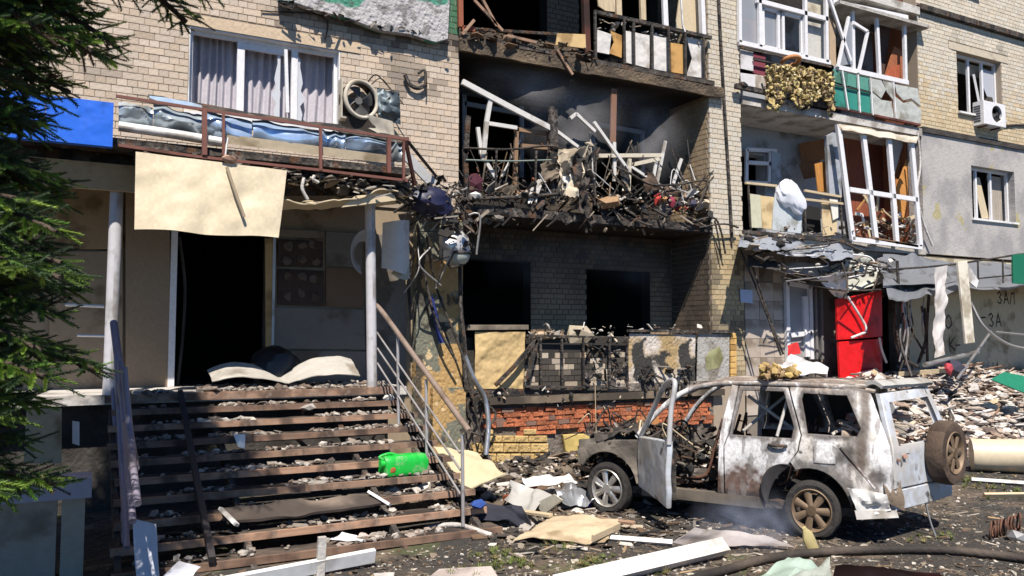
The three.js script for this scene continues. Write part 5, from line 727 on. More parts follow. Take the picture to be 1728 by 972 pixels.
// ---------------------------------------------------------------- the burnt out SUV; local x = rearwards from the front axle, z = left, y = up
{
  const car = thing('burnt_car', 'burnt out white SUV with its front door open and a spare wheel on the tailgate', 'car', null, V(6.73, -0.07, -9.14));
  car.rotation.y = -60 * Math.PI / 180; car.scale.set(0.955, 1.045, 1);
  const hw = (y, s) => { let w = y < 1.0 ? 0.86 - 0.05 * Math.pow(Math.max(0, 0.75 - y), 2) * 2 : 0.86 - (y - 1.0) * 0.33; w -= 0.1 * Math.pow(Math.max(0, s - 2.7), 2); w -= 0.08 * Math.pow(Math.max(0, 0.3 - s), 2); const da = Math.min(Math.hypot(s - 2.62, y - 0.34), Math.hypot(s, y - 0.34)); return w + 0.03 * ss(0.62, 0.42, da) - 0.012 * ss(0.06, 0, Math.abs(y - 0.98)); };
  const noiseP = (x, y, o, s) => fbm(x * 2.2, y * 2.2, o, 0, s);
  const rwinE = [[1.69, 1.08], [2.4, 1.08], [2.42, 1.2], [2.28, 1.57], [1.78, 1.57]], qwinE = [[2.58, 1.14], [3.12, 1.14], [3.16, 1.22], [3.0, 1.55], [2.52, 1.56], [2.5, 1.5]];
  const skin = tex(1024, 512, (u, v) => {
    const s = u * 4.8 - 1.1, y = v * 1.9; const n = noiseP(s, y, 5, 601), f = fbm(s * 16, y * 16, 4, 0, 603), g = noiseP(s * 2, y * 2, 5, 607), fine = fbm(s * 50, y * 50, 2, 0, 611);
    let c = mix3([0.76, 0.76, 0.77], [0.56, 0.55, 0.55], ss(0.42, 0.72, f * 0.75 + n * 0.25));
    c = mix3(c, [0.5, 0.46, 0.4], 0.7 * ss(2.35, 2.7, s + 0.5 * (n - 0.5)) * ss(0.4, 0.55, g)); // scorched beige
    const rust = ss(0.8, 0.62, y + 0.5 * (n - 0.5) + 0.25 * (f - 0.5)) * ss(2.5, 2.1, s + 0.3 * (g - 0.5)); c = mix3(c, mix3([0.1, 0.06, 0.05], [0.17, 0.11, 0.085], f), rust); // lower rear door
    c = mix3(c, [0.26, 0.21, 0.17], 0.8 * ss(1.5, 1.6, y + 0.3 * (n - 0.5)) * ss(0.35, 0.5, f + 0.1)); // roof edge
    c = mix3(c, [0.03, 0.027, 0.025], 0.9 * ss(0.7, 0.78, g * 0.6 + f * 0.4) ); c = mix3(c, [0.14, 0.09, 0.065], 0.5 * ss(0.66, 0.74, fbm(s * 7, y * 2.2, 5, 0, 617)));
    c = mix3(c, [0.04, 0.033, 0.03], 0.9 * ss(0.5, 0.42, y + 0.14 * (f - 0.5))); c = mix3(c, [0.045, 0.038, 0.033], 0.85 * ss(0.6, 0.49, Math.hypot(s - 2.62, y - 0.34) + 0.16 * (f - 0.5))); c = mix3(c, [0.2, 0.18, 0.165], 0.65 * ss(0.56, 0.66, fbm(s * 12, y * 4, 5, 0, 619))); c = mix3(c, [0.1, 0.07, 0.05], 0.85 * ss(0.09, 0.02, Math.abs(s - 3.18 + 0.12 * (n - 0.5))) * ss(0.7, 0.85, y));
    for (const [hs, hy, r] of [[2.23, 1.0, 0.1], [3.0, 0.92, 0.16], [3.35, 0.75, 0.14]]) c = mix3(c, [0.05, 0.04, 0.035], 0.85 * ss(r, r * 0.3, Math.hypot(s - hs, (y - hy)) + 0.14 * (f - 0.5)));
    for (const w of [rwinE, qwinE]) { let dm = 9; for (let i = 0; i < w.length; i++) { const a = w[i], b = w[(i + 1) % w.length], dx = b[0] - a[0], dy = b[1] - a[1], tt = Math.max(0, Math.min(1, ((s - a[0]) * dx + (y - a[1]) * dy) / (dx * dx + dy * dy))); dm = Math.min(dm, Math.hypot(s - a[0] - tt * dx, y - a[1] - tt * dy)); } c = mix3(c, [0.07, 0.055, 0.048], 0.85 * ss(0.075, 0.015, dm + 0.09 * (f - 0.5) + 0.05 * (g - 0.5))); } // scorched round the windows
    return c.map(x => x * (0.8 + 0.35 * fine));
  }, true, 1); skin.repeat.set(1 / 4.8, 1 / 1.9); skin.offset.set(1.1 / 4.8, 0); skin.wrapS = skin.wrapT = THREE.ClampToEdgeWrapping;
  const paint = new THREE.MeshStandardMaterial({ map: skin, roughness: 0.62, metalness: 0.1, bumpMap: T.bump, bumpScale: 0.006, side: THREE.DoubleSide });
  const gateTex = tex(512, 512, (u, v) => { const n = fbm(u * 5, v * 5, 5, 0, 631), f = fbm(u * 24, v * 24, 3, 0, 633); let c = mix3([0.58, 0.62, 0.68], [0.42, 0.43, 0.44], ss(0.3, 0.8, f)); c = mix3(c, [0.44, 0.41, 0.37], 0.8 * ss(0.42, 0.68, n)); c = mix3(c, [0.035, 0.032, 0.03], 0.9 * ss(0.66, 0.74, fbm(u * 11, v * 8, 5, 0, 637))); c = mix3(c, [0.02, 0.02, 0.02], ss(0.2, 0.13, v + 0.12 * (n - 0.5))); return c.map(x => x * (0.85 + 0.3 * f)); }, true, 1); gateTex.repeat.set(1 / 1.8, 1 / 1.8); gateTex.offset.set(0.5, 0);
  const gateM = new THREE.MeshStandardMaterial({ map: gateTex, roughness: 0.5, metalness: 0.1, bumpMap: T.dent, bumpScale: 0.012, side: THREE.DoubleSide });
  const V2 = a => a.map(p => new THREE.Vector2(...p)), tes = new TessellateModifier(0.11, 7);
  function skinPanel(out, holes, side, parent, name, m = paint, th = 0.025) {
    const s = new THREE.Shape(V2(out)); for (const h of holes) s.holes.push(new THREE.Path(V2(h)));
    let g = new THREE.ExtrudeGeometry(s, { depth: th, bevelEnabled: true, bevelSize: 0.008, bevelThickness: 0.008, bevelOffset: -0.008, bevelSegments: 1 }); g = tes.modify(g.index ? g.toNonIndexed() : g);
    const p = g.attributes.position; for (let i = 0; i < p.count; i++) { const x = p.getX(i), y = p.getY(i), dz = p.getZ(i) - th, dent = 0.055 * (fbm(x * 3.2, y * 3.2, 4, 0, side > 0 ? 71 : 72) - 0.5); p.setZ(i, side * (hw(y, x) + dz + dent)); }
    const uv = new Float32Array(p.count * 2); for (let i = 0; i < p.count; i++) { uv[2 * i] = p.getX(i); uv[2 * i + 1] = p.getY(i); } g.setAttribute('uv', new THREE.BufferAttribute(uv, 2));
    g = toCreasedNormals(g, 0.6); return mk(name, g, m, parent);
  }
  const arc = (cx, cy, r, a0, a1, n) => Array.from({ length: n + 1 }, (_, i) => { const a = (a0 + (a1 - a0) * i / n) * Math.PI / 180; return [cx + r * Math.cos(a), cy + r * Math.sin(a)]; });
  // outlines (x, y)
  const rdoor = [[1.6, 0.36], [2.06, 0.36], ...arc(2.62, 0.34, 0.53, 172, 118, 6), [2.47, 0.95], [2.5, 1.12], [2.33, 1.62], [1.74, 1.62], [1.66, 1.1], [1.6, 0.95]];
  const rwin = [[1.69, 1.08], [2.4, 1.08], [2.42, 1.2], [2.28, 1.57], [1.78, 1.57]];
  const quarter = [[2.485, 0.95], [2.39, 0.83], ...arc(2.62, 0.34, 0.44, 112, 8, 10), [3.1, 0.5], [3.46, 0.56], [3.5, 0.8], [3.46, 1.06], [3.24, 1.62], [2.345, 1.625], [2.515, 1.12]];
  const qwin = [[2.58, 1.14], [3.12, 1.14], [3.16, 1.22], [3.0, 1.55], [2.52, 1.56], [2.5, 1.5]];
  const fender = [[-0.45, 0.6], ...arc(0, 0.34, 0.44, 146, 12, 10), [0.5, 0.42], [0.58, 0.42], [0.58, 0.96], [0.1, 0.93], [-0.3, 0.86], [-0.48, 0.76]];
  for (const side of [1, -1]) {
    const d = skinPanel(rdoor, [rwin], side, car, 'rear_door');
    const q = skinPanel(quarter, [qwin], side, car, 'rear_quarter');
    skinPanel(fender, [], side, car, 'front_fender', side > 0 ? mat(0.42, 0.4, 0.37, { map: T.sootwall, bumpMap: T.bump, bumpScale: 0.01 }) : M.char);
    const P3 = (s, y, dy = 0) => V(s, y, side * (hw(y, s) - 0.02));
    mk('windscreen_pillar', uvm(tube([P3(0.42, 0.98), P3(0.68, 1.28), P3(1.0, 1.52), P3(1.35, 1.625), P3(2.4, 1.655), P3(3.2, 1.64)], 0.035, 40, 8), 0), paint, car);
    skinPanel([[1.5, 0.36], [1.585, 0.36], [1.585, 0.95], [1.65, 1.1], [1.72, 1.62], [1.64, 1.63], [1.54, 1.1]], [], side, car, 'centre_pillar', paint, 0.06);
    mk('sill', uvm(bar(V(0.5, 0.36, side * 0.82), V(2.08, 0.36, side * 0.82), 0.12, 0.1), 0), side > 0 ? mat(0.3, 0.28, 0.25, { map: T.sootwall }) : M.char, car);
  }
  // fuel flap and handle on the near side, drawn proud
  const left = (s, y, dz = 0) => V(s, y, hw(y, s) + dz);
  skinPanel([[2.66, 0.84], [2.9, 0.84], [2.92, 0.87], [2.92, 1.02], [2.88, 1.05], [2.68, 1.05], [2.66, 1.02]], [], 1, car, 'fuel_flap', paint, 0.012).geometry.translate(0, 0, 0.012);
  mk('door_handle', tube([left(2.14, 1.0, 0.02), left(2.2, 1.0, 0.05), left(2.3, 1.0, 0.05), left(2.36, 1.0, 0.02)], 0.016, 12, 6), M.char, car);
  mk('body_crease', tube([left(2.95, 1.02, 0.004), left(3.1, 0.86, 0.006), left(3.3, 0.62, 0.004)], 0.018, 10, 5), paint, car);
  // torn arch liner hanging in front of the rear wheel
  reseed(161);
  mk('arch_liner', sheet((u, v) => { const a = (178 - 62 * u) * Math.PI / 180, r = 0.5 + 0.13 * (1 - v) * Math.sin(u * 3); return V(2.62 + r * Math.cos(a), 0.34 + r * Math.sin(a), 0.9 - 0.03 * v + 0.02 * fbm(u * 6, v * 4, 3)); }, 14, 4, 0.012), mat(0.035, 0.033, 0.034, { roughness: 0.6 }), car);
  // roof and its load of fallen debris
  const roofTex = mat(1, 1, 1, { map: tex(256, 256, (u, v) => { const n = fbm(u * 6, v * 6, 5, 6, 651), f = fbm(u * 30, v * 30, 3, 30, 652); return mix3(mix3([0.2, 0.15, 0.12], [0.38, 0.34, 0.3], ss(0.35, 0.65, n)), [0.45, 0.42, 0.38], 0.7 * ss(0.6, 0.75, f)); }, true, 1.2), roughness: 0.8, bumpMap: T.dent, bumpScale: 0.02 });
  mk('roof', sheet((u, v) => { const s = 1.05 + 2.25 * u, w = -0.64 + 1.28 * v; return V(s, 1.645 + 0.05 * (1 - Math.pow(w / 0.64, 2)) * Math.sin(Math.min(1, u * 4) * 1.57) + 0.03 * (fbm(u * 4, v * 4, 3, 0, 3) - 0.5) - 0.04 * Math.pow(u, 6) - 0.05 * Math.pow(1 - u, 8), w); }, 30, 20, 0.02), roofTex, car);
  // tailgate, hinged on the near side and sprung open
  { const t = grp('tailgate', car, 'sprung open pale tailgate without glass'); t.position.set(3.44, 0, 0.74); t.rotation.y = -0.34; // local z runs towards -w
    const zz = (x, y) => { const lean = y > 1.0 ? (y - 1.0) * 0.36 : 0; return lean; };
    const out = [[-0.72, 0.62], [-0.72, 0.98], [-0.6, 1.58], [0.6, 1.62], [0.74, 1.0], [0.72, 0.62]], hole = [[-0.58, 1.04], [-0.49, 1.5], [0.5, 1.52], [0.58, 1.04]];
    const mkp = (o, h, m, nm) => { const s = new THREE.Shape(V2(o)); for (const q of h) s.holes.push(new THREE.Path(V2(q))); let g = new THREE.ExtrudeGeometry(s, { depth: 0.05, bevelEnabled: true, bevelSize: 0.01, bevelThickness: 0.01, bevelOffset: -0.01, bevelSegments: 1 }); g = tes.modify(g.index ? g.toNonIndexed() : g); const p = g.attributes.position, uv = new Float32Array(p.count * 2); for (let i = 0; i < p.count; i++) { const x = p.getX(i), y = p.getY(i), z = p.getZ(i); uv[2 * i] = x; uv[2 * i + 1] = y; p.setXYZ(i, z - zz(x, y) + 0.03 * Math.cos(x * 2) + 0.02 * (fbm(x * 4, y * 4, 3, 0, 9) - 0.5), y, -0.72 - x); } g.setAttribute('uv', new THREE.BufferAttribute(uv, 2)); return mk(nm, toCreasedNormals(g, 0.6), m, t); };
    mkp(out, [hole], gateM, 'gate_panel'); mkp([[-0.7, 0.4], [0.7, 0.4], [0.72, 0.605], [-0.72, 0.605]], [], gateM, 'lower_gate');
    mk('roof_spoiler', sheet((u, v) => V(-0.28 + 0.24 * v - 0.06, 1.64 + 0.055 * Math.sin(v * 3.1) + 0.01 * fbm(u * 9, v, 2), -0.1 - 1.24 * u), 18, 6, 0.04), mat(0.42, 0.42, 0.4, { map: T.grime, roughness: 0.6 }), t);
    const sp = wheel(false); sp.name = 'spare_wheel'; t.add(sp); sp.position.set(0.2, 0.93, -0.98); sp.rotation.set(0, Math.PI / 2, 0);
    mk('wheel_mount', boxG(0.04, 0.2, 0.82, 1.04, -0.88, -1.08), M.char, t);
    mk('handle', place(chunk(0.03, 0.05, 0.06), V(0.05, 0.96, -0.3)), M.char, t); mk('plate_recess', boxG(0.062, 0.075, 0.7, 0.86, -0.3, -0.62), mat(0.3, 0.3, 0.3, { map: T.sootwall }), t);
    mk('gate_strut', tube([V(0.05, 0.45, -0.72), V(0.1, 0.2, -0.74), V(0.16, 0.02, -0.76)], 0.012, 6, 6), M.steel, t); }
  // torn rear bumper and lamp corner
  mk('rear_bumper', crumple(V(3.04, 0.62, 0.9), V(3.44, 0.58, 0.9), V(3.46, 0.42, 0.86), V(3.16, 0.3, 0.93), 12, 8, 0.09, { t: 0.008, fr: 7, rag: 0.1 }), mat(0.6, 0.59, 0.57, { map: T.grime, roughness: 0.6 }), car);
  mk('rear_bumper', crumple(V(3.1, 0.4, 0.93), V(3.52, 0.42, 0.82), V(3.54, 0.35, 0.82), V(3.12, 0.31, 0.93), 12, 5, 0.05, { t: 0.01 }), mat(0.55, 0.53, 0.5, { map: T.grime, roughness: 0.6 }), car);
  mk('lamp_corner', crumple(V(3.36, 1.1, 0.78), V(3.5, 1.05, 0.64), V(3.6, 0.4, 0.7), V(3.42, 0.5, 0.85), 6, 14, 0.05, { t: 0.01, fr: 5 }), mat(0.36, 0.3, 0.24, { map: T.sootwall, bumpMap: T.bump, bumpScale: 0.02 }), car);
  // floor, bulkhead, interior remains
  mk('floor_pan', boxG(-0.5, 3.4, 0.3, 0.38, -0.76, 0.76), M.char, car); mk('bulkhead', boxG(0.4, 0.46, 0.38, 0.95, -0.78, 0.78), M.char, car); mk('rear_bulkhead', boxG(3.3, 3.34, 0.4, 0.8, -0.7, 0.7), M.char, car);
  for (const w of [rwin, qwin]) skinPanel(w, [], -1, car, 'added_dark_pane', mat(0.02, 0.02, 0.02, { roughness: 0.6 }), 0.01);  // black plates added in the far windows so the interior looks dark
  mk('inner_side', boxG(1.6, 3.3, 0.38, 1.0, -0.79, -0.77), M.char, car);
  const seat = (x, w) => { const g = grp('seat_frame', car, 'burnt bare seat frame'); const W = M.rust; for (const s of [-0.2, 0.2]) mk('tube', tube([V(x - 0.3, 0.52, w + s), V(x, 0.56, w + s), V(x + 0.12, 0.9, w + s * 0.9), V(x + 0.22, 1.22, w + s * 0.7)], 0.02, 14, 6), W, g); for (const y of [0.7, 0.85, 1.0, 1.15]) mk('spring', tube([V(x + 0.05 + (y - 0.7) * 0.35, y, w - 0.2), V(x + 0.1 + (y - 0.7) * 0.35, y - 0.03, w), V(x + 0.05 + (y - 0.7) * 0.35, y, w + 0.2)], 0.009, 8, 5), W, g); mk('cushion_remains', place(chunk(0.3, 0.1, 0.24), V(x - 0.1, 0.52, w)), M.char, g); };
  seat(1.25, 0.36); seat(1.25, -0.36); seat(2.25, 0.38); seat(2.25, -0.3);
  for (const [a, b] of [[[1.75, 1.1, 0.6], [2.1, 1.5, -0.3]], [[1.8, 1.5, 0.5], [2.3, 1.1, 0.2]], [[2.2, 1.08, 0.7], [2.33, 1.55, 0.6]], [[1.8, 1.1, 0], [1.95, 1.55, 0.1]]]) mk('loose_bar', tube([V(...a), V(...b)], 0.02, 2, 6, false), M.paleconc, car);
  mk('steering_wheel', place(uvm(new THREE.TorusGeometry(0.18, 0.015, 6, 22)), V(0.85, 0.98, 0.36), 0, 1.2, 0.4), M.char, car);
  mk('interior_debris', bits(320, () => V(rnd(0.5, 1.7), 0.4 + Math.pow(rnd(), 2) * 0.6, rnd(-0.7, 0.82)), 0.02, 0.12, [...PAL.burnt, ...PAL.brown, ...PAL.burnt]), M.vc, car).userData.kind = 'stuff';
  mk('load_debris', bits(420, () => V(rnd(2.9, 3.5), rnd(0.7, 1.3), rnd(-0.65, 0.6)), 0.05, 0.2, [[0.5, 0.38, 0.3], [0.55, 0.45, 0.38], [0.35, 0.2, 0.15], ...PAL.pale]), M.vc, car).userData.kind = 'stuff';
  mk('engine_debris', bits(380, () => { const s = rnd(-0.45, 0.5); return V(s, 0.5 + Math.pow(rnd(), 1.3) * 0.5, rnd(-0.78, 0.78)); }, 0.03, 0.15, [...PAL.burnt, ...PAL.burnt, [0.2, 0.18, 0.16], [0.4, 0.24, 0.12]]), M.vc, car).userData.kind = 'stuff';
  for (let i = 0; i < 26; i++) { const a = V(rnd(-0.6, 0.9), rnd(0.85, 1.0), rnd(-0.7, 0.7)); mk('burnt_wire', tube([a, a.clone().add(V(rnd(-0.2, 0.2), rnd(0.1, 0.28), rnd(-0.2, 0.2))), a.clone().add(V(rnd(-0.4, 0.4), rnd(-0.05, 0.1), rnd(-0.3, 0.3)))], rnd(0.006, 0.016), 10, 5), pick([M.char, M.rust, M.palewood]), car); }
  mk('bonnet', crumple(V(-0.4, 0.92, -0.7), V(0.3, 1.02, -0.68), V(0.32, 1.0, 0.3), V(-0.35, 0.86, 0.4), 16, 12, 0.16, { fr: 3 }), M.char, car);
  mk('bonnet', crumple(V(-0.3, 0.98, 0.5), V(0.4, 1.06, 0.3), V(0.5, 0.98, 0.86), V(-0.1, 0.93, 0.88), 12, 10, 0.14, { fr: 5, rag: 0.2 }), M.char, car);
  mk('headlamp_remains', crumple(V(-0.44, 0.9, 0.8), V(0.1, 0.96, 0.84), V(0.14, 0.84, 0.9), V(-0.46, 0.76, 0.8), 10, 6, 0.05), mat(0.45, 0.44, 0.4, { map: T.sootwall }), car);
  mk('front_end', crumple(V(-0.5, 0.8, -0.7), V(-0.5, 0.8, 0.7), V(-0.5, 0.4, 0.7), V(-0.5, 0.35, -0.7), 14, 8, 0.12, { fr: 4 }), M.char, car);
  // open front door
  { const d = grp('front_door', car, 'open pale blue grey front door with bare window frame'); d.position.set(0.44, 0, 0.86); d.rotation.y = -0.82;
    const out = [[0.02, 0.4], [1.0, 0.33], [1.06, 0.5], [1.08, 0.95], [1.06, 1.06], [0.04, 1.0]]; const s = new THREE.Shape(V2(out)); let g = new THREE.ExtrudeGeometry(s, { depth: 0.045, bevelEnabled: true, bevelSize: 0.012, bevelThickness: 0.012, bevelOffset: -0.012, bevelSegments: 1 }); g = tes.modify(g.index ? g.toNonIndexed() : g); const p = g.attributes.position, uv = new Float32Array(p.count * 2);
    for (let i = 0; i < p.count; i++) { const x = p.getX(i), y = p.getY(i); uv[2 * i] = x; uv[2 * i + 1] = y; p.setZ(i, p.getZ(i) - 0.05 - 0.05 * Math.pow((y - 0.75) * 2.4, 2) * 0.5 + 0.04 * (fbm(x * 3, y * 3, 3, 0, 5) - 0.5)); } g.setAttribute('uv', new THREE.BufferAttribute(uv, 2));
    mk('door_panel', toCreasedNormals(g, 0.6), gateM2(), d); const fm = mat(0.42, 0.42, 0.43, { map: T.grime, roughness: 0.5 });
    mk('window_frame', tube([V(0.06, 1.0, -0.03), V(0.25, 1.2, -0.06), V(0.62, 1.6, -0.13), V(0.78, 1.68, -0.14), V(1.02, 1.68, -0.13), V(1.04, 1.4, -0.07), V(1.06, 1.02, -0.03)], 0.032, 40, 8), fm, d);
    mk('inner_card', boxG(0.08, 1.02, 0.42, 0.96, -0.08, -0.13), M.char, d); }
  function gateM2() { const t = gateTex.clone(); t.offset.set(0.1, 0.02); t.repeat.set(1 / 1.6, 1 / 1.5); const m = gateM.clone(); m.map = t; return m; }
  // wheels
  function wheel(shiny, dark) {
    const w = new THREE.Group(); w.name = 'wheel'; const ty = mat(0.035, 0.032, 0.03, { map: T.concrete, bumpMap: T.bump, bumpScale: 0.012 }), tb = mat(0.09, 0.06, 0.042, { map: T.concrete, bumpMap: T.bump, bumpScale: 0.012 });
    const rm = shiny ? mat(0.55, 0.53, 0.5, { metalness: 0.7, roughness: 0.35, map: T.grime }) : mat(0.22, 0.155, 0.1, { metalness: 0.3, roughness: 0.6, map: T.grime });
    const prof = [[0.225, -0.1], [0.28, -0.112], [0.325, -0.1], [0.342, -0.07], [0.345, 0], [0.342, 0.07], [0.325, 0.1], [0.28, 0.112], [0.225, 0.1]].map(p => new THREE.Vector2(...p)); if (dark || shiny) for (const q of prof) if (q.x > 0.25) q.x = 0.25 + (q.x - 0.25) * 0.7; const tg = new THREE.LatheGeometry(prof, 40); tg.rotateX(Math.PI / 2); if (dark || shiny) { const p = tg.attributes.position; for (let i = 0; i < p.count; i++) { const y = p.getY(i); if (y < -0.262) { p.setY(i, -0.262 - (-0.262 - y) * 0.2); p.setZ(i, p.getZ(i) * (1 + 2.4 * (-0.262 - y))); } } } mk('tyre', uvm(toCreasedNormals(tg, 0.5)), shiny || dark ? ty : tb, w);
    const rp = [[0.16, -0.09], [0.2, -0.08], [0.215, -0.095], [0.232, -0.1], [0.232, 0.1], [0.222, 0.112], [0.212, 0.1], [0.2, 0.07], [0.19, 0.0]].map(p => new THREE.Vector2(...p)); const rgm = new THREE.LatheGeometry(rp, 40); rgm.rotateX(Math.PI / 2); const rim = mk('rim', uvm(toCreasedNormals(rgm, 0.5)), rm, w);
    for (let i = 0; i < 7; i++) { const a = i / 7 * 6.283; const g = sheet((u, v) => { const q = 0.045 + 0.16 * v, wd = (u - 0.5) * (0.052 + 0.03 * v); return V(q, wd, 0.085 - 0.03 * (1 - v) * 0 + 0.012 * Math.cos((u - 0.5) * 3.1) - 0.012 * v); }, 6, 6, 0.018); g.rotateZ(a); mk('spoke', g, rm, rim); }
    const hb = new THREE.CylinderGeometry(0.055, 0.062, 0.05, 18); hb.rotateX(Math.PI / 2); hb.translate(0, 0, 0.085); mk('hub', uvm(hb), rm, rim); const dk = new THREE.CylinderGeometry(0.15, 0.15, 0.03, 24); dk.rotateX(Math.PI / 2); dk.translate(0, 0, -0.02); mk('brake_disc', uvm(dk), M.char, w);
    return w;
  }
  for (const [s, w, sh, st] of [[0, 0.76, true, -0.06], [2.62, 0.77, false, 0], [0, -0.76, true, Math.PI], [2.62, -0.77, false, Math.PI]]) { const k = wheel(sh, !sh); k.position.set(s, 0.335, w); k.rotation.y = st; car.add(k); }
  mk('underbody', boxG(-0.4, 3.2, 0.2, 0.298, -0.5, 0.5), M.char, car);
}
// ---------------------------------------------------------------- ground
const gh = (x, z) => 0.05 * (fbm(x * 0.7 + 40, z * 0.7 + 40, 4, 0, 700) - 0.5) + 0.02 * (fbm(x * 4 + 90, z * 4 + 90, 3, 0, 703) - 0.5) - 0.02;
{
  const n = 220, w = (u, c, r) => c + r * u + 220 * Math.pow(Math.abs(u), 5) * Math.sign(u), pos = [], uv = [], idx = [];
  for (let j = 0; j <= n; j++) for (let i = 0; i <= n; i++) { const x = w(i / n * 2 - 1, 9, 13), z = w(j / n * 2 - 1, -7, 9); pos.push(x, Math.abs(x - 9) < 40 && Math.abs(z + 7) < 40 ? gh(x, z) : -0.03, z); uv.push((x + 4) / 28, (-z + 2) / 16); }
  for (let j = 0; j < n; j++) for (let i = 0; i < n; i++) { const a = j * (n + 1) + i, b = a + 1, c = a + n + 1, d = c + 1; idx.push(a, c, b, b, c, d); }
  const g = new THREE.BufferGeometry(); g.setAttribute('position', new THREE.Float32BufferAttribute(pos, 3)); g.setAttribute('uv', new THREE.Float32BufferAttribute(uv, 2)); g.setIndex(idx); g.computeVertexNormals();
  const t = tex(1536, 1024, (u, v) => {
    const x = u * 28 - 4, d = v * 16 - 2; const a = fbm(x * 0.9, d * 0.9, 5, 0, 711), f = fbm(x * 7, d * 7, 4, 0, 713), q = fbm(x * 22, d * 22, 2, 0, 717);
    let c = mix3([0.075, 0.055, 0.038], [0.15, 0.115, 0.08], f); c = mix3(c, [0.04, 0.036, 0.032], ss(0.42, 0.6, a + 0.12 * ss(6, 9, x))); c = mix3(c, [0.2, 0.165, 0.125], 0.6 * ss(0.58, 0.72, f * 0.75 + q * 0.25)); 
    c = mix3(c, [0.03, 0.027, 0.025], 0.85 * ss(0.5, 0.58, fbm(x * 1.3 + 3, d * 1.3, 5, 0, 731) + 0.06 * ss(6, 8, x))); // soot and burnt oil patches over the yard
    c = mix3(c, [0.07, 0.085, 0.025], 0.6 * ss(0.62, 0.7, fbm(x * 2.5, d * 2.5, 4, 0, 719)) * ss(7, 5.5, x)); return c.map(k => k * (0.75 + 0.5 * q));
  }, true, 1); t.wrapS = t.wrapT = THREE.MirroredRepeatWrapping;
  const bt = T.bump.clone(); bt.repeat.set(40, 24); bt.needsUpdate = true;
  struct('ground', g, new THREE.MeshStandardMaterial({ map: t, roughness: 1, bumpMap: bt, bumpScale: 0.05 }));
}
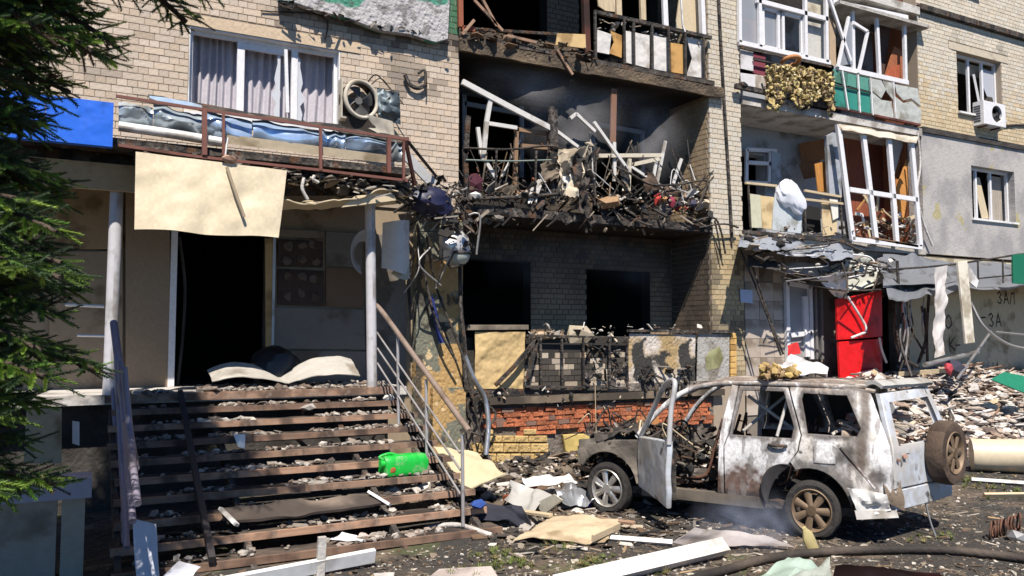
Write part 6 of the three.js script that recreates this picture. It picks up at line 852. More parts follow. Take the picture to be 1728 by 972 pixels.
// scattered fragments (nobody could count them)
function scatter(name, label, geo, n, at, pal, s0, s1, m) {
  const im = new THREE.InstancedMesh(geo, m, n), mt = new THREE.Matrix4(), q = new THREE.Quaternion(); im.name = numbered(name); im.castShadow = im.receiveShadow = true;
  for (let i = 0; i < n; i++) { const p = at(i), s = s0 + (s1 - s0) * Math.pow(rnd(), 3), c = pick(pal), f = rnd(0.7, 1.15); q.setFromEuler(new THREE.Euler(rnd(-0.4, 0.4), rnd(6.28), rnd(-0.4, 0.4))); mt.compose(p, q, V(s, s * rnd(0.6, 1), s)); im.setMatrixAt(i, mt); im.setColorAt(i, L(c[0] * f, c[1] * f, c[2] * f)); }
  im.userData = { kind: 'stuff', label, category: 'debris' }; scene.add(im); return im;
}
{
  reseed(201);
  const m = new THREE.MeshStandardMaterial({ color: 0xffffff, roughness: 0.95, map: T.grime, side: THREE.DoubleSide }), ch = chunk(1, 0.7, 0.9), sh = shard(1, 1.5, 0.14), st = uvm(new THREE.BoxGeometry(0.25, 0.18, 3));
  const land = (u0) => { for (;;) { const px = rnd(330, 1728), py = rnd(760, 985), p = G(px, py, 0); if (p.z < -12.7) continue; if (p.x < 4.2 && p.z < -8.2 && p.x > -0.5) continue; p.y = gh(p.x, p.z); return p; } };
  const near = () => { const p = V(rnd(4.4, 12.5), 0, -rnd(8.6, 12.7)); const k = Math.max(0, 1 - (p.z + 12.7) / 3.4); p.y = gh(p.x, p.z) + rnd(0.16) * k; return p; };
  const wide = () => { const p = V(rnd(4.3, 20), 0, -rnd(3.2, 12.5)); p.y = gh(p.x, p.z); return p; };
  const dull = [[0.13, 0.1, 0.075], [0.1, 0.075, 0.055], [0.2, 0.16, 0.12], [0.07, 0.055, 0.045], [0.04, 0.035, 0.03], [0.14, 0.09, 0.055], [0.09, 0.07, 0.05], [0.28, 0.24, 0.19]];
  scatter('ground_crumbs', 'fine crumbs of plaster and brick over the dirt yard', ch, 8000, land, [...dull, [0.4, 0.37, 0.33], [0.48, 0.45, 0.4]], 0.006, 0.03, m);
  scatter('ground_flakes', 'thin broken flakes strewn over the dirt yard', sh, 1500, land, [...dull, [0.42, 0.38, 0.32], [0.5, 0.46, 0.4], [0.55, 0.5, 0.42]], 0.012, 0.075, m);
  scatter('ground_splinters', 'dark and pale splinters strewn over the yard', st, 1100, land, [...dull, [0.4, 0.28, 0.16], [0.5, 0.45, 0.38]], 0.02, 0.1, m);
  scatter('wall_foot_rubble', 'heaped rubble along the foot of the loggia plinth', ch, 2200, near, [...dull, ...PAL.burnt, ...PAL.pale], 0.02, 0.13, m); scatter('wall_foot_flakes', 'broken sheets and flakes heaped by the loggia plinth', sh, 800, near, [...dull, ...PAL.burnt, ...PAL.pale, [0.5, 0.42, 0.28]], 0.04, 0.2, m); scatter('wall_foot_splinters', 'splintered laths heaped by the loggia plinth', st, 420, near, [...dull, ...PAL.burnt, [0.45, 0.33, 0.2]], 0.05, 0.22, m);
  const foot = () => { const p = V(rnd(3.9, 7.6), 0, -rnd(7.2, 9.6)); p.y = gh(p.x, p.z) + rnd(0.03); return p; }; scatter('foot_flakes', 'broken flakes strewn before the steps and the car bonnet', sh, 500, foot, [...dull, ...PAL.pale, ...PAL.burnt], 0.02, 0.13, m); scatter('foot_splinters', 'splinters strewn before the steps and the car bonnet', st, 450, foot, [...dull, ...PAL.burnt, [0.45, 0.36, 0.26], [0.5, 0.47, 0.42]], 0.025, 0.14, m);
  scatter('yard_litter', 'small scattered litter out to the far yard', sh, 1400, wide, dull, 0.015, 0.07, m);
  // on the steps
  const onStep = () => { let k, x; do { k = Math.floor(Math.pow(rnd(), 1.7) * 10); x = SX1 - 0.05 - Math.pow(rnd(), 1.2) * 3.6; } while (fbm(x * 2.3, k * 5.1, 3, 0, 77) < 0.4 + 0.25 * rnd()); const z = ZP - TRD * k + rnd(0.02, 0.28); return V(x, YP - RIS * k + 0.0 - (k ? 0.005 : -0.01), -z); };
  const gp = [[0.36, 0.33, 0.29], [0.3, 0.26, 0.22], [0.44, 0.41, 0.37], [0.26, 0.22, 0.19], [0.2, 0.16, 0.13], [0.15, 0.11, 0.085], [0.06, 0.05, 0.045]];
  scatter('step_rubble', 'pale plaster rubble lying along the burnt steps', ch, 2000, onStep, gp, 0.006, 0.06, m); scatter('step_flakes', 'broken flakes lying along the burnt steps', sh, 420, onStep, gp, 0.02, 0.12, m);
  const onTop = () => V(rnd(1.5, 4.1), YP + 0.02, -rnd(11.5, 12.3)); scatter('landing_rubble', 'white rubble along the edge of the landing', ch, 500, onTop, gp, 0.015, 0.09, m);
  // grass
  const bl = new THREE.BufferGeometry(); { const pos = [], ix = []; for (let i = 0; i < 9; i++) { const a = i * 0.7 + 0.3, l = 0.6 + 0.4 * H(i, 1), w = 0.06, dx = Math.cos(a), dz = Math.sin(a), b = pos.length / 3; pos.push(-dz * w, 0, dx * w, dz * w, 0, -dx * w, dx * 0.25 * l - dz * w * 0.6, l * 0.6, dz * 0.25 * l + dx * w * 0.6, dx * 0.25 * l + dz * w * 0.6, l * 0.6, dz * 0.25 * l - dx * w * 0.6, dx * 0.6 * l, l * 0.85, dz * 0.6 * l); ix.push(b, b + 1, b + 2, b + 1, b + 3, b + 2, b + 2, b + 3, b + 4); } bl.setAttribute('position', new THREE.Float32BufferAttribute(pos, 3)); bl.setIndex(ix); bl.computeVertexNormals(); }
  const gm = new THREE.MeshStandardMaterial({ color: 0xffffff, roughness: 0.9, side: THREE.DoubleSide }); const spots = [[860, 950], [1000, 945], [930, 925], [830, 935], [1660, 815], [1620, 800], [1570, 905], [1700, 830], [780, 965], [1090, 960]];
  const tuft = scatter('grass', 'sparse weedy grass tufts in the dirt yard', bl, 420, () => { const s = pick(spots), p = G(s[0] + rnd(-38, 38), s[1] + rnd(-9, 9), 0); p.y = gh(p.x, p.z) - 0.005; return p; }, [[0.1, 0.13, 0.03], [0.14, 0.17, 0.04], [0.18, 0.15, 0.06]], 0.04, 0.13, gm); tuft.userData.category = 'grass';
}
// ---------------------------------------------------------------- single pieces of debris
const g3 = (x, y, Y = 0) => { const p = G(x, y, Y); p.y += gh(p.x, p.z); return p; };
{
  reseed(211);
  one('timber_beam', (() => { const a = g3(935, 985, 0.08), b = g3(1221, 916, 0.12); return bar(a, b, 0.1, 0.15, 0.9); })(), mat(0.66, 0.64, 0.62, { map: T.grime, roughness: 0.6, bumpMap: T.dent, bumpScale: 0.01 }), 'long white painted beam lying on the dirt in front of the car', 'beam');
  one('timber_beam', bar(g3(345, 985, 0.07), g3(632, 932, 0.12), 0.13, 0.05, 0.4), M.white, 'scuffed white trim board lying at the foot of the steps', 'board');
  one('fire_hose', tube([[1120, 1000], [1180, 972], [1230, 955], [1300, 938], [1400, 926], [1500, 923], [1600, 925], [1728, 938], [1800, 950]].map(([x, y]) => g3(x, y, 0.05)), 0.043, 60, 10), mat(0.15, 0.13, 0.115, { map: T.sootwall, roughness: 0.8, bumpMap: T.bump, bumpScale: 0.01 }), 'grey brown fire hose curving across the ground past the car', 'hose');
  one('canvas_sheet', crumple(g3(1135, 912, 0.06), g3(1172, 886, 0.24), g3(1300, 905, 0.1), g3(1345, 924, 0.02), 26, 12, 0.1, { fr: 2.5, t: 0.01 }), mat(0.42, 0.38, 0.37, { map: T.grime, roughness: 1 }), 'grey crumpled canvas sheet lying beside the rear wheel', 'canvas');
  one('car_panel', crumple(g3(868, 905, 0.06), g3(1020, 912, 0.04), g3(1042, 868, 0.2), g3(925, 868, 0.12), 24, 14, 0.07, { fr: 2.6, t: 0.008, bend: -0.03, rag: 0.08 }), mat(0.54, 0.44, 0.3, { map: T.grime, roughness: 0.55 }), 'curled cream metal panel on the ground before the heap', 'panel');
  one('bent_sheet', crumple(g3(1236, 985, 0.02), g3(1330, 944, 0.12), g3(1410, 965, 0.05), g3(1400, 1000, 0.05), 14, 12, 0.14, { fr: 2.5 }), mat(0.34, 0.44, 0.38, { map: T.grime, roughness: 0.5 }), 'pale green folded metal sheet beside the hose', 'sheet');
  one('bent_sheet', crumple(g3(1330, 955, 0.12), g3(1400, 938, 0.1), g3(1404, 965, 0.25), g3(1345, 990, 0.1), 10, 8, 0.1, { fr: 3 }), mat(0.4, 0.45, 0.41, { map: T.grime, roughness: 0.5 }), 'small grey green bent sheet against the dark red one', 'sheet');
  one('bent_sheet', crumple(g3(1395, 985, 0.02), g3(1408, 940, 0.28), g3(1585, 962, 0.2), g3(1620, 1000, 0.02), 20, 12, 0.14, { fr: 2 }), mat(0.1, 0.025, 0.025, { map: T.sootwall, roughness: 0.5 }), 'dark red scorched metal sheet below the hose', 'sheet');
  one('timber_lath', bar(g3(1030, 905, 0.03), g3(1135, 912, 0.04), 0.05, 0.05), M.white, 'thin white lath lying next to the canvas sheet', 'lath');
  one('plastic_strip', tube([g3(722, 888, 0.04), g3(770, 884, 0.09), g3(830, 902, 0.03)], 0.03, 14, 6), M.paleconc, 'curved pale strip at the foot of the handrail', 'strip');
  one('plywood_offcut', plate([g3(902, 848, 0.12), g3(935, 832, 0.34), g3(948, 842, 0.32), g3(918, 866, 0.06)], 0.02), mat(0.6, 0.56, 0.46, { map: T.speck }), 'small pale tilted board sticking from the rubble', 'board');
  one('crushed_bottle', (() => { const g = new THREE.LatheGeometry([[0, 0], [0.07, 0], [0.075, 0.12], [0.07, 0.2], [0.03, 0.27], [0.025, 0.3], [0, 0.3]].map(p => new THREE.Vector2(...p)), 14); g.scale(1, 1, 0.5); g.rotateZ(0.5); const p = g3(1374, 925, 0.02); g.translate(p.x, p.y, p.z); return uvm(toCreasedNormals(g, 0.6)); })(), mat(0.5, 0.42, 0.2, { map: T.grime, roughness: 0.4 }), 'flattened yellowish bottle beside the rear wheel', 'bottle');
  one('plaster_slab', plate([g3(715, 975, 0.03), g3(740, 955, 0.05), g3(830, 950, 0.06), g3(845, 975, 0.03)], 0.04, 0.008), mat(0.5, 0.44, 0.41, { map: T.concrete }), 'pinkish broken plaster slab in the foreground dirt', 'slab');
  one('plaster_slab', plate([g3(630, 962, 0.05), g3(666, 960, 0.05), g3(664, 970, 0.03), g3(634, 972, 0.03)], 0.05, 0.006), M.paleconc, 'small white plaster block in front of the lowest step', 'block');
  one('leaning_panel', crumple(P(732, 752, 10.7), P(806, 766, 10.6), P(854, 800, 9.8), P(786, 830, 9.3), 16, 12, 0.05, { t: 0.02 }), mat(0.66, 0.56, 0.37, { map: T.speck, roughness: 0.55 }), 'large cream panel leaning against the handrail foot', 'panel');
  one('cloth_heap', crumple(g3(785, 872, 0.1), g3(800, 838, 0.3), g3(880, 850, 0.25), g3(900, 886, 0.05), 20, 14, 0.2, { fr: 4, t: 0.02 }), mat(0.02, 0.022, 0.035, { map: T.grime }), 'dark blue black bundle of cloth by the handrail foot', 'cloth');
  one('cloth_scrap', place(chunk(0.1, 0.06, 0.08), g3(806, 848, 0.3)), mat(0.02, 0.06, 0.25), 'bright blue scrap on the dark cloth bundle', 'cloth'); one('cloth_scrap', place(chunk(0.09, 0.08, 0.08), g3(990, 848, 0.06)), mat(0.015, 0.02, 0.3), 'deep blue scrap beside the front wheel', 'cloth');
  one('sheet_scrap', crumple(g3(850, 840, 0.1), g3(870, 812, 0.32), g3(930, 832, 0.2), g3(900, 868, 0.08), 12, 10, 0.14, { fr: 4 }), mat(0.42, 0.41, 0.39, { map: T.grime, roughness: 0.5 }), 'grey torn sheet among the rubble near the leaning panel', 'sheet');
  one('sheet_scrap', crumple(g3(930, 822, 0.2), g3(990, 808, 0.3), g3(1004, 840, 0.15), g3(950, 850, 0.1), 12, 10, 0.2, { fr: 4 }), M.galv, 'crumpled silver sheet behind the front wheel', 'sheet'); one('sheet_scrap', crumple(g3(880, 808, 0.25), g3(960, 796, 0.3), g3(975, 812, 0.2), g3(890, 830, 0.12), 12, 8, 0.14, { fr: 3 }), M.white, 'white buckled trim on top of the rubble below the plinth', 'sheet');
  for (const [a, b, m, l] of [[[840, 856], [930, 868], M.palewood, 'pale splintered plank across the rubble'], [[850, 838], [905, 822], M.redwood, 'reddish plank poking from the rubble'], [[1000, 905], [1045, 884], M.palewood, 'short bent pale stick by the curled panel'], [[980, 870], [1070, 880], M.bwood, 'charred plank in front of the front wheel']]) one('broken_plank', bar(g3(...a, 0.1), g3(...b, 0.14), 0.07, 0.03, 0.5), m, l, 'plank');
  one('engine_coil', (() => { const a = []; for (let i = 0; i < 9; i++) { const c = g3(1672 + i * 6, 905 - i * 2, 0.02); a.push(place(uvm(new THREE.TorusGeometry(0.09, 0.012, 5, 14)), c.add(V(0, 0.08, 0)), 0.1, 0.5 + rnd(-0.2, 0.2), rnd(0.3))); } return merge(a); })(), M.rust, 'burnt coil spring carcass in the blackened yard', 'coil');
  one('engine_lump', place(chunk(0.14, 0.09, 0.12), g3(1716, 902, 0.05)), M.steel, 'burnt machine lump beside the coil carcass', 'wreckage');
  // foot of the steps, left
  one('metal_channel', crumple(g3(222, 975, 0.02).add(V(0, 0.55, 0)), g3(262, 975, 0.02).add(V(0, 0.5, 0)), g3(270, 985, 0.02), g3(232, 985, 0.02), 8, 10, 0.04, { t: 0.01 }), mat(0.5, 0.52, 0.6, { map: T.grime, roughness: 0.5 }), 'white bent metal channel standing at the foot of the fallen rail', 'channel');
  one('metal_channel', crumple(g3(245, 985, 0.02), g3(305, 945, 0.2), g3(342, 955, 0.12), g3(300, 990, 0.02), 12, 8, 0.06, { t: 0.01 }), mat(0.52, 0.53, 0.58, { map: T.grime, roughness: 0.5 }), 'white folded metal strip on the ground by the steps', 'strip');
  one('short_stake', bar(g3(540, 968, 0), V(0, 0, 0).copy(g3(540, 968, 0)).add(V(0.01, 0.36, 0.02)), 0.075, 0.05), M.paleconc, 'short grey stake standing against the lowest step', 'stake');
}
{ // things on the steps and landing
  reseed(221);
  const can = thing('jerrycan', 'bright green plastic canister lying on its side on the burnt steps', 'canister', null, P(681, 806, 9.62)); const gm = mat(1, 1, 1, { roughness: 0.45, map: tex(256, 256, (u, v) => { const n = fbm(u * 6, v * 6, 5, 6, 941), f = fbm(u * 40, v * 40, 3, 40, 943); return mix3([0.006, 0.44, 0.045], [0.25, 0.34, 0.22], 0.7 * ss(0.52, 0.72, n * 0.6 + f * 0.4)).map(c => c * (0.85 + 0.3 * f)); }, true, 0.5) });
  const g = new THREE.CylinderGeometry(1, 1, 1, 28, 24), p = g.attributes.position; for (let i = 0; i < p.count; i++) { let x = p.getX(i), y = p.getY(i), z = p.getZ(i); const r = Math.hypot(x, z), a = Math.atan2(z, x), sq = 1 / Math.pow(Math.pow(Math.abs(Math.cos(a)), 4) + Math.pow(Math.abs(Math.sin(a)), 4), 0.25), e = 1 - 0.12 * Math.pow(Math.abs(y) * 2, 8), rib = 1 - 0.05 * ss(0.06, 0, Math.abs(Math.abs(y) - 0.28)) ; p.setXYZ(i, y * 0.58, Math.sin(a) * r * sq * e * rib * 0.142 + 0.15, Math.cos(a) * r * sq * e * rib * 0.125); }
  mk('body', toCreasedNormals(uvm(g), 0.7), gm, can); const neck = new THREE.CylinderGeometry(0.035, 0.04, 0.05, 14); neck.rotateZ(Math.PI / 2); neck.translate(-0.305, 0.2, 0.05); mk('neck', uvm(neck), gm, can); const cap = new THREE.CylinderGeometry(0.045, 0.045, 0.03, 16); cap.rotateZ(Math.PI / 2); cap.translate(-0.33, 0.2, 0.05); mk('cap', uvm(cap), gm, can); mk('handle', tube([V(-0.28, 0.24, 0.02), V(-0.33, 0.275, 0.0), V(-0.2, 0.31, 0), V(-0.1, 0.285, 0)], 0.018, 14, 8), gm, can); mk('label_patch', place(chunk(0.045, 0.04, 0.006), V(-0.21, 0.13, 0.127)), mat(0.35, 0.1, 0.03), can);
  can.rotation.y = 0.12;
  const stp = (x, k, f = 0.5) => { const z = ZP - TRD * k + 0.3 * f; return V(x, YP - RIS * k + 0.02, -z); };
  const S = (px, py, zd) => P(px, py, zd), onSlope = (px, py, lift) => { const r = ray(px, py), t = (YP + lift - RIS / TRD * ZP - EYE) / (r.y + RIS / TRD * r.z); return r.multiplyScalar(t).add(V(0, EYE, 0)); };
  one('charred_board', crumple(onSlope(372, 858, 0.05), onSlope(630, 834, 0.05), onSlope(650, 852, 0.06), onSlope(384, 884, 0.06), 30, 8, 0.05, { t: 0.03 }), mat(0.4, 0.34, 0.3, { map: T.sootwall, roughness: 0.9 }), 'long scorched board lying across the lower steps', 'board');
  one('white_lath', bar(onSlope(372, 858, 0.12), onSlope(400, 886, 0.13), 0.05, 0.03), M.white, 'short white lath at the left end of the scorched board', 'lath'); one('white_lath', bar(onSlope(622, 830, 0.12), onSlope(658, 852, 0.12), 0.05, 0.03), M.white, 'short white lath at the right end of the scorched board', 'lath');
  one('paper_scrap', crumple(S(394, 733, 10.2), S(414, 733, 10.2), S(413, 757, 10.15), S(402, 754, 10.15), 6, 6, 0.04), M.white, 'white scrap hanging from a middle step', 'paper');
  one('crumpled_sheet', crumple(S(556, 910, 8.45), S(578, 894, 8.6), S(640, 905, 8.5), S(600, 916, 8.4), 14, 8, 0.1, { fr: 5 }), M.cleanwhite, 'crumpled white sheet on the lowest steps', 'sheet');
  one('crumpled_sheet', sheet((u, v) => { const a = S(356, 652, 11.7), b = S(604, 650, 11.6), q = a.lerp(b, u); q.z -= 0.5 * v - 0.1; q.y += (0.05 + 0.26 * Math.abs(Math.sin(u * 5.2 + 0.6)) + 0.2 * u * u * u) * (0.4 + 0.6 * v) + 0.06 * (fbm(u * 6, v * 4, 3, 0, 4) - 0.5); return q; }, 40, 10, 0.012), mat(0.42, 0.4, 0.36, { map: T.grime, roughness: 0.8 }), 'long buckled grey sheet lying on the landing by the doorway', 'sheet');
  one('black_sack', (() => { const c = V(S(470, 640, 12.2).x, YP, -12.3), g = new THREE.IcosahedronGeometry(1, 3), p = g.attributes.position, v = V(); for (let i = 0; i < p.count; i++) { v.fromBufferAttribute(p, i); const r = 0.8 + 0.5 * (fbm(v.x * 2 + 4, v.y * 2 + v.z * 2, 3) - 0.4); p.setXYZ(i, v.x * 0.42 * r, Math.max(0, v.y * 0.42 * r + 0.25), v.z * 0.3 * r); } g.translate(c.x, c.y, c.z); g.computeVertexNormals(); return toCreasedNormals(uvm(g), 0.5); })(), mat(0.012, 0.012, 0.013, { roughness: 0.4 }), 'black sack slumped in the doorway', 'sack');
  one('steel_bar', bar(onSlope(304, 662, 0.06), onSlope(358, 945, 0.07), 0.06, 0.07), mat(0.035, 0.03, 0.034, { map: T.grime, roughness: 0.6 }), 'dark steel bar lying down the slope of the steps', 'bar');
  for (const [x, y, zd, a, l] of [[520, 688, 11.0, 0.1, 'pale block on the second step'], [655, 672, 11.2, 0.12, 'pinkish block at the top right of the steps'], [660, 828, 9.5, 0.12, 'grey block below the green canister'], [612, 905, 8.6, 0.08, 'white cube on the lowest step']]) one('plaster_block', place(chunk(a, a * 0.6, a * 0.7), P(x, y, zd)), pick([M.paleconc, mat(0.5, 0.4, 0.37, { map: T.grime })]), l, 'block');
  // low wall with a cap by the steps
  const pw = thing('planter_wall', 'low plastered planter wall with a lilac grey coping slab, shaded by the spruce', 'wall', null, V(-0.9, 0, -8.6)); const a = P(20, 800, 8.55), b = P(156, 790, 8.55);
  mk('coping', boxG(a.x + 0.9 - 1.2, b.x + 0.9, 0.72, 0.9, 0.02, -0.4), mat(0.4, 0.38, 0.45, { map: T.grime }), pw); mk('block', boxG(a.x + 0.9 - 1.2, P(98, 800, 8.6).x + 0.9, -0.1, 0.718, -0.05, -0.3), mat(0.36, 0.31, 0.25, { map: T.grime }), pw); mk('block', boxG(P(106, 800, 8.6).x + 0.9, b.x + 0.85, -0.1, 0.718, -0.05, -0.3), mat(0.38, 0.33, 0.26, { map: T.grime }), pw);
  const sp = one('side_panel', ppl([[45, 690], [104, 690], [104, 782], [40, 782]], 9.6, 0.05), mat(0.42, 0.34, 0.22, { map: T.grime }), 'tan side panel of the porch behind the spruce', 'panel');
  one('hanging_strip', crumple(P(122, 710, 9.8), P(134, 712, 9.8), P(134, 752, 9.8), P(122, 748, 9.8), 3, 6, 0.03), M.white, 'white rag strip under the left end of the porch', 'strip');
}
{ // wreckage hanging between canopy and loggia
  reseed(231);
  one('dark_tarpaulin', (() => { const c = P(727, 340, 12.1), g = new THREE.IcosahedronGeometry(1, 4), p = g.attributes.position, v = V(); for (let i = 0; i < p.count; i++) { v.fromBufferAttribute(p, i); const r = 0.9 + 0.5 * (fbm(v.x * 2 + 4, v.y * 2.5 + v.z * 2, 4) - 0.45); p.setXYZ(i, v.x * 0.4 * r, v.y * 0.27 * r - 0.06 * v.x, v.z * 0.24 * r); } g.translate(c.x, c.y, c.z); g.computeVertexNormals(); return toCreasedNormals(uvm(g), 0.5); })(), M.tarp, 'navy blue tarpaulin bundle caught at the canopy end', 'tarpaulin');
  const lamp = thing('street_lamp_head', 'battered silver lamp head with a glass bowl hanging from cables', 'lamp', null, P(766, 446, 12.4)); { const g = new THREE.SphereGeometry(0.27, 24, 18), p = g.attributes.position, v = V(); for (let i = 0; i < p.count; i++) { v.fromBufferAttribute(p, i); const r = 1 + 0.35 * (fbm(v.x * 9 + 4, v.y * 9 + v.z * 6, 3) - 0.5); p.setXYZ(i, v.x * r, v.y * r * 1.05 + 0.3, v.z * r * 0.8); } g.computeVertexNormals(); mk('housing', toCreasedNormals(uvm(g), 0.4), mat(0.62, 0.62, 0.62, { metalness: 0.5, roughness: 0.35, map: T.grime }), lamp); const bw = new THREE.SphereGeometry(0.2, 20, 10, 0, 6.3, 1.57, 1.57); bw.translate(0.06, 0.17, 0.05); mk('bowl', uvm(bw), mat(0.36, 0.4, 0.38, { roughness: 0.15 }), lamp); mk('rim', uvm(new THREE.TorusGeometry(0.2, 0.025, 6, 20).rotateX(1.57).translate(0.06, 0.18, 0.05)), M.char, lamp); }
  const dr = thing('blower_casing', 'dented white blower casing hanging under the porch canopy', 'casing', null, P(660, 470, 12.2)); { const z = 12.2, o = dr.position.clone().negate(), q = (x, y, zz = z) => P(x, y, zz).add(o); mk('curved_sheet', sheet((u, v) => { const a = q(646, 376), b = q(690, 372), p = a.lerp(b, u).lerp(q(644, 452).lerp(q(690, 470), u), v); p.z += 0.16 * Math.sin(u * 3.1); return p; }, 14, 8, 0.012), mat(0.55, 0.54, 0.52, { map: T.grime, roughness: 0.5 }), dr); mk('bowl', sheet((u, v) => { const a = 1.2 + 3.2 * u, r = 0.2 + 0.16 * v, c = q(612, 428, 12.4); return V(c.x + Math.cos(a) * r * 0.7, c.y + Math.sin(a) * r, c.z + 0.2 * v); }, 14, 6, 0.012), mat(0.34, 0.34, 0.34, { map: T.grime }), dr); mk('torn_flap', crumple(q(660, 462), q(690, 440), q(688, 472, 12.0), q(672, 470, 12.0), 8, 6, 0.04), M.creamplain, dr); }
  const cab = (pts, r, m, l, zz = 12.6) => one('hanging_cable', tube(pts.map(([x, y, q]) => P(x, y, q ?? zz)), r, pts.length * 8, 7), m, l, 'cable', 'cables hanging down the ochre wall end');
  cab([[704, 380, 12.3], [712, 440], [730, 520], [748, 570], [770, 610]], 0.022, M.char, 'black cable hanging down the ochre wall end'); cab([[720, 400, 12.3], [735, 480], [780, 600], [800, 680], [812, 740], [828, 780, 12.3]], 0.02, M.char, 'black cable hanging down the ochre wall end'); cab([[776, 440], [778, 520], [784, 580], [786, 640]], 0.035, M.char, 'black cable hanging down the ochre wall end'); cab([[700, 420, 12.4], [690, 470], [694, 540]], 0.03, M.char, 'black cable hanging down the ochre wall end'); cab([[784, 600], [800, 640], [818, 672], [824, 720, 12.5], [820, 768, 12.4]], 0.045, M.galv, 'silver flexible conduit drooping from the wall end to the plinth'); cab([[690, 330, 12.2], [760, 380, 12.2], [800, 420, 12.4]], 0.03, M.char, 'black cable hanging down the ochre wall end');
  one('blue_ribbon', crumple(P(722, 505, 12.7), P(730, 500, 12.7), P(750, 578, 12.7), P(742, 580, 12.7), 4, 14, 0.05), mat(0.02, 0.03, 0.16, { roughness: 0.5 }), 'dark blue torn strip on the ochre wall end', 'strip');
  one('roof_trim', ppl([[672, 258], [690, 256], [738, 306], [728, 318]], 12.4, 0.05), mat(0.4, 0.41, 0.42, { map: T.grime }), 'grey roof trim sloping from the canopy corner', 'trim');
  const w = one('hanging_wreckage', bits(260, () => { const t = rnd(); return P(680 + 115 * t, 300 + 130 * rnd() * (0.4 + 0.6 * t), rnd(11.9, 12.7)); }, 0.03, 0.14, [...PAL.burnt, ...PAL.burnt, ...PAL.burnt, [0.3, 0.27, 0.24]], 1), M.vc, 'tangled charred wreckage hanging at the canopy corner', 'wreckage'); w.userData.kind = 'stuff';
  for (let i = 0; i < 20; i++) { const x = rnd(690, 790), y = rnd(310, 420), bk = rnd() < 0.66; one('bent_wire', tube([P(x, y, 12.3), P(x + rnd(-30, 30), y + rnd(-10, 40), 12.2), P(x + rnd(-40, 40), y + rnd(20, 80), 12.3)], rnd(0.008, 0.022), 12, 5), bk ? M.char : M.steel, (bk ? 'charred' : 'bare steel') + ' bent wire in the wreckage at the canopy corner', 'wire', (bk ? 'charred' : 'steel') + ' wires in the canopy corner wreckage'); }
}
{ // load on the car roof
  reseed(241); const R = (px, py, zd) => P(px, py, zd);
  one('fallen_sheet', crumple(R(1300, 632, 7.2), R(1335, 596, 7.7), R(1398, 622, 7.2), R(1395, 634, 6.9), 14, 10, 0.1, { fr: 3 }), mat(0.62, 0.63, 0.66, { map: T.grime, roughness: 0.5 }), 'white buckled sheet lying on the car roof', 'sheet');
  const ins = []; for (let i = 0; i < 70; i++) { const c = pick([[0.5, 0.36, 0.13], [0.42, 0.3, 0.12], [0.3, 0.2, 0.1]]); ins.push(tint(place(chunk(rnd(0.03, 0.09), rnd(0.03, 0.06), rnd(0.03, 0.07)), R(rnd(1285, 1345), rnd(618, 636), rnd(7.0, 7.5)), rnd(2), rnd(2)), ...c)); }
  one('insulation_scraps', mergeC(ins), M.vc, 'yellow mineral wool scraps on the car roof', 'insulation').userData.kind = 'stuff';
  one('red_rag', crumple(P(1328, 584, 12.4), P(1345, 578, 12.4), P(1352, 596, 12.3), P(1330, 600, 12.3), 6, 6, 0.08), mat(0.5, 0.02, 0.02), 'red rag at the foot of the white shop door', 'rag');
}
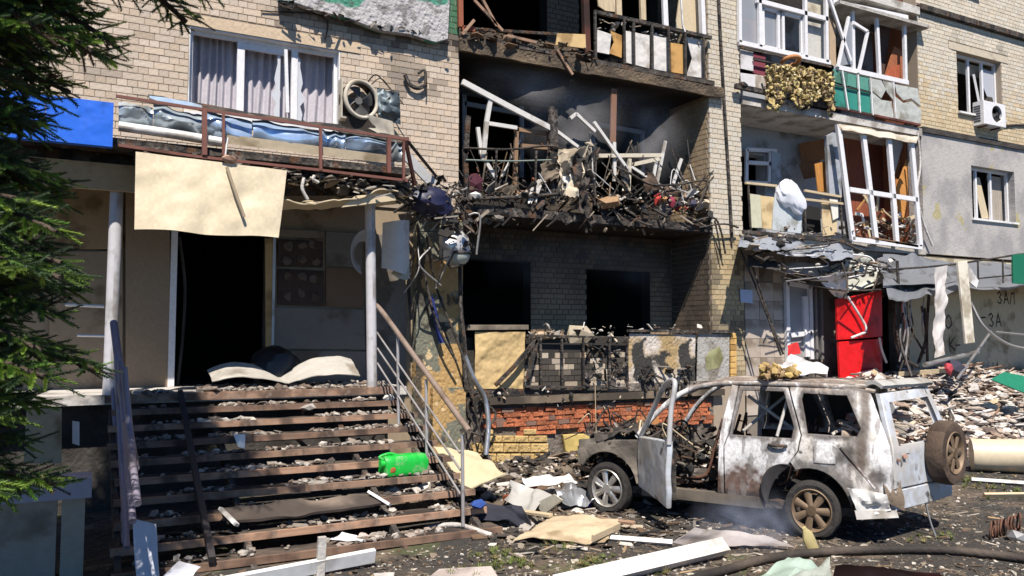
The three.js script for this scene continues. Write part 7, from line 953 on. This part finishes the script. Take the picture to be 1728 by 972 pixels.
{ // rubble heap at the shop wall
  reseed(251);
  const hx = (x, z) => { const a = ss(12.6, 15.5, x), b = ss(9.6, 11.8, -z); return 1.25 * a * b * (0.75 + 0.5 * fbm(x * 0.9, z * 0.9, 3, 0, 811)) + 0.1 * (fbm(x * 4, z * 4, 3, 0, 815) - 0.5) * a; };
  const mound = one('rubble_heap', sheet((u, v) => { const x = 12.4 + 16 * u, z = -9.2 - 3.65 * v; return V(x, hx(x, z) - 0.05, z); }, 90, 30, 0.02), mat(0.4, 0.34, 0.28, { map: T.concrete, bumpMap: T.bump, bumpScale: 0.08 }), 'tall heap of splintered rubble against the shop wall', 'rubble');
  const m = new THREE.MeshStandardMaterial({ color: 0xffffff, roughness: 0.9, map: T.grime, side: THREE.DoubleSide }), pal = [[0.6, 0.53, 0.46], [0.52, 0.42, 0.35], [0.62, 0.58, 0.53], [0.45, 0.37, 0.31], [0.56, 0.54, 0.52], [0.3, 0.22, 0.17], [0.16, 0.12, 0.1], [0.6, 0.58, 0.56]];
  const at = (lift) => () => { const x = rnd(13, 24), z = -rnd(9.6, 12.75); return V(x, Math.max(gh(x, z), hx(x, z)) + lift * rnd(), z); };
  scatter('heap_chunks', 'broken chunks covering the rubble heap', chunk(1, 0.55, 0.9), 2200, at(0.06), pal, 0.03, 0.2, m); scatter('heap_flakes', 'broken sheets and flakes covering the rubble heap', shard(1, 1.4, 0.12), 1300, at(0.1), pal, 0.06, 0.3, m); scatter('heap_splinters', 'splinters covering the rubble heap', uvm(new THREE.BoxGeometry(0.2, 0.14, 3)), 330, at(0.1), pal, 0.06, 0.3, m);
  const LT = [[M.palewood, 'pale wooden'], [M.creamplain, 'cream painted'], [M.white, 'white painted'], [M.bwood, 'charred'], [M.paleconc, 'grey fibre'], [mat(0.5, 0.36, 0.27, { map: T.wood }), 'pinkish wooden']];
  for (let i = 0; i < 46; i++) { const lt = pick(LT), p = at(0.12)(), a = rnd(-0.9, 0.9), l = rnd(0.6, 1.7); one('broken_lath', bar(p.clone().add(V(-Math.cos(a) * l / 2, rnd(-0.1, 0.15), Math.sin(a) * l / 2)), p.clone().add(V(Math.cos(a) * l / 2, rnd(0.05, 0.25), -Math.sin(a) * l / 2)), rnd(0.05, 0.12), 0.02, rnd(3)), lt[0], lt[1] + ' broken lath lying on the rubble heap by the shop wall', 'lath', lt[1] + ' laths on the rubble heap'); }
  one('green_board', ppl([[1672, 640, 10.4], [1694, 628, 10.4], [1790, 648, 10], [1760, 676, 10]], 10.3, 0.03), mat(0.01, 0.2, 0.11, { map: T.speck, roughness: 0.55 }), 'green board lying on the rubble heap', 'board');
  one('water_heater', (() => { const a = g3(1640, 792, 0).add(V(0, 0.27, 0)), b = g3(1800, 800, 0).add(V(0, 0.3, 0)); const g = tube([a, a.clone().lerp(b, 0.02), a.clone().lerp(b, 0.5), b], 0.27, 20, 22, false); const p = g.attributes.position; for (let i = 0; i < p.count; i++) { const d = 0.05 * (fbm(p.getX(i) * 3, p.getY(i) * 4, 3) - 0.5); p.setY(i, p.getY(i) + d); } return toCreasedNormals(g, 0.7); })(), mat(0.62, 0.53, 0.38, { map: T.grime, roughness: 0.45 }), 'dented cream tank lying on its side in front of the heap', 'tank');
  one('grey_pole', tube([P(1560, 616, 10.8), P(1650, 594, 11.2)], 0.05, 2, 8, false), M.steel, 'grey pole leaning over the heap to the lettered wall', 'pole'); one('grey_pole', tube([P(1615, 640, 10.6), P(1672, 560, 11.6)], 0.03, 2, 8, false), M.steel, 'thin grey pole propped on the lettered wall', 'pole');
  one('ragged_bundle', place(chunk(0.28, 0.2, 0.2), P(1612, 622, 10.9)), mat(0.03, 0.03, 0.05), 'dark bundle on top of the rubble heap', 'bundle'); one('ragged_bundle', place(chunk(0.12, 0.16, 0.1), P(1600, 622, 10.8)), mat(0.5, 0.06, 0.08), 'red and white rag on top of the rubble heap', 'rag');
  one('timber_lath', bar(g3(1640, 806, 0.04), g3(1728, 812, 0.05), 0.06, 0.05), M.white, 'white lath lying under the cream tank', 'lath'); one('timber_lath', bar(g3(1660, 832, 0.03), g3(1740, 832, 0.04), 0.08, 0.04), M.palewood, 'pale plank lying in the yard right of the car', 'plank');
}
// ---------------------------------------------------------------- spruce at the left
{
  reseed(301);
  const base = V(-1.05, 0, -6.5), tree = thing('spruce_tree', 'tall dark spruce with drooping branches beside the porch', 'tree', null, base);
  const bark = mat(0.07, 0.05, 0.036, { map: T.concrete, bumpMap: T.bump, bumpScale: 0.03 });
  const HT = 9.5, tr = new THREE.CylinderGeometry(0.03, 0.2, HT, 12, 20); tr.translate(0, HT / 2, 0); mk('trunk', uvm(tr), bark, tree);
  // a twig: short stem with needles all round
  const pos = [], ix = []; for (let i = 0; i < 70; i++) { const t = i / 70, a = i * 2.4, l = 0.034 * (0.7 + 0.5 * H(i, 2)) * (1 - 0.35 * t), z = t * 0.2, d = V(Math.cos(a), Math.sin(a) * 0.7, 0.75).normalize(), s = V(-Math.sin(a), Math.cos(a), 0).multiplyScalar(0.005), b = pos.length / 3, p = V(0, 0, z); for (const q of [p.clone().add(s), p.clone().sub(s), p.clone().addScaledVector(d, l)]) pos.push(q.x, q.y, q.z); ix.push(b, b + 1, b + 2); }
  for (let k = 0; k < 3; k++) { const a = k * 2.1, b = pos.length / 3; pos.push(Math.cos(a) * 0.004, Math.sin(a) * 0.004, 0, Math.cos(a + 2.1) * 0.004, Math.sin(a + 2.1) * 0.004, 0, 0, 0, 0.2); ix.push(b, b + 1, b + 2); }
  const twig = new THREE.BufferGeometry(); twig.setAttribute('position', new THREE.Float32BufferAttribute(pos, 3)); twig.setIndex(ix); const tw = twig.toNonIndexed(); tw.computeVertexNormals();
  const mats = [], cols = [], limbs = [], mt = new THREE.Matrix4(), q = new THREE.Quaternion(), UP = V(0, 1, 0);
  const addTwig = (p, d, s, end = 0) => { q.setFromUnitVectors(V(0, 0, 1), d.clone().normalize()); const r = new THREE.Quaternion().setFromAxisAngle(V(0, 0, 1), rnd(6)); mt.compose(p, q.clone().multiply(r), V(s, s, s)); mats.push(mt.clone()); const f = rnd(0.6, 1.15), tip = rnd() < 0.12 + 0.65 * end, ye = rnd(); cols.push(rnd() < 0.04 ? [0.12 * f, 0.06 * f, 0.03 * f] : tip ? [(0.12 + 0.1 * ye) * f, (0.26 + 0.06 * ye) * f, 0.03 * f] : [0.03 * f, 0.075 * f, 0.018 * f]); };
  const prof = h => { const k = [[0, 0.7], [0.9, 0.85], [1.6, 1.05], [2.2, 1.15], [2.8, 1.5], [3.1, 1.0], [4.2, 1.0], [4.8, 1.5], [5.2, 2.0], [6.0, 1.9], [7, 1.2], [8, 0.8], [9.6, 0.15]]; for (let i = 1; i < k.length; i++) if (h < k[i][0]) { const t = (h - k[i - 1][0]) / (k[i][0] - k[i - 1][0]); return k[i - 1][1] + t * (k[i][1] - k[i - 1][1]); } return 0.2; };
  let y = 1.25; while (y < HT - 0.4) {
    const nb = 9, R = prof(y);
    for (let k = 0; k < nb; k++) {
      const a = k / nb * 6.283 + rnd(0.8), len = R * rnd(0.5, 1.08), droop = rnd(0.15, 0.6), yy = y + rnd(-0.12, 0.12), dir = V(Math.cos(a), 0, Math.sin(a)), pt = t => V(dir.x * len * t, yy + 0.12 * len * t - droop * len * t * t * (1 - 0.25 * t), dir.z * len * t);
      limbs.push(tube([0, 0.35, 0.7, 1].map(pt), 0.011 + 0.006 * len, 8, 5));
      const side = V(-dir.z, 0, dir.x);
      for (let t = 0.12; t < 1; t += 0.085 / Math.max(0.6, len)) { const p = pt(t), bl = len * 0.34 * (1.05 - t) + 0.14;
        for (const s of [-1, 1]) { const d = dir.clone().multiplyScalar(0.75).addScaledVector(side, s * rnd(0.75, 1.1)).add(V(0, rnd(-0.35, 0.05), 0)).normalize(), m = Math.max(1, Math.round(bl / 0.13)); for (let i = 0; i < m; i++) { const o = p.clone().addScaledVector(d, i * 0.13); o.y -= 0.22 * Math.pow(i * 0.13, 2); addTwig(o, d.clone().add(V(rnd(-0.3, 0.3), rnd(-0.5, 0.2) - 0.12 * i, rnd(-0.4, 0.4))), rnd(0.7, 1.25), t * (i + 1) / m); if (i > 0) for (const e of [-1, 1]) addTwig(o, d.clone().applyAxisAngle(UP, e * 0.8).add(V(0, -0.15, 0)), rnd(0.6, 1), t * (i + 1) / m); } }
        addTwig(p, dir.clone().add(V(rnd(-0.2, 0.2), rnd(0, 0.5), rnd(-0.2, 0.2))), rnd(0.8, 1.2)); }
    }
    y += 0.2;
  }
  const crown = new THREE.InstancedMesh(tw, new THREE.MeshPhysicalMaterial({ color: 0xffffff, roughness: 0.7, side: THREE.DoubleSide, transmission: 0.25, thickness: 0 }), mats.length);
  mats.forEach((m, i) => { crown.setMatrixAt(i, m); crown.setColorAt(i, L(...cols[i])); }); crown.name = 'crown'; crown.userData.kind = 'stuff'; crown.castShadow = crown.receiveShadow = true; tree.add(crown); mk('branches', merge(limbs), bark, tree).userData.kind = 'stuff';
  console.log('twigs', mats.length);
}

// ---------------------------------------------------------------- thin smoke
{
  reseed(401);
  const am = tex(256, 256, (u, v) => { const r = Math.hypot(u - 0.5, v - 0.5) * 2, n = fbm(u * 3, v * 3, 3, 0, 901); return ss(1, 0.0, r + 0.35 * (n - 0.5)) * ss(0.15, 0.85, n); }, false, 1); am.wrapS = am.wrapT = THREE.ClampToEdgeWrapping;
  const sm_ = (c, o) => new THREE.MeshStandardMaterial({ color: L(c, c, c * 1.05), roughness: 1, transparent: true, opacity: o, alphaMap: am, side: THREE.DoubleSide, depthWrite: false });
  const wisp = (p, w, h, tilt) => { const g = new THREE.PlaneGeometry(w, h, 12, 12), q = g.attributes.position; for (let i = 0; i < q.count; i++) q.setZ(i, 0.35 * (fbm(q.getX(i) * 1.3 + p.x, q.getY(i) * 1.3, 3) - 0.5)); g.rotateY(tilt); g.translate(p.x, p.y, p.z); g.computeVertexNormals(); return g; };
  const smoke = (label, m, list) => { const o = mk('smoke', mergeGeometries(list.map(l => wisp(...l))), m); o.userData = { kind: 'stuff', label, category: 'smoke' }; o.castShadow = false; };
  smoke('thin grey smoke drifting out of the middle loggia', sm_(0.6, 0.36), [[P(960, 200, 13.3), 2.6, 2.4, -0.3], [P(1090, 230, 13.5), 2.0, 2.4, -0.6], [P(880, 130, 13.2), 2.4, 1.6, -0.2], [P(1000, 150, 13.7), 3, 1.6, -0.4]]);
  smoke('thin grey smoke hanging in the ground floor loggia', sm_(0.4, 0.2), [[P(900, 450, 14.15), 2.8, 1.5, -0.05], [P(1060, 450, 14.1), 2.4, 1.5, -0.1], [P(980, 425, 13.9), 3, 1.0, -0.05]]);
  smoke('bluish smoke rising under the car sill', new THREE.MeshStandardMaterial({ color: L(0.32, 0.36, 0.48), roughness: 1, transparent: true, opacity: 0.5, alphaMap: am, side: THREE.DoubleSide, depthWrite: false }), [[G(1230, 880, 0.2), 1.1, 0.8, -0.5], [G(1290, 890, 0.25), 0.9, 0.9, -0.3]]);
}
finishBricks();
renderer.render(scene, camera);
